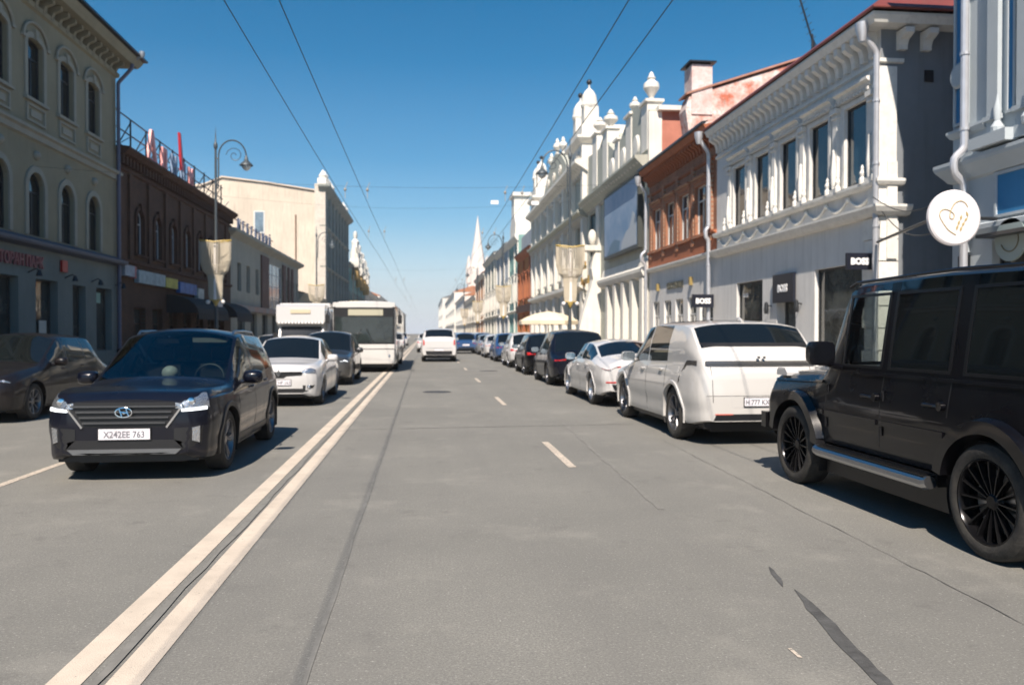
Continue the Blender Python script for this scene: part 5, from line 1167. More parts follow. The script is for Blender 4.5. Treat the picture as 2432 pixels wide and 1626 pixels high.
for Y in (12.8, 12.1):
    m = MB(); m.box(b.x(Y) - 0.13, -0.1, 4.8, b.x(Y) + 0.13, 0.0, 8.3); m.box(b.x(Y) - 0.17, -0.16, 5.25, b.x(Y) + 0.17, 0.0, 5.33); m.box(b.x(Y) - 0.18, -0.17, 4.8, b.x(Y) + 0.18, 0.0, 5.0); m.box(b.x(Y) - 0.18, -0.17, 8.3, b.x(Y) + 0.18, 0.0, 8.5); b.P('pilaster', m, M_LGREY)
    m = MB(); m.lathe([(0.1, 0), (0.11, 0.1), (0.05, 0.2), (0.07, 0.4), (0.03, 0.55), (0.001, 0.7)], 10); b.P('finial', m, M_LGREY, smooth=True, loc=(b.x(Y) + 0.2, -0.15, 4.98))
m = MB(); m.box(b.x(13.1), -0.32, 4.78, b.x(12.2), 0.0, 4.98); b.P('plinth', m, M_LGREY)
b.pipe(13.42, 9.5, 0.3, M_PIPE, out=0.16, r=0.07, kinks=[(4.72, 0.2)], head=False)
m = MB(); m.box(b.x(13.75), -0.03, 2.55, b.x(13.45), 0.02, 3.0); b.P('small_window', m, G_DARK)
m = MB(); m.box(b.x(12.85), -0.35, 3.22, b.x(9.0), 0.0, 3.28); b.P('awning_board', m, M_DKFRAME)

# round bakery-style sign on a black bar between the two buildings
t = thing('round_sign', 'round white sign with gold heart and wheat ear hanging over the pavement', 'sign', (8.9, 12.65, 3.54))
m = MB(); m.lathe([(0.001, -0.05), (0.44, -0.05), (0.47, -0.03), (0.47, 0.03), (0.44, 0.05), (0.001, 0.05)], 48, axis='y'); part('disc', m, mat('sign_white', (0.72, 0.69, 0.7), 0.5), t, smooth=True, ang=30)
M_GOLD = mat('gold_ink', (0.42, 0.31, 0.13), 0.5)
def stroke(pts, r): 
    m = MB(); m.tube([(x, -0.055, z) for x, z in pts], r, 6); return m
hp = []
ctrl = [(-0.0, -0.29), (-0.14, -0.2), (-0.27, -0.02), (-0.28, 0.07), (-0.22, 0.13), (-0.12, 0.12), (-0.03, 0.05), (-0.04, -0.02), (-0.1, -0.01), (-0.09, 0.1), (-0.02, 0.23), (0.08, 0.28), (0.17, 0.25), (0.22, 0.18)]
for i in range(len(ctrl) - 1):
    p0 = ctrl[max(i - 1, 0)]; p1 = ctrl[i]; p2 = ctrl[i + 1]; p3 = ctrl[min(i + 2, len(ctrl) - 1)]
    for k in range(6):
        u = k / 6; hp.append(tuple(0.5 * (2 * p1[d] + (p2[d] - p0[d]) * u + (2 * p0[d] - 5 * p1[d] + 4 * p2[d] - p3[d]) * u * u + (3 * p1[d] - p0[d] - 3 * p2[d] + p3[d]) * u ** 3) for d in (0, 1)))
hp.append(ctrl[-1]); hp = [(0.01, -0.29), (0.03, -0.24)][:1] + hp
part('heart_line', stroke(hp, 0.008), M_GOLD, t, smooth=True)
for (x, z, a) in ((0.03, -0.17, 20), (0.1, -0.19, 20), (0.06, -0.09, 25), (0.14, -0.11, 10), (0.1, 0.0, 30), (0.19, -0.03, 5), (0.21, 0.06, 60)):
    m = MB(); ca, sa_ = math.cos(R(a + 50)), math.sin(R(a + 50)); l, w = 0.05, 0.02
    m.prism([(x - ca * l, z - sa_ * l), (x + sa_ * w, z - ca * w), (x + ca * l, z + sa_ * l), (x - sa_ * w, z + ca * w)], 'y', -0.06, -0.05); part('wheat_grain', m, M_GOLD, t)
m = MB(); m.tube([(0.47, 0, 0.0), (0.8, 0.0, 0.0)], 0.03, 6); m.tube([(-0.3, 0.06, 0.0), (0.75, 3.55, 0.0)], 0.03, 6); part('bracket', m, M_DKFRAME, t)
for i, (p, q) in enumerate((((9.55, 16.2, 4.5), (8.75, 12.65, 3.85)), ((9.75, 16.2, 4.2), (8.6, 12.65, 3.3)))):
    m = MB(); m.tube([tuple(p[d] + (q[d] - p[d]) * k / 8 - (0.25 * math.sin(math.pi * k / 8) if d == 2 else 0) for d in range(3)) for k in range(9)], 0.011, 5)
    tag(part('hanging_cable', m, M_BLACK), ('slack black cable running to the top of the round sign', 'lower black cable from the boutique corner to the round sign')[i], 'cable')
t = thing('sign_reflection', 'modelled reflection of the round sign in the shop glass of the blue building', 'sign', (9.72, 12.35, 3.15), R(-90));  # dim disc and arc added as the mirrored image of the round sign
m = MB(); m.lathe([(0.001, -0.02), (0.36, -0.02), (0.36, 0.02), (0.001, 0.02)], 32, axis='y'); part('disc', m, mat('dim_disc', (0.3, 0.36, 0.35), 0.6), t)
m = MB(); m.tube([(0.2 * math.cos(R(a)), -0.025, 0.2 * math.sin(R(a))) for a in range(200, 400, 15)], 0.01, 5); part('reflected_line', m, mat('dim_gold', (0.15, 0.13, 0.08), 0.6), t)

# ================= right side: orange brick house over white ground floor
BRK = brick_mat('orange_brick', (0.38, 0.15, 0.07), (0.3, 0.115, 0.06), (0.36, 0.25, 0.18))
b = Bld('brick_house', 'two-storey orange brick house over a white shop floor, next to the boutique', 'R', 26.1, 34.3, 8.7, 9)
upw = [(b.x(y) - 0.55, b.x(y) + 0.55, 5.1, 6.85) for y in (27.6, 29.4, 31.2, 33.0)]
dn = [(b.x(y) - w / 1.5, b.x(y) + w / 1.5, z, 2.9) for y, w, z in ((27.1, 1.0, 0.3), (28.6, 0.7, 0.9), (30.1, 0.7, 0.9), (31.6, 0.7, 0.9), (33.2, 0.7, 0.9))]
b.wall(M_PALE, 0, 4.4, dn, name='ground_floor_wall'); b.wall(BRK, 4.4, 8.7, upw, name='brick_wall'); b.shell(BRK)
b.windows(upw, M_WHFRAME, G_BLUE, y=0.06, glasses=[G_DARK, G_BLUE]); b.windows(dn, M_WHFRAME, G_SHOP, y=0.08)
b.shared('s', 'window_surround', lambda: surround_mb(1.1, 1.75, 0.13, 0.06, sill=True, hood='flat'), BRK, [((h[0] + h[1]) / 2, 0, h[2]) for h in upw])
M_TERRA = mat('terracotta_render', (0.38, 0.13, 0.06), 0.85, var=0.2, vscale=2)
b.shared('p', 'pilaster', lambda: dent(0.26, 0.1, 2.9), BRK, [(x, 0, 4.75) for x in rowx(0, 8.2, 9)[0::2]])
b.cornice(M_TERRA, [(0, 4.4), (0.05, 4.42), (0.05, 5.0), (0.12, 5.02), (0.12, 5.08), (0, 5.1)], name='sill_band')
b.cornice(M_PALE2, [(0, 4.2), (0.16, 4.24), (0.2, 4.3), (0.2, 4.36), (0, 4.4)], name='string_course')
b.shared('b', 'cornice_bracket', lambda: bracket_mb(0.12, 0.34, 0.42), M_TERRA, [(x, 0, 7.95) for x in rowx(0, 8.2, 26)])
b.cornice(M_TERRA, [(0, 7.5), (0.07, 7.54), (0.07, 7.62), (0, 7.64)], name='architrave')
b.cornice(M_TERRA, [(0, 8.38), (0.38, 8.42), (0.45, 8.55), (0.48, 8.62), (0, 8.72)], name='cornice')
b.cornice(M_DKFRAME, [(0.45, 8.62), (0.55, 8.64), (0.55, 8.72), (0.3, 8.76)], name='gutter')
b.pipe(26.35, 8.2, 0.3, M_PIPE, out=0.2, r=0.07, kinks=[(5.1, 0.1)], eave=0.55); b.pipe(34.15, 8.2, 0.3, M_PIPE, out=0.2, r=0.07, kinks=[(5.0, 0.2)], eave=0.55)
tx = text_mb('COCCINELLE', 0.36, 0.03, 0.008, 0.95); tx.xform(Matrix.Translation((b.x(30.6), -0.03, 3.35))); b.P('shop_lettering', tx, mat('bronze_letter', (0.1, 0.1, 0.075), 0.5))
for Y in (28.6, 32.8):
    m = MB(); m.box(-0.07, -0.12, 0, 0.07, 0, 0.3); b.P('wall_lamp', m, mat('brass', (0.3, 0.22, 0.08), 0.4), loc=(b.x(Y), 0, 3.35))
# chimney and flaking roof wall behind the brick house
M_FLAKE = mat('flaking_pink_plaster', (0.46, 0.13, 0.07), 0.9, var=0.8, vscale=1.7, col2=(0.7, 0.68, 0.64), grime=0.45, bump=0.4, bscale=12)
t = thing('old_roof_wall', 'flaking pink plastered fire wall rising behind the brick house roof', 'wall', (0, 31, 0))
m = MB(); m.prism([(10.4, 6), (18, 6), (18, 12.9), (15.4, 12.6), (10.35, 10.9), (10.2, 10.4), (10.4, 9)], 'y', -0.4, 0.4); part('wall', m, M_FLAKE, t)
m = MB(); m.prism([(10.2, 10.95), (15.4, 12.68), (18, 12.98), (18, 13.06), (15.4, 12.76), (10.2, 11.03)], 'y', -0.5, 0.5); part('coping', m, mat('coping_rust', (0.42, 0.22, 0.16), 0.8, var=0.3), t)
t = thing('chimney', 'whitewashed chimney with dark metal cap at the left end of the flaking wall', 'chimney', (10.85, 31.0, 10.6))
m = MB(); m.box(-0.42, -0.45, -0.4, 0.42, 0.45, 1.55); part('stack', m, mat('chimney_plaster', (0.64, 0.6, 0.58), 0.9, var=0.5, vscale=1.6, col2=(0.55, 0.36, 0.32), grime=0.3), t)
m = MB(); m.box(-0.55, -0.58, 1.62, 0.55, 0.58, 1.68); m.box(-0.36, -0.4, 1.55, 0.36, 0.4, 1.62); part('cap', m, M_DARKMETAL, t)

# antennas on the boutique roof
t = thing('roof_antenna', 'tall thin television aerial with slanting rod on the boutique roof', 'antenna', (12.4, 24.6, 9.0))
m = MB(); m.tube([(0, 0, 0), (0, 0, 2.2)], 0.035, 6); part('mast', m, M_DARKMETAL, t)
m = MB(); m.tube([(0.1, 0, 1.7), (-0.45, 0, 3.4)], 0.03, 6); m.tube([(0, 0, 2.1), (0.35, 0, 1.4)], 0.02, 5); part('boom', m, M_DARKMETAL, t)
for k in range(6):
    m = MB(); x = 0.0 - 0.07 * k; z = 2.05 + 0.22 * k; m.tube([(x, -0.25, z), (x, 0.25, z)], 0.01, 4); part('element', m, M_DARKMETAL, t)

# ================= right side: white ornate pavilion with the billboard
b = Bld('ornate_building', 'ornate white and sage facade with big blue billboard and curved buttress', 'R', 34.35, 47.6, 9.3, 14)
dnw = [(b.x(y) - 0.5, b.x(y) + 0.5, 0.4, 3.6) for y in (35.6, 37.3, 39.0, 40.7)] + [(b.x(47.3), b.x(45.1), 0.14, 4.0, 0.9)]
b.wall(M_GREENST, 0, 9.3, dnw + [(b.x(47.2), b.x(45.2), 5.2, 8.6)]); b.shell(M_WHITEST)
b.windows(dnw[:4], mat('ochre_frame', (0.4, 0.3, 0.14), 0.6), G_SHOP, y=0.2, mull='T'); b.windows([dnw[4]], M_DKFRAME, pane_mat('teal_pane', (0.01, 0.03, 0.045), 0.06), y=0.3, name='entrance', mull='I')
b.windows([(b.x(47.2), b.x(45.2), 5.2, 8.6)], M_DKFRAME, pane_mat('turquoise_pane', (0.03, 0.12, 0.17), 0.08), y=0.1, mull='')
b.shared('pw', 'pier', lambda: dent(0.5, 0.28, 3.9), M_WHITEST, [(b.x(y), 0, 0.13) for y in (34.7, 36.45, 38.15, 39.85, 41.5)])
b.cornice(M_WHITEST, [(0, 4.0), (0.25, 4.1), (0.35, 4.3), (0.35, 4.45), (0.1, 4.6), (0, 5.0)], x1=b.x(34.35), x0=b.x(43.5), name='string_course')
b.cornice(M_GREENST, [(0, 8.75), (0.2, 8.85), (0.5, 9.15), (0.65, 9.3), (0.65, 9.4), (0, 9.45)], name='cornice')
# billboard
m = MB(); m.box(b.x(42.0), -0.3, 5.45, b.x(35.1), -0.05, 8.75); bb = b.P('billboard', m, mat('billboard_frame', (0.05, 0.055, 0.05), 0.5))
M_BB = mat('billboard_print', (0.3, 0.38, 0.5), 0.5, var=1, vscale=0.55, col2=(0.16, 0.27, 0.42))
m = MB(); m.add([(b.x(41.85), -0.304, 5.6), (b.x(35.25), -0.304, 5.6), (b.x(35.25), -0.304, 8.65), (b.x(41.85), -0.304, 8.65)], [(0, 1, 2, 3)]); b.P('billboard_print', m, M_BB, parent=bb)
m = MB(); m.prism([(b.x(38.2), 5.62), (b.x(35.4), 5.62), (b.x(35.35), 6.9), (b.x(36.0), 7.2), (b.x(36.6), 6.5), (b.x(37.2), 6.4), (b.x(38.0), 6.0)], 'y', -0.31, -0.306); b.P('printed_figure', m, mat('print_grey', (0.42, 0.46, 0.5), 0.5), parent=bb)
m = MB(); m.prism([(b.x(41.2), 5.62), (b.x(38.6), 5.62), (b.x(38.4), 6.1), (b.x(39.6), 6.3), (b.x(40.4), 6.1)], 'y', -0.31, -0.306); b.P('printed_figure', m, mat('print_blue', (0.1, 0.19, 0.28), 0.5), parent=bb)
# curved buttress of the entrance (gently flared fin)
K = 14; prof = []
for k in range(K + 1):
    z = 0.13 + 8.9 * k / K; o = 0.75 + 0.65 * math.cos(math.pi * min(1, k / (K * 0.75))) + (0.25 if 5.2 < z < 6.4 else 0); prof.append((-max(0.12, o), z))
m = MB(); m.prism([(0.02, 0.13)] + prof + [(0.02, 9.03)], 'x', b.x(44.9), b.x(44.1)); b.P('buttress', m, M_WHITEST)
m = MB(); m.box(b.x(45.0), -0.95, 6.2, b.x(44.0), 0.01, 6.5); b.P('buttress_band', m, M_WHITEST)
m = MB(); m.sphere((b.x(44.5), -0.4, 7.0), 0.24, 10, sz=1.8); b.P('carved_boss', m, M_WHITEST, smooth=True)
tx = text_mb('Le grand', 0.62, 0.08, 0.02); tx.xform(Matrix.Translation((b.x(46.1), -0.5, 4.45))); b.P('gold_lettering', tx, mat('gold_letter', (0.75, 0.5, 0.15), 0.25, 0.8))
tx = text_mb('Café', 0.6, 0.08, 0.02); tx.xform(Matrix.Translation((b.x(46.4), -0.5, 5.35))); b.P('gold_lettering', tx, mat('gold_letter', (0.75, 0.5, 0.15), 0.25, 0.8))
rr_ = random.Random(5)
for k in range(16):
    m = MB(); m.sphere((b.x(45.3 + rr_.random() * 1.8), 0.22, 1.4 + rr_.random() * 2.2), 0.035, 5); b.P('pendant_lamp', m, mat('bulb', (0.8, 0.8, 0.7), 0.3, emit=((1, 0.95, 0.8), 2.0)))
# attic storey: sloping parapet, urns, gable
m = MB(); m.prism([(0, 9.4), (b.x(34.35), 9.4), (b.x(34.35), 11.4), (b.x(36.2), 12.1), (b.x(37.4), 12.3), (b.x(38.5), 11.8), (b.x(40.5), 10.9), (b.x(42.0), 11.6), (b.x(43.2), 12.6), (b.x(44.5), 12.0), (0, 12.2)], 'y', 0.0, 1.5); b.P('parapet', m, M_GREENST)
for (Y, z, w, h) in ((35.0, 11.1, 1.0, 0.7), (37.8, 11.1, 1.0, 0.9), (40.2, 10.6, 0.8, 0.8), (42.9, 11.1, 1.1, 1.5), (45.6, 11.4, 1.2, 1.6)):
    m = MB(); m.box(b.x(Y) - w / 2, -0.05, z - 1.4, b.x(Y) + w / 2, 0.6, z + h); m.box(b.x(Y) - w / 2 - 0.1, -0.15, z + h, b.x(Y) + w / 2 + 0.1, 0.7, z + h + 0.12); b.P('parapet_pier', m, M_WHITEST)
for (Y, z, r, h) in ((35.0, 11.9, 0.36, 1.4), (37.8, 12.1, 0.28, 0.9), (42.9, 12.7, 0.4, 1.1), (45.6, 13.1, 0.4, 1.0)):
    m = urn_mb(r, h); b.P('urn', m, M_WHITEST, smooth=True, loc=(b.x(Y), 0.28, z))
b.shared('br', 'cornice_bracket', lambda: bracket_mb(0.22, 0.5, 0.55), M_WHITEST, [(x, 0, 8.72) for x in rowx(0, b.W, 24)])
for (Y, z) in ((36.4, 9.5), (38.9, 9.5), (41.3, 9.5)):
    m = MB(); m.lathe([(0.001, -0.12), (0.45, -0.1), (0.55, 0), (0.55, 0.03)], 20, (b.x(Y), 0, z + 0.75), 'y'); b.P('roundel', m, M_WHITEST, smooth=True)
M_PINK = mat('salmon_plaster', (0.5, 0.2, 0.14), 0.85, var=0.25, vscale=0.7, streak=0.2)
m = MB(); m.prism([(0.5, 8.0), (7.0, 8.0), (7.0, 11.6), (0.5, 11.3)], 'x', b.W + 0.002, b.W + 0.12); b.P('salmon_gable', m, M_PINK)
m = MB(); m.box(b.W - 0.3, 0.3, 11.3, b.W + 0.45, 7.2, 11.5); b.P('gable_cornice', m, M_WHITEST)
m = MB(); m.box(b.W + 0.002, -0.06, 8.8, b.W + 0.18, 0.52, 11.3); b.P('corner_pilaster', m, M_WHITEST)
m = MB(); m.prism([(3, 11.0), (13.5, 11.0), (13.5, 13.6), (9, 14.8), (3, 12.2)], 'x', 0.5, 11.0); b.P('rear_block', m, M_WHITEST)
m = MB(); m.prism([(2.8, 12.15), (9, 14.85), (13.7, 13.6), (13.7, 13.75), (9, 15.0), (2.8, 12.35)], 'x', 0.3, 11.2); b.P('rear_roof', m, mat('cream_roof', (0.62, 0.52, 0.38), 0.8, var=0.2))

# ================= right side: towered facade
b = Bld('towered_building', 'tall sage and white facade with corner towers, domed turrets and arched windows', 'R', 47.7, 72.0, 12.0, 14)
ww = [(b.x(y) - 0.65, b.x(y) + 0.65, z, z + h, a) for y in (53.5, 57, 60.5, 64, 67.5) for z, h, a in ((5.3, 3.0, 0.6),)] + [(b.x(50.2) - 0.9, b.x(50.2) + 0.9, 5.2, 9.6, 0.9), (b.x(70) - 0.8, b.x(70) + 0.8, 5.2, 8.6, 0.8)]
w0 = [(b.x(y) - 0.9, b.x(y) + 0.9, 0.5, 3.6) for y in (50.2, 53.5, 57, 60.5, 64, 67.5, 70.3)]
w2 = [(b.x(y) - 0.5, b.x(y) + 0.5, 9.3, 11.0) for y in (53.5, 57, 60.5, 64, 67.5)]
b.wall(M_GREENST, 0, 12.0, ww + w0 + w2); b.shell(M_WHITEST); b.windows(ww + w2, M_WHFRAME, G_BLUE, y=0.2); b.windows(w0, M_DKFRAME, G_SHOP, y=0.2, name='shop_window', mull='I')
b.shared('s', 'window_surround', lambda: surround_mb(1.3, 3.0, 0.2, 0.14, arch=0.6, key=True), M_WHITEST, [((h[0] + h[1]) / 2, 0, h[2]) for h in ww[:5]])
b.cornice(M_WHITEST, [(0, 4.1), (0.2, 4.2), (0.55, 4.4), (0.55, 4.6), (0, 4.8)], name='string_course'); b.cornice(M_GREENST, [(0, 8.6), (0.3, 8.7), (0.65, 8.9), (0.65, 9.05), (0, 9.15)], name='string_course')
b.cornice(M_WHITEST, [(0, 11.4), (0.3, 11.6), (0.8, 11.9), (0.8, 12.1), (0, 12.2)], name='cornice')
b.shared('pp', 'pilaster', lambda: dent(0.6, 0.3, 6.9), M_WHITEST, [(b.x(y), 0, 4.8) for y in (48.2, 52.0, 55.2, 58.8, 62.2, 65.8, 69.0, 71.6)])
b.shared('p0', 'pier', lambda: dent(0.8, 0.35, 4.0), M_WHITEST, [(b.x(y), 0, 0.13) for y in (48.2, 52.0, 55.2, 58.8, 62.2, 65.8, 69.0, 71.6)])
b.shared('s2', 'window_surround', lambda: surround_mb(1.0, 1.7, 0.16, 0.12, hood='gable'), M_WHITEST, [((h[0] + h[1]) / 2, 0, h[2]) for h in w2])
b.shared('br', 'cornice_bracket', lambda: bracket_mb(0.26, 0.6, 0.6), M_WHITEST, [(x, 0, 11.3) for x in rowx(0, b.W, 34)])
b.shared('br2', 'cornice_bracket', lambda: bracket_mb(0.2, 0.45, 0.4), M_WHITEST, [(x, 0, 8.3) for x in rowx(0, b.W, 40)])
def baluster():
    m = MB(); m.lathe([(0.08, 0), (0.08, 0.08), (0.05, 0.12), (0.1, 0.3), (0.05, 0.55), (0.08, 0.62), (0.08, 0.7)], 8); return m
b.shared('ba', 'baluster', baluster, M_WHITEST, [(b.x(y), 0.25, 12.2) for y in [52.4 + 0.3 * k for k in range(7)] + [66.3 + 0.3 * k for k in range(8)]], smooth=True)
for (ya_, yb_) in ((54.5, 52.1), (68.8, 66.1)):
    m = MB(); m.box(b.x(ya_), 0.12, 12.9, b.x(yb_), 0.38, 13.02); b.P('balustrade_rail', m, M_WHITEST)
def wreath():
    m = MB(); m.tube([(0.32 * math.cos(2 * math.pi * k / 14), -0.06, 0.32 * math.sin(2 * math.pi * k / 14)) for k in range(15)], 0.08, 6); m.sphere((0, -0.05, 0), 0.14, 6); return m
b.shared('wr', 'wreath', wreath, M_WHITEST, [(b.x(y), 0, 13.4) for y in (57.5, 60.3, 63.0)] + [(b.x(y), -0.26, 12.5) for y in (49.2, 51.2, 69.6, 71.0)], smooth=True)
for (Y, w, z0, z1, dome) in ((50.2, 3.8, 12.0, 13.2, 1), (70.3, 3.0, 12.0, 13.0, 0)):
    m = MB(); m.box(b.x(Y) - w / 2, -0.25, z0, b.x(Y) + w / 2, 3.2, z1 + 1.2); tw = b.P('tower', m, M_WHITEST)
    mm = MB(); mm.sweep([(b.x(Y) - w / 2, 3.2), (b.x(Y) - w / 2, -0.25), (b.x(Y) + w / 2, -0.25), (b.x(Y) + w / 2, 3.2)], [(0, z1), (0.15, z1 + 0.1), (0.35, z1 + 0.3), (0.35, z1 + 0.45), (0, z1 + 0.5)]); b.P('tower_cornice', mm, M_WHITEST, parent=tw)
    for (dx, dy) in ((-w / 2 + 0.5, 0.3), (w / 2 - 0.5, 0.3)):
        m = MB(); m.box(b.x(Y) + dx - 0.45, dy - 0.4, z1 + 1.0, b.x(Y) + dx + 0.45, dy + 0.5, z1 + 2.3); m.lathe([(0.5, 2.3), (0.55, 2.45), (0.5, 2.6), (0.45, 3.0), (0.3, 3.3), (0.1, 3.5), (0.05, 3.55), (0.05, 3.75)], 14, (b.x(Y) + dx, dy, z1)); b.P('turret', m, M_WHITEST, parent=tw)
        m = MB(); m.sphere((b.x(Y) + dx, dy, z1 + 3.9), 0.17, 8); b.P('turret_ball', m, M_DARKMETAL, parent=tw, smooth=True)
K = 16
m = MB(); m.prism([(b.x(66), 12.1)] + [(b.x(66) + (b.x(54.5) - b.x(66)) * k / K, 12.1 + 0.8 + 2.2 * math.sin(math.pi * k / K)) for k in range(K + 1)] + [(b.x(54.5), 12.1)], 'y', 0, 0.6); b.P('arched_gable', m, M_GREENST)
for Y in (54.8, 57.6, 60.2, 63, 66):
    m = urn_mb(0.32, 1.3); b.P('urn', m, M_WHITEST, smooth=True, loc=(b.x(Y), 0.2, 12.2 if Y in (54.8, 66) else 14.6 if Y != 60.2 else 15.1))

# ================= further houses on the right
def simple_house(name, label, side, ya, yb, H, mt, trim, nw, floors, roof_mt=None, roof_h=1.4, glass=None, arch=0, depth=12, ww=1.0, X=None, awn=None, pil_=True):
    b = Bld(name, label, side, ya, yb, H, depth, X); holes = []; hs = []
    xs = rowx(0.3, b.W - 0.3, nw)
    for fi, (z0, z1) in enumerate(floors):
        for x in xs: (holes if fi else hs).append((x - ww / 2 * (1.35 if fi == 0 else 1), x + ww / 2 * (1.35 if fi == 0 else 1), z0, z1, arch if fi else 0))
    b.wall(mt, 0, H, holes + hs); b.shell(mt); b.windows(holes, M_WHFRAME, glass or G_DARK, y=0.2); b.windows(hs, M_DKFRAME, G_SHOP, y=0.2, name='shop_window', mull='I')
    if holes:
        h0 = holes[0]; b.shared('s', 'window_surround', lambda: surround_mb(ww, floors[1][1] - floors[1][0], 0.15, 0.1, arch=arch, hood=None if arch else 'flat'), trim, [((h[0] + h[1]) / 2, 0, h[2]) for h in holes if abs((h[3] - h[2]) - (h0[3] - h0[2])) < 0.01])
    b.cornice(trim, [(0, floors[0][1] + 0.5), (0.2, floors[0][1] + 0.6), (0.28, floors[0][1] + 0.72), (0, floors[0][1] + 0.85)], name='string_course')
    b.cornice(trim, [(0, H - 0.7), (0.12, H - 0.6), (0.4, H - 0.25), (0.45, H - 0.1), (0.45, H), (0, H + 0.03)], name='cornice')
    b.shared('b', 'cornice_bracket', lambda: bracket_mb(0.16, 0.36, 0.4), trim, [(x, 0, H - 0.62) for x in rowx(0, b.W, max(6, int(b.W / 0.8)))])
    if pil_: b.shared('p', 'pilaster', lambda: dent(0.35, 0.12, H - 1.0), trim, [(x, 0, 0.2) for x in [0.2] + [(a + c) / 2 for a, c in zip(xs[1::2], xs[2::2])] + [b.W - 0.2]])
    if roof_mt:
        m = MB(); m.prism([(-0.5, H), (depth / 2, H + roof_h), (depth + 0.4, H), (depth + 0.4, H - 0.06), (-0.5, H - 0.06)], 'x', -0.15, b.W + 0.15); b.P('roof', m, roof_mt)
    return b
M_SLATE = mat('grey_roof_sheet', (0.16, 0.17, 0.18), 0.6, var=0.2)
M_RUST = mat('rusty_roof_sheet', (0.45, 0.2, 0.1), 0.7, var=0.4, vscale=1)
M_MINT = mat('mint_stucco', (0.2, 0.36, 0.33), 0.85, var=0.15, vscale=0.8, streak=0.2)
M_STEEL = mat('blue_grey_stucco', (0.36, 0.4, 0.44), 0.85, var=0.15, vscale=0.8, streak=0.2)
M_CREAM = mat('cream_stucco', (0.62, 0.54, 0.42), 0.85, var=0.15, vscale=0.5, streak=0.25)
M_OCHRE = mat('burnt_orange_stucco', (0.45, 0.17, 0.045), 0.85, var=0.2, vscale=0.9, streak=0.2)
h1 = simple_house('brick_shop_house', 'small orange brick shop house with brown frieze beyond the towered facade', 'R', 72.1, 84.0, 9.6, M_OCHRE, M_TERRA, 5, [(0.5, 3.0), (5.0, 7.2)], M_SLATE, 2.2)
m = MB(); m.box(0, -0.3, 3.6, h1.W, -0.02, 4.3); h1.P('shop_fascia', m, mat('brown_fascia', (0.07, 0.03, 0.02), 0.7))
m = MB(); m.box(0, 0.3, 9.6, h1.W, 8, 11.6); h1.P('attic', m, M_STEEL)
h2 = simple_house('mint_building', 'mint green narrow house with a white stone gable pavilion on top', 'R', 84.1, 93.5, 12.0, M_MINT, M_WHITEST, 3, [(0.5, 3.2), (5.0, 7.6), (8.6, 10.6)], None)
m = MB(); m.prism([(2.0, 12.0), (7.4, 12.0), (7.4, 13.6), (6.2, 14.6), (6.2, 16.6), (3.4, 16.6), (3.4, 14.6), (2.0, 13.6)], 'y', -0.1, 1.6); m.box(3.1, -0.3, 16.6, 6.5, 1.8, 17.0); h2.P('gable_pavilion', m, M_WHITEST)
simple_house('steel_blue_building', 'blue-grey three-storey house beyond the mint green one', 'R', 93.6, 110.0, 12.2, M_STEEL, M_WHITEST, 6, [(0.5, 3.2), (4.8, 7.2), (8.2, 10.4)], M_SLATE, 2)
simple_house('sage_building', 'dull green long house at the end of the tall right row', 'R', 110.1, 131.5, 12.8, M_GREENST, M_WHITEST, 7, [(0.5, 3.2), (4.8, 7.4), (8.6, 11.0)], M_SLATE, 1.5)
h3 = simple_house('orange_narrow_building', 'narrow burnt orange building with red gable far down the right side', 'R', 131.6, 156.0, 11.6, M_OCHRE, M_WHITEST, 7, [(0.5, 3.0), (4.6, 6.8), (7.8, 9.8)], M_REDROOF, 3)
simple_house('cream_far_building', 'cream house low on the right beyond the orange one', 'R', 156.2, 200.0, 9.0, M_CREAM, M_WHITEST, 9, [(0.5, 3.0), (5, 7)], M_RUST, 2)
simple_house('white_far_building', 'white two-storey house on the right past the church', 'R', 200.5, 260.0, 11.0, M_WHITEST, M_PALE2, 10, [(0.5, 3.0), (5, 7.5)], M_RUST, 2)
simple_house('grey_far_building', 'pale long block where the right row shrinks into the distance', 'R', 262, 380.0, 15.0, M_WHITEST, M_PALE2, 14, [(0.5, 3.5), (5, 8), (9.5, 12.5)], M_RUST, 2, ww=2.2, X=9.4)
simple_house('last_right_building', 'bright block closing the far right end of the street', 'R', 400, 520.0, 19.0, M_WHITEST, M_PALE2, 12, [(0.5, 3.5), (5, 9), (11, 15)], M_SLATE, 2, ww=3, X=8.4)

# church with a tall spire
t = thing('church', 'white church with tall pointed spire rising above the right row', 'church', (19.5, 300, 0))
M_CH = mat('church_white', (0.68, 0.62, 0.57), 0.8, var=0.1)
m = MB(); m.box(-3.8, -3.8, 0, 3.8, 3.8, 24.5); part('tower', m, M_CH, t)
m = MB(); m.lathe([(4.0, 24.5), (2.9, 28), (1.6, 35), (0.7, 41), (0.05, 45.5)], 8, (0, 0, 0)); part('spire', m, M_CH, t)
for (x, y) in ((-3.4, -3.4), (3.4, -3.4), (-3.4, 3.4), (3.4, 3.4)):
    m = MB(); m.lathe([(0.9, 20), (0.9, 26), (0.05, 30.5)], 8, (x, y, 0)); part('pinnacle', m, M_CH, t)
m = MB(); m.prism([(-7, 0), (7, 0), (7, 14), (0, 20), (-7, 14)], 'y', 3.8, 40); part('nave', m, M_CH, t)
m = MB(); m.prism([(-7.6, 13.8), (0, 20.3), (7.6, 13.8), (7.6, 14.3), (0, 20.9), (-7.6, 14.3)], 'y', 3.5, 40.5); part('roof', m, M_REDROOF, t)
for z in (8, 15, 20):
    m = MB(); m.prism([(-0.9, z), (0.9, z), (0.9, z + 2), (0, z + 3), (-0.9, z + 2)], 'y', -3.86, -3.78); part('window', m, G_DARK, t)

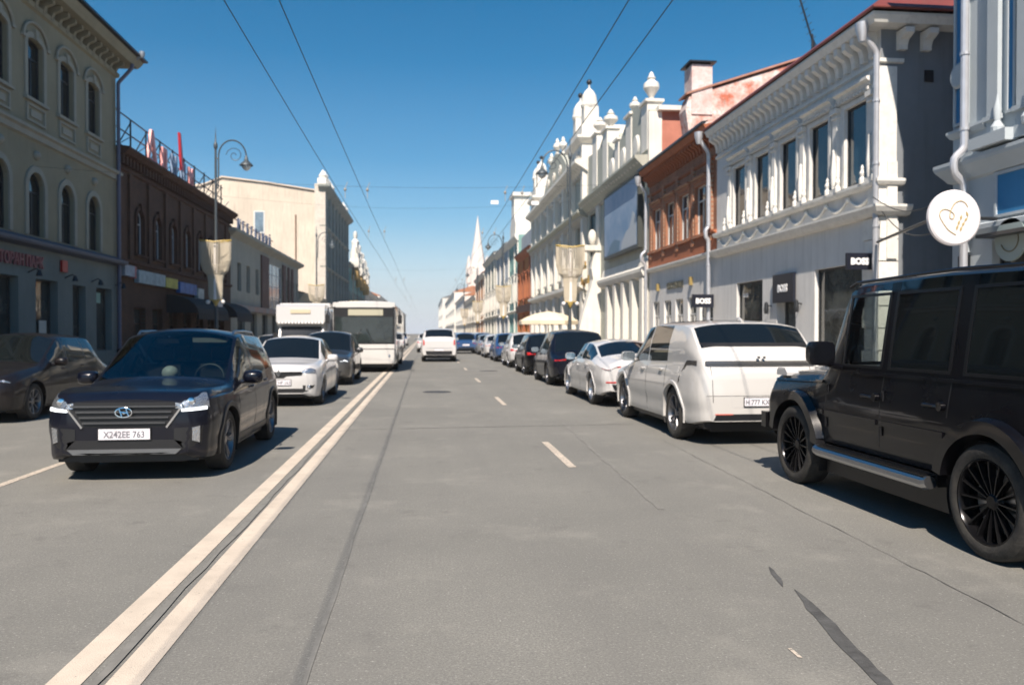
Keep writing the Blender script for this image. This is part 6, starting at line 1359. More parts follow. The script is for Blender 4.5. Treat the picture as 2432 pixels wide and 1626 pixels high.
# ================= left side: tall cream building
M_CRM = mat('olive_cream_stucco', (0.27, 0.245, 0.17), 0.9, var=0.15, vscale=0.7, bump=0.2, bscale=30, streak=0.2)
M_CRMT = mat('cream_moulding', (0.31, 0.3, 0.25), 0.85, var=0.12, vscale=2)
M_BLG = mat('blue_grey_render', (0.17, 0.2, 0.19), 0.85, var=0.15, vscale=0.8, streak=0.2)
b = Bld('cream_building', 'tall olive-cream three-storey building with arched windows, nearest on the left', 'L', 3.0, 34.0, 12.6, 12)
cs = [31.75 - 2.25 * k for k in range(12)]; cs = [c for c in cs if c > 4.5]
f1 = [(b.x(c) - 0.53, b.x(c) + 0.53, 4.7, 6.75, 0.5) for c in cs]; f2 = [(b.x(c) - 0.53, b.x(c) + 0.53, 9.05, 11.0, 0.16) for c in cs]
sh = [(b.x(31.95), b.x(33.45), 0.9, 3.32), (b.x(29.9), b.x(31.0), 0.14, 3.3), (b.x(27.2), b.x(28.75), 0.6, 3.34), (b.x(24.3), b.x(26.1), 0.6, 3.34)] + [(b.x(y), b.x(y + 1.8), 0.6, 3.34) for y in (21, 18, 15, 12, 9, 6)]
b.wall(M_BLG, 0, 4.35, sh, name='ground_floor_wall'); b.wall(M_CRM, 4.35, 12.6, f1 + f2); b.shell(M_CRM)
b.windows(f1 + f2, M_DKFRAME, G_DARK, y=0.13, fw=0.05, mull='T'); b.windows(sh, M_DKFRAME, G_SHOP, y=0.25, name='shop_window', mull='')
b.shared('s1', 'window_surround', lambda: surround_mb(1.06, 2.05, 0.2, 0.05, arch=0.5, sill=False), M_CRMT, [((h[0] + h[1]) / 2, 0, h[2]) for h in f1])
b.shared('s2', 'window_surround', lambda: surround_mb(1.06, 1.95, 0.18, 0.05, arch=0.16, sill=True, key=True), M_CRMT, [((h[0] + h[1]) / 2, 0, h[2]) for h in f2])
def apron():
    m = MB(); m.box(-0.62, -0.06, 0, 0.62, 0.003, 0.07); m.box(-0.62, -0.06, 0.5, 0.62, 0.003, 0.57); m.box(-0.62, -0.06, 0.071, -0.54, 0.003, 0.499); m.box(0.54, -0.06, 0.071, 0.62, 0.003, 0.499); m.box(-0.35, -0.04, 0.18, 0.35, 0.003, 0.4); return m
b.shared('ap', 'apron_panel', apron, M_CRMT, [((h[0] + h[1]) / 2, 0, 8.3) for h in f2])
def hoodarch():
    m = MB(); K = 14; m.tube([(-0.8 * math.cos(math.pi * k / K), -0.05, 0.55 * math.sin(math.pi * k / K)) for k in range(K + 1)], 0.05, 6); m.box(-0.9, -0.1, -0.1, -0.7, 0, 0.0); m.box(0.7, -0.1, -0.1, 0.9, 0, 0.0); return m
b.shared('ha', 'hood_mould', hoodarch, M_CRMT, [((h[0] + h[1]) / 2, 0, 10.95) for h in f2])
b.shared('ci', 'cartouche', lambda: (lambda m: (m.sphere((0, 0, 0), 0.15, 8), m)[1])(MB()), M_CRMT, [((h[0] + h[1]) / 2, -0.02, 7.3) for h in f1], smooth=True)
b.cornice(M_CRMT, [(0, 7.75), (0.1, 7.78), (0.1, 7.95), (0.2, 8.0), (0.2, 8.1), (0, 8.14)], ret=(0, 0.3), name='string_course')
b.cornice(mat('lead_flashing', (0.08, 0.09, 0.12), 0.6), [(0, 4.3), (0.3, 4.36), (0.34, 4.42), (0.34, 4.5), (0, 4.66)], ret=(0, 0.3), name='shop_cornice')
b.cornice(M_CRM, [(0, 11.9), (0.1, 11.95), (0.12, 12.1), (0, 12.15)], ret=(0, 0.3), name='architrave')
b.shared('b', 'cornice_bracket', lambda: bracket_mb(0.15, 0.42, 0.48), M_CRM, [(x, 0, 11.99) for x in rowx(0.2, b.W, 56)])
b.cornice(M_CRM, [(0, 12.48), (0.65, 12.5), (0.75, 12.65), (0.82, 12.8), (0, 12.9)], ret=(0, 3), name='cornice')
b.cornice(M_DARKMETAL, [(0.7, 12.82), (0.95, 12.84), (0.95, 12.92), (0.5, 13.0)], ret=(0, 3), name='gutter')
m = MB(); m.prism([(-0.9, 12.9), (6, 15.6), (12.5, 12.9)], 'x', 0, b.W); b.P('roof', m, M_DARKMETAL)
b.pipe(33.85, 12.3, 0.3, mat('dark_pipe', (0.09, 0.1, 0.16), 0.5), out=0.15, r=0.07, head=False, eave=0.7)
t2 = MB(); t2.tube([(b.W + 0.2, -0.3, 12.55), (b.W + 0.1, -0.95, 12.85)], 0.07, 8); t2.lathe([(0.07, 0), (0.11, 0.12), (0.1, 0.25)], 10, (b.W + 0.1, -1.0, 12.8)); b.P('gutter_outlet', t2, mat('zinc', (0.25, 0.28, 0.32), 0.5, 0.4), smooth=True)
tx = text_mb('РЕСТОРАН ПАРК', 0.5, 0.06, 0.01, 0.85); tx.xform(Matrix.Translation((b.x(25.8), -0.06, 3.68))); b.P('shop_lettering', tx, mat('dull_pink_letter', (0.26, 0.08, 0.09), 0.5))
m = MB(); m.box(b.x(28.9), -0.1, 3.68, b.x(29.3), -0.02, 4.08); b.P('red_logo', m, mat('logo_red', (0.4, 0.02, 0.02), 0.4))
for Y in (26.7, 29.3, 31.5, 33.8):
    m = MB(); m.tube([(0, 0, 0), (0, -0.25, 0.12), (0, -0.34, 0.05)], 0.02, 5); m.lathe([(0.04, 0.08), (0.09, -0.05), (0.1, -0.12)], 8, (0, -0.34, 0)); b.P('wall_lamp', m, M_DARKMETAL, loc=(b.x(Y), 0, 3.5))
tx = MB(); tx.box(b.x(27.9), 0.22, 1.4, b.x(28.4), 0.24, 2.0); b.P('window_poster', tx, mat('poster_white', (0.5, 0.5, 0.46), 0.6))
m = MB(); m.box(b.x(32.05), 0.22, 2.75, b.x(32.9), 0.24, 3.15); b.P('window_poster', m, mat('poster_green', (0.25, 0.42, 0.36), 0.6))

# ================= left side: dark brick building
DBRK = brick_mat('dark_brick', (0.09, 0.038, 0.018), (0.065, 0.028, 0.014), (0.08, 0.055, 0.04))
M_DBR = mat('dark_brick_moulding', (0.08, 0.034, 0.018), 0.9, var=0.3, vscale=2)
b = Bld('dark_brick_building', 'long dark brown brick building with rooftop sign, beside the cream one', 'L', 34.05, 53.0, 9.2, 12)
cs = [36.6 + 2.33 * k for k in range(7)]
f1 = [(b.x(c) - 0.45, b.x(c) + 0.45, 5.0, 6.95, 0.45) for c in cs]; sh = [(b.x(c) - 0.7, b.x(c) + 0.7, 0.4, 2.7) for c in cs]
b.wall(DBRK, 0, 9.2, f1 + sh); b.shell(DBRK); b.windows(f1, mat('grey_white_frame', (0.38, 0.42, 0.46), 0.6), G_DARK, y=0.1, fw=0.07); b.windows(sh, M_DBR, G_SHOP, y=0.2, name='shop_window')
b.shared('s', 'window_surround', lambda: surround_mb(0.9, 1.95, 0.18, 0.09, arch=0.45, key=True), M_DBR, [((h[0] + h[1]) / 2, 0, h[2]) for h in f1])
b.shared('p', 'pilaster', lambda: dent(0.4, 0.1, 3.6), DBRK, [(b.x(36.6 + 2.33 * k - 1.165), 0, 4.7) for k in range(8)])
b.cornice(M_DBR, [(0, 4.5), (0.12, 4.54), (0.12, 4.66), (0, 4.7)], name='string_course'); b.cornice(M_DBR, [(0, 8.3), (0.1, 8.34), (0.1, 8.46), (0, 8.5)], name='architrave')
b.shared('d', 'dentil', lambda: dent(0.18, 0.22, 0.35), M_DBR, [(x, 0, 8.55) for x in rowx(0, b.W, 48)])
b.cornice(M_DBR, [(0, 8.9), (0.35, 8.94), (0.5, 9.1), (0.5, 9.2), (0, 9.25)], name='cornice')
for (y0, y1, z0, z1, col, nm) in ((34.3, 35.4, 3.95, 4.4, (0.3, 0.36, 0.45), 0), (35.4, 35.6, 3.9, 4.4, (0.4, 0.1, 0.12), 0), (35.9, 39.4, 3.75, 4.3, (0.3, 0.42, 0.48), 0), (39.5, 41.3, 3.75, 4.22, (0.5, 0.48, 0.05), 0), (41.7, 44.6, 3.6, 4.15, (0.02, 0.13, 0.45), 0), (44.9, 46.0, 3.3, 4.0, (0.55, 0.58, 0.55), 0), (48.5, 50.5, 3.2, 3.7, (0.25, 0.38, 0.42), 0)):
    m = MB(); m.box(b.x(y0), -0.22, z0, b.x(y1), -0.02, z1); b.P('fascia_sign', m, mat('fascia_%d' % int(y0 * 10), col, 0.5, var=0.4, vscale=3))
for (y0, y1, lb, tx_) in ((40.2, 46.2, 'wide black shop awning under the blue fascia sign', 'CAFE'), (48.2, 52.4, 'black awning at the far end of the dark brick building', None)):
    t = thing('shop_awning', lb, 'awning', (-12.5, y0, 0), R(90)); W_ = y1 - y0
    m = MB(); K = 6; vs = []
    for k in range(K + 1):
        a = R(90) * k / K
        for x in (0, W_): vs.append((x, -1.5 * math.sin(a), 2.55 + 0.9 * math.cos(a)))
    m.add(vs + [(0, 0, 2.55), (W_, 0, 2.55)], [(2 * k, 2 * k + 1, 2 * k + 3, 2 * k + 2) for k in range(K)] + [tuple([2 * k for k in range(K + 1)] + [2 * K + 2]), tuple([2 * k + 1 for k in range(K + 1)] + [2 * K + 3])]); part('canvas', m, mat('black_canvas', (0.01, 0.012, 0.016), 0.8), t)
    m = MB(); m.box(0, -1.52, 2.25, W_, -1.5, 2.56); part('valance', m, mat('black_canvas', (0.01, 0.012, 0.016), 0.8), t)
    if tx_:
        tm = MB(); tm.box(W_ - 2.1, -1.3, 2.95, W_ - 0.5, -1.24, 3.35); part('awning_sign', tm, mat('sign_grey', (0.5, 0.5, 0.52), 0.5), t)
# rooftop lettering on a steel frame
t = thing('rooftop_sign', 'red and pink rooftop letters on a dark steel lattice above the dark brick building', 'sign', (-12.9, 34.5, 9.2), R(90))
for k in range(10):
    m = MB(); x = k * 1.95 + 0.3; m.tube([(x, 0, 0), (x, 0, 1.75)], 0.04, 5); m.tube([(x, 0.9, 0), (x, 0, 1.6)], 0.03, 4); m.tube([(x, 0, 0.1), (x + 1.95, 0, 1.0)], 0.02, 4); part('frame_post', m, M_DARKMETAL, t)
for z in (0.4, 1.05, 1.75):
    m = MB(); m.tube([(0, 0, z), (18.2, 0, z - 0.15)], 0.035, 5); part('frame_rail', m, M_DARKMETAL, t)
M_PKL = mat('pink_letter', (0.75, 0.32, 0.3), 0.5); M_RDL = mat('red_letter', (0.45, 0.02, 0.03), 0.4)
for (x, ch, sz, mt_) in ((4.6, 'А', 1.9, M_PKL), (6.3, 'Л', 1.3, M_PKL), (7.9, 'Н', 1.3, mat('blue_grey_letter', (0.2, 0.28, 0.4), 0.6)), (9.4, 'П', 1.2, mat('blue_grey_letter', (0.2, 0.28, 0.4), 0.6)), (10.8, 'И', 1.2, M_PKL)):
    tx = text_mb(ch, sz, 0.12, 0.05); tx.xform(Matrix.Translation((x, -0.12, 0.45))); part('roof_letter', tx, mt_, t)
m = MB(); m.prism([(9.0, 0.9), (9.4, 0.9), (8.9, 2.75), (8.7, 2.8)], 'y', -0.2, -0.08); part('red_spike', m, M_RDL, t)
m = MB(); m.prism([(4.2, 0.25), (12.8, 0.05), (12.8, 0.25), (4.2, 0.5)], 'y', -0.2, -0.08); part('red_underline', m, M_RDL, t)

# ================= left side: cream shop with brown panels and glazed bay
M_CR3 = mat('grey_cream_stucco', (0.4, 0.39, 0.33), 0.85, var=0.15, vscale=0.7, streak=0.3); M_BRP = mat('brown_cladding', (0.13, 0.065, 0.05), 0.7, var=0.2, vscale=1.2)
b = Bld('shop_building', 'low cream shop building with brown vertical cladding, glass bay and rooftop letters', 'L', 53.05, 80.5, 8.3, 14)
wn3 = [(b.x(y) - 0.55, b.x(y) + 0.55, 4.4, 6.3) for y in (55.5, 58.2, 61.2, 73.5, 75.5, 77.5, 79.5)] + [(b.x(y) - 1.1, b.x(y) + 1.1, 0.4, 3.0) for y in (56, 60, 64, 68, 72, 76, 79)]
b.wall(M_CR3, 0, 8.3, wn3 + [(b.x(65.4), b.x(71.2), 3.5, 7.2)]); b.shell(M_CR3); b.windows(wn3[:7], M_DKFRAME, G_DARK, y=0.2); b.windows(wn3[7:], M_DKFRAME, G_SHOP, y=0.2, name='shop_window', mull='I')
b.windows([(b.x(65.4), b.x(71.2), 3.5, 7.2)], M_WHFRAME, pane_mat('bay_pane', (0.12, 0.17, 0.22), 0.12), y=0.05, name='glass_bay', mull='#')
for (y0, y1) in ((62.4, 65.2), (71.5, 72.9), (74.2, 75.0), (76.2, 77.0)):
    m = MB(); m.box(b.x(y0), -0.12, 3.4, b.x(y1), -0.01, 7.5); b.P('brown_panel', m, M_BRP)
b.cornice(M_CR3, [(0, 7.8), (0.25, 7.95), (0.5, 8.1), (0.5, 8.3), (0, 8.4)], ret=(0.4, 0.5), name='cornice')
m = MB(); m.box(0, -0.35, 3.05, b.W, -0.02, 3.45); b.P('shop_fascia', m, mat('grey_fascia', (0.2, 0.22, 0.24), 0.6, var=0.6, vscale=0.5, col2=(0.35, 0.2, 0.16)))
t = thing('rooftop_letters', 'row of dark rooftop letters above the low cream shop building', 'sign', (-12.8, 55.5, 8.4), R(90))
for k, ch in enumerate('МЕБЕЛЬНЫЙ'):
    tx = text_mb(ch, 1.0, 0.1, 0.0); tx.xform(Matrix.Translation((0.8 + k * 1.35, -0.1, 0.25))); part('roof_letter', tx, mat('navy_letter', (0.05, 0.07, 0.13), 0.5), t)
m = MB(); m.tube([(0, 0.1, 0.2), (14, 0.1, 0.2)], 0.05, 5); m.tube([(0, 0.1, 0.9), (14, 0.1, 0.9)], 0.04, 5); part('frame_rail', m, mat('rust_metal', (0.3, 0.15, 0.08), 0.8), t)
# small kiosk-like sheds before the big cream wall
simple_house('low_shop', 'low dark-roofed shop wedged between the cream shop and the tall cream wall', 'L', 81.0, 99.8, 5.6, M_CR3, M_CR3, 6, [(0.5, 2.6)], M_DARKMETAL, 1.6, pil_=False)

# ================= left side: big building whose blank cream gable faces the camera
M_GAB = mat('big_cream_wall', (0.66, 0.57, 0.46), 0.9, var=0.22, vscale=0.18, streak=0.45, grime=0.12, bump=0.1)
M_SHD = mat('weathered_grey_stucco', (0.3, 0.32, 0.29), 0.85, var=0.25, vscale=0.5, streak=0.3)
b = Bld('gable_wall_building', 'tall building with a huge blank cream side wall facing the street and ornate grey front', 'L', 100.0, 130.0, 19.6, 30)
w1 = [(b.x(y) - 0.8, b.x(y) + 0.8, z, z + h, a) for y in (103.5, 107.5, 111.5, 115.5, 119.5, 123.5, 127) for z, h, a in ((5.6, 3, 0), (10.4, 3.4, 0.5), (15.2, 2.6, 0))]; w0 = [(b.x(y) - 1.2, b.x(y) + 1.2, 0.5, 3.8) for y in (103.5, 107.5, 111.5, 115.5, 119.5, 123.5, 127)]
b.wall(M_SHD, 0, 19.6, w1 + w0); b.windows(w1, M_WHFRAME, G_DARK, y=0.25); b.windows(w0, M_DKFRAME, G_SHOP, y=0.2, name='shop_window')
for z in (4.4, 9.4, 14.4): b.cornice(M_SHD, [(0, z), (0.3, z + 0.15), (0.4, z + 0.35), (0, z + 0.5)], ret=(0.4, 0), name='string_course')
b.cornice(M_SHD, [(0, 18.6), (0.5, 19.0), (0.9, 19.4), (0.9, 19.7), (0, 19.8)], ret=(0.5, 0.5), name='cornice')
b.shared('p', 'pilaster', lambda: dent(0.7, 0.3, 14), M_SHD, [(b.x(y), 0, 4.8) for y in (101, 105.5, 109.5, 113.5, 117.5, 121.5, 125.5, 129)])
m = MB(); m.prism([(0.9, 0), (30, 0), (30, 16.5), (26, 18.4), (14.5, 19.2), (12, 20.3), (6.8, 20.35 - 0.6), (1.2, 18.9), (0.9, 18.9)], 'x', -0.02, 0.3); b.P('gable_wall', m, M_GAB)
m = MB(); m.prism([(1, 9), (29.5, 9), (29.5, 16.3), (26, 18.1), (12, 20.0), (6.8, 19.4), (1.2, 18.6)], 'x', 0.31, 29.9); b.P('rear_block', m, M_GAB)
m = MB(); m.prism([(0.9, 18.95), (6.8, 19.8), (12, 20.35), (14.5, 19.25), (26, 18.45), (30.2, 16.5), (30.2, 16.65), (26, 18.6), (14.5, 19.4), (12, 20.52), (6.8, 19.95), (0.9, 19.1)], 'x', -0.25, 30); b.P('gable_coping', m, mat('coping_cream', (0.6, 0.5, 0.4), 0.8))
m = MB(); m.box(-0.35, -0.3, 0, 0.3, 1.0, 19.8); b.P('corner_pilaster', m, mat('corner_white', (0.62, 0.56, 0.48), 0.85, var=0.2, grime=0.25))
m = MB(); m.box(-0.06, 7.0, 13.7, 0.0, 8.3, 16.4); wdw = b.P('gable_window', m, M_WHFRAME); m = MB(); m.box(-0.08, 7.15, 13.85, -0.06, 8.15, 16.25); b.P('pane', m, pane_mat('pale_pane', (0.2, 0.27, 0.33), 0.1), parent=wdw)
for y in (4.2,):
    m = MB(); m.tube([(-0.14, 3.3, 16), (-0.14, 3.3, 2)], 0.08, 6); b.P('downpipe', m, mat('rust_pipe', (0.2, 0.12, 0.08), 0.7))
for (Y, z) in ((101.2, 19.8), (103, 20.0), (106, 19.8), (110, 19.8), (126, 19.8), (129, 19.8)):
    m = MB(); m.box(b.x(Y) - 0.5, -0.3, z - 0.2, b.x(Y) + 0.5, 0.8, z + 0.9); m.lathe([(0.4, 0.9), (0.5, 1.3), (0.2, 1.7), (0.05, 2.0)], 8, (b.x(Y), 0.2, z)); b.P('parapet_finial', m, M_WHITEST)

# ================= statue-crowned building and the far left row
h4 = simple_house('sculpted_building', 'grey-green theatre-like building crowned by white sculpted figures on the left', 'L', 131.0, 166.0, 13.0, M_MINT, M_SHD, 8, [(0.5, 3.5), (5.2, 8), (9.2, 11.6)], None, depth=18)
for (Y, z, s_) in ((139, 13.0, 1.25), (147, 12.2, 1.1), (155, 12.0, 1.0), (162, 11.5, 0.9)):
    m = MB(); m.box(-0.8 * s_, -0.9, -0.3, 0.8 * s_, 0.6, 0.8 * s_); m.lathe([(0.8, 0.8), (0.95, 1.6), (0.6, 2.6), (0.7, 3.3), (0.25, 3.7), (0.38, 4.1), (0.3, 4.6), (0.02, 4.8)], 10, (0, -0.2, 0)); m.tube([(-0.6, -0.3, 3.2), (-1.2, -0.5, 2.4), (-0.9, -0.9, 1.7)], 0.2, 6); m.tube([(0.6, -0.3, 3.2), (1.3, -0.3, 3.7)], 0.18, 6)
    m.v = [(x * s_, y, zz * s_ if zz > 0 else zz) for x, y, zz in m.v]
    h4.P('sculpted_figure', m, M_WHITEST, smooth=True, loc=(h4.x(Y), -0.3, z))
    m = MB(); m.lathe([(0.9, -2.4), (1.0, -1.0), (0.7, -0.3)], 8, (0, 0, 0)); h4.P('corbel', m, mat('ochre_corbel', (0.42, 0.27, 0.1), 0.8), loc=(h4.x(Y), -0.3, z))
h5 = simple_house('rust_roof_building', 'pale house with rusty orange roof beyond the sculpted building', 'L', 166.5, 215.0, 10.5, M_CREAM, M_WHITEST, 10, [(0.5, 3.0), (5, 7.4)], M_RUST, 3)
simple_house('far_left_building', 'pale rust-roofed house far down the left row', 'L', 216, 290.0, 11.5, M_WHITEST, M_PALE2, 12, [(0.5, 3.0), (5, 7.6)], M_RUST, 2.5)
simple_house('last_left_building', 'distant grey-pink block where the left row meets the horizon', 'L', 292, 480.0, 12.0, M_CREAM, M_PALE2, 16, [(0.5, 3.0), (5, 8)], M_SLATE, 2, ww=2, X=-12)
# ---------------------------------------------------------------- street furniture
M_POST = mat('green_grey_post', (0.07, 0.085, 0.095), 0.45, 0.3)
M_NET = mat('string_white', (0.46, 0.41, 0.32), 0.8)
M_GLD = mat('gilt_trim', (0.5, 0.36, 0.1), 0.5)
def lamp_post(label, X, Y, sgn, glabel):
    t = thing('street_lamp', label, 'street lamp', (X, Y, 0), 0, 'curled-arm street lamps along the kerbs')
    m = MB(); m.lathe([(0.16, 0.1), (0.17, 0.5), (0.12, 0.65), (0.1, 1.2), (0.075, 3), (0.055, 8.9), (0.05, 10.2)], 12); part('pole', m, M_POST, t, smooth=True)
    m = MB(); m.lathe([(0.05, 10.0), (0.09, 10.1), (0.09, 10.25), (0.04, 10.35), (0.02, 10.7), (0.001, 11.1)], 10); part('finial', m, M_POST, t, smooth=True)
    m = MB(); pts = []
    for k in range(15):
        a = R(180 - 180 * k / 14); pts.append((sgn * (0.75 + 0.62 * math.cos(a)), 0, 9.7 + 0.75 * math.sin(a)))
    m.tube([(sgn * 0.1, 0, 8.2), (sgn * 0.13, 0, 9.0)] + pts, 0.035, 7); m.tube([(sgn * 0.1, 0, 8.4), (0, 0, 8.35)], 0.03, 5); m.tube([(0, 0, 9.6), (sgn * 0.13, 0, 9.6)], 0.03, 5)
    sp_ = [(sgn * (0.85 + (0.05 + 0.02 * k) * math.cos(k * 0.55)), 0, 9.75 + (0.05 + 0.02 * k) * math.sin(k * 0.55)) for k in range(18)]; m.tube(sp_, 0.018, 5)
    part('arm', m, M_POST, t, smooth=True)
    m = MB(); m.lathe([(0.03, 0.32), (0.08, 0.2), (0.1, 0.08), (0.3, -0.12), (0.31, -0.16)], 16, (sgn * 1.37, 0, 9.45)); part('lamp_shade', m, M_POST, t, smooth=True)
    m = MB(); m.lathe([(0.2, -0.13), (0.2, -0.25), (0.1, -0.36), (0.001, -0.4)], 14, (sgn * 1.37, 0, 9.45)); part('lamp_glass', m, mat('frosted_lamp', (0.6, 0.62, 0.6), 0.4), t, smooth=True)
    # festive string-light ornament around the pole
    o = thing('string_light_ornament', glabel, 'light ornament', (X, Y, 3.05), 0, 'cup-shaped string light ornaments on the lamp posts')
    rr = random.Random(int(Y))
    prof = [(0.26, 0.0), (0.3, 0.25), (0.31, 0.9), (0.36, 1.2), (0.56, 1.4), (0.68, 1.85), (0.7, 2.7)]
    for k in range(44):
        a = 2 * math.pi * k / 44; m = MB(); top = 2.7 + 0.12 * abs(math.sin(a)) ; 
        m.tube([(lin([(z, r_) for r_, z in prof], z) * math.cos(a), 0.45 * lin([(z, r_) for r_, z in prof], z) * math.sin(a) - 0.1, z + rr.uniform(-0.02, 0.02)) for z in (0.02, 0.3, 0.9, 1.2, 1.4, 1.85, 2.7)], 0.026, 4); part('light_string', m, M_NET, o)
    for z in (1.62, 2.68, 0.05, 0.9, 1.25):
        r_ = lin([(zz, q) for q, zz in prof], z); m = MB(); m.tube([(r_ * math.cos(2 * math.pi * k / 24), 0.45 * r_ * math.sin(2 * math.pi * k / 24) - 0.1, z + (0.1 * abs(math.cos(2 * math.pi * k / 24)) if z > 2.6 else 0)) for k in range(25)], 0.035 if z in (2.68, 0.05) else 0.02, 5); part('hoop', m, M_GLD if z in (2.68, 0.05) else M_NET, o)
    m = MB(); m.lathe([(0.12, 0.05), (0.12, 1.3), (0.1, 1.4), (0.1, 2.6)], 10, (0, -0.15, 0)); part('core_tube', m, mat('white_tube', (0.75, 0.73, 0.72), 0.5), o)
    for sx in (-1, 1):
        m = MB(); m.sphere((sx * 0.33, -0.15, -0.05), 0.1, 8); part('bauble', m, mat('white_tube', (0.75, 0.73, 0.72), 0.5), o, smooth=True)
    m = MB(); m.lathe([(0.02, -0.25), (0.16, -0.02), (0.16, 0.06)], 10, (0, -0.1, 0)); part('gilt_tip', m, M_GLD, o, smooth=True)
for (X, Y, sgn, w) in ((-9.6, 38, 1, 'nearest on the left pavement'), (7.0, 38.4, -1, 'nearest on the right pavement'), (-9.6, 72, 1, 'second on the left, before the tall cream wall'), (7.0, 72, -1, 'second on the right, beyond the umbrella'), (-9.6, 108, 1, 'third on the left, half hidden by the bus'), (7.0, 108, -1, 'third on the right, far down the row'), (7.0, 145, -1, 'fourth on the right, smallest')):
    lamp_post('dark street lamp with curled arm, ' + w, X, Y, sgn, 'pale light-string ornament on lamp post ' + w)

# trolleybus wires and span wires
def wire(x, z, lb):
    m = MB(); pts = []
    y = -40
    while y <= 420:
        pts.append((x, y, z - 0.12 * math.sin(math.pi * ((y + 40) % 46) / 46.0))); y += 5.75
    m.tube(pts, 0.008, 5); return tag(part('overhead_wire', m, M_BLACK), lb, 'cable', 'trolleybus contact wires over the road')
wire(-2.66, 6.05, 'outer trolley wire left of the street, crossing the sky top left'); wire(-1.93, 6.05, 'inner trolley wire of the left pair above the centre line')
wire(2.69, 6.05, 'inner trolley wire of the right pair above the dashed lane line'); wire(3.27, 6.05, 'outer trolley wire nearest the right facades')
for (Y, zl, zr, lb) in ((27, 6.9, 6.9, 'near span wire across the street holding the trolley wires'), (38, 7.9, 7.9, 'span wire between the first pair of lamp posts with pale tags'), (72, 7.6, 7.6, 'span wire between the second pair of lamp posts'), (108, 7.6, 7.6, 'third span wire across the street'), (145, 7.6, 7.6, 'fourth span wire, far and faint')):
    t = thing('span_wire', lb, 'cable', (0, Y, 0), 0, 'span wires across the street'); m = MB(); x0, x1 = (-12.4, 9.7) if Y == 27 else (-9.6, 7.0)
    m.tube([(x0 + (x1 - x0) * k / 14, 0, zl - 0.45 * math.sin(math.pi * k / 14)) for k in range(15)], 0.0045, 4); part('wire', m, M_BLACK, t)
    for x in (-2.66, -1.93, 2.69, 3.27):
        m = MB(); m.tube([(x, 0, 6.05), (x, 0, 6.4), (x + 0.08, 0, 6.6)], 0.012, 4); m.lathe([(0.03, -0.05), (0.05, 0), (0.03, 0.05)], 8, (x, 0, 6.35)); part('hanger', m, mat('insulator', (0.3, 0.28, 0.25), 0.5), t)
    if Y in (38,):
        for x in (3.1, 5.05):
            m = MB(); m.box(x, -0.02, 7.72, x + 0.36, 0.02, 7.9); part('route_tag', m, M_WHITE, t)

# cafe umbrella
t = thing('cafe_umbrella', 'large cream cafe umbrella open over the right pavement behind the parked cars', 'umbrella', (7.35, 47.5, 0.13))
m = MB(); K = 8; rr0 = 1.85
ring = [(rr0 * math.cos(2 * math.pi * (k + 0.5) / K), rr0 * math.sin(2 * math.pi * (k + 0.5) / K)) for k in range(K)]
vs = [(0, 0, 2.75)]; 
for f, z in ((0.45, 2.6), (0.8, 2.36), (1.0, 2.16)): vs += [(x * f, y * f, z) for x, y in ring]
m.add(vs, [(0, 1 + k, 1 + (k + 1) % K) for k in range(K)] + [(1 + i * K + k, 1 + (i + 1) * K + k, 1 + (i + 1) * K + (k + 1) % K, 1 + i * K + (k + 1) % K) for i in range(2) for k in range(K)])
M_CANV = mat('cream_canvas', (0.72, 0.62, 0.45), 0.85)
part('canopy', m, M_CANV, t)
m = MB(); vs = [(x, y, 2.155) for x, y in ring] + [(x, y, 1.95) for x, y in ring]; m.add(vs, [(k, K + k, K + (k + 1) % K, (k + 1) % K) for k in range(K)]); part('valance', m, M_CANV, t)
for x, y in ring:
    m = MB(); m.tube([(0, 0, 2.3), (x * 0.98, y * 0.98, 2.13)], 0.015, 4); part('rib', m, mat('wood_rib', (0.3, 0.17, 0.07), 0.6), t)
m = MB(); m.tube([(0, 0, 0), (0, 0, 2.8)], 0.03, 8); part('pole', m, mat('wood_rib', (0.3, 0.17, 0.07), 0.6), t)
m = MB(); m.lathe([(0.3, 0), (0.3, 0.08), (0.05, 0.14)], 14); part('base', m, M_DARKMETAL, t)

# ---------------------------------------------------------------- vehicles
creta('dark navy crossover with chrome grille driving towards the camera, plate X242EE 763', (-3.17, 10.95, 0), math.pi)
saloon_front('white saloon car with dark windscreen driving behind the navy crossover', (-3.12, 19.6, 0), math.pi)
generic('graphite crossover with one lit headlight between the white saloon and the bus', (-3.1, 26.4, 0), math.pi, P_GREY, drl=True, name='crossover_car')
city_bus('white city bus with big dark windscreen coming down the left lane', (-2.45, 32.3, 0), math.pi)
box_truck('white box truck with sign board over the cab, left of the bus', (-5.35, 35, 0), math.pi)
big_suv('big white parked estate-like SUV with full-width light bar seen from behind', (4.68, 13.2, 0), 0)
fastback('white parked fastback saloon just ahead of the big white SUV', (4.56, 18.9, 0), 0)
offroader('boxy black off-road car with black wheels, cut by the right picture edge', (4.87, 6.6, 0), 0)
generic('dark brown SUV at the left edge, partly behind the navy crossover', (-8.0, 17.0, 0), math.pi, P_BROWN, L=4.7, H=1.6, detail=1.0)
generic('dark parked hatchback behind the brown SUV at the left kerb', (-8.1, 25.5, 0), math.pi, P_NAVY, L=4.3, H=1.55)
GP = 'cars parked nose to tail along the right kerb'
generic('dark blue SUV parked ahead of the white fastback with red taillight', (4.6, 25.3, 0), 0, P_NAVY, L=4.6, W=1.88, H=1.7, group=GP)
generic('dark hatchback parked ahead of the dark blue SUV', (4.55, 31.3, 0), 0, P_BLACK, L=4.3, H=1.6, group=GP)
w_ = generic('white crossover with tall rear window parked beyond the two dark cars', (4.6, 37.6, 0), 0, P_WHITE, L=4.3, H=1.62, group=GP)
d_ = generic('dark blue estate with big red taillights beyond the white crossover', (4.6, 45.0, 0), 0, P_BLUE, L=4.5, H=1.6, group=GP)
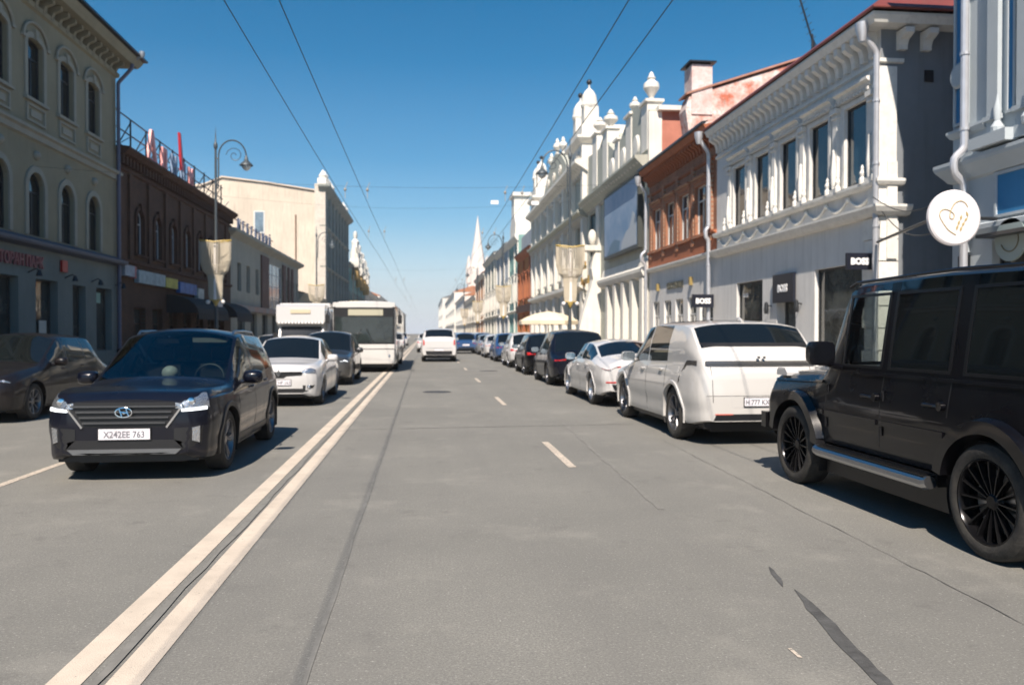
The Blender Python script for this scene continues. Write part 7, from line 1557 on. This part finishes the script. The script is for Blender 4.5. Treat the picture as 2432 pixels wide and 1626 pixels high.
s_ = generic('white saloon with red lamp parked beyond the dark blue estate', (4.5, 51.5, 0), 0, P_WHITE, kind='sedan', group=GP)
s2 = generic('silver saloon parked past the white saloon', (4.5, 58.3, 0), 0, P_SILVER, kind='sedan', group=GP)
rv = generic('white full-size SUV driving away in the middle lane', (0.72, 45.8, 0), 0, P_WHITE, L=5.0, W=1.96, H=1.84, hood=1.15, nose=1.0, tail=1.3, belt0=1.15, belt1=1.26, a1=0.9, a2=3.9, wr=0.39, cowl=1.3, header=2.2, rh=4.62, rb=4.86, tl=False, boxy=True, name='large_suv', cat='suv')
rv['decal']('lower_bumper', [(-0.92, 0.4), (0.92, 0.4), (0.92, 0.6), (-0.92, 0.6)], 'rear', M_BLACK, 0.006)
rv['decal']('tailgate_trim', [(-0.7, 0.74), (0.7, 0.74), (0.7, 0.76), (-0.7, 0.76)], 'rear', M_SATIN, 0.006)
for sx in (1, -1):
    rv['decal']('taillight', [(sx * 0.78, 0.92), (sx * 0.86, 0.92), (sx * 0.86, 1.2), (sx * 0.78, 1.2)], 'rear', M_RED, 0.012)
roots = dict(w=w_['root'], d=d_['root'], s=s_['root'], s2=s2['root'])
far = [('d', 65, 'dark estate farther up the right kerb, sixth beyond the fastback'), ('w', 71.5, 'white crossover in the right kerb row before the mint house'), ('s', 78, 'white saloon far up the right kerb by the orange brick shop'), ('d', 84.5, 'dark car by the right kerb at the mint house'), ('s2', 91, 'silver car by the right kerb before the blue-grey house'), ('w', 98, 'small white crossover by the right kerb at the blue-grey house'), ('d', 105, 'tiny dark car by the right kerb before the sage house'), ('s', 113, 'tiny white saloon by the right kerb at the sage house'), ('w', 122, 'tiny white crossover by the right kerb past the sage house'), ('s2', 132, 'tiny silver car by the right kerb at the orange narrow house')]
for k, Y, lb in far: copy_thing(roots[k], (4.6 + 0.06 * math.sin(Y), Y, 0), 0, lb, GP)
for k, x, Y, rz, lb in (('w', -1.6 + 1.75, 66, 0, 'white car ahead of the full-size white SUV in the middle lane'), ('d', 3.0, 62, 0, 'dark blue estate moving in the lane right of the white SUV'), ('s', -2.9, 70, math.pi, 'oncoming white saloon behind the bus'), ('d', -3.0, 82, math.pi, 'oncoming dark estate well behind the bus'), ('w', -3.0, 98, math.pi, 'oncoming white crossover far behind the bus'), ('s2', 0.3, 100, 0, 'silver car far ahead in the middle lane'), ('d', 0.2, 130, 0, 'dark car farthest ahead in the middle lane')):
    copy_thing(roots[k], (x, Y, 0), rz, lb, 'moving cars farther down the street')
for k, Y, lb in (('s', 44, 'white saloon parked at the left kerb by the dark awning'), ('d', 51, 'dark estate parked at the left kerb beyond the awning'), ('w', 60, 'white crossover parked at the left kerb by the cream shop'), ('s2', 68, 'silver saloon parked at the left kerb by the glass bay'), ('d', 77, 'dark estate parked at the left kerb near the second lamp post')):
    copy_thing(roots[k], (-8.2, Y, 0), math.pi, lb, 'cars parked along the left kerb')
# ---------------------------------------------------------------- summer haze
hm = bpy.data.materials.new('haze'); hm.use_nodes = True; hn = hm.node_tree; hn.nodes.clear()
hv_ = hn.nodes.new('ShaderNodeVolumePrincipled'); hv_.inputs['Color'].default_value = (0.93, 0.95, 1.0, 1); hv_.inputs['Density'].default_value = 0.0004; hv_.inputs['Anisotropy'].default_value = 0.2
ho = hn.nodes.new('ShaderNodeOutputMaterial'); hn.links.new(hv_.outputs[0], ho.inputs['Volume'])
m = MB(); m.box(-410, -110, -1.0, 410, 910, 52); part('haze', m, hm, kind='stuff')
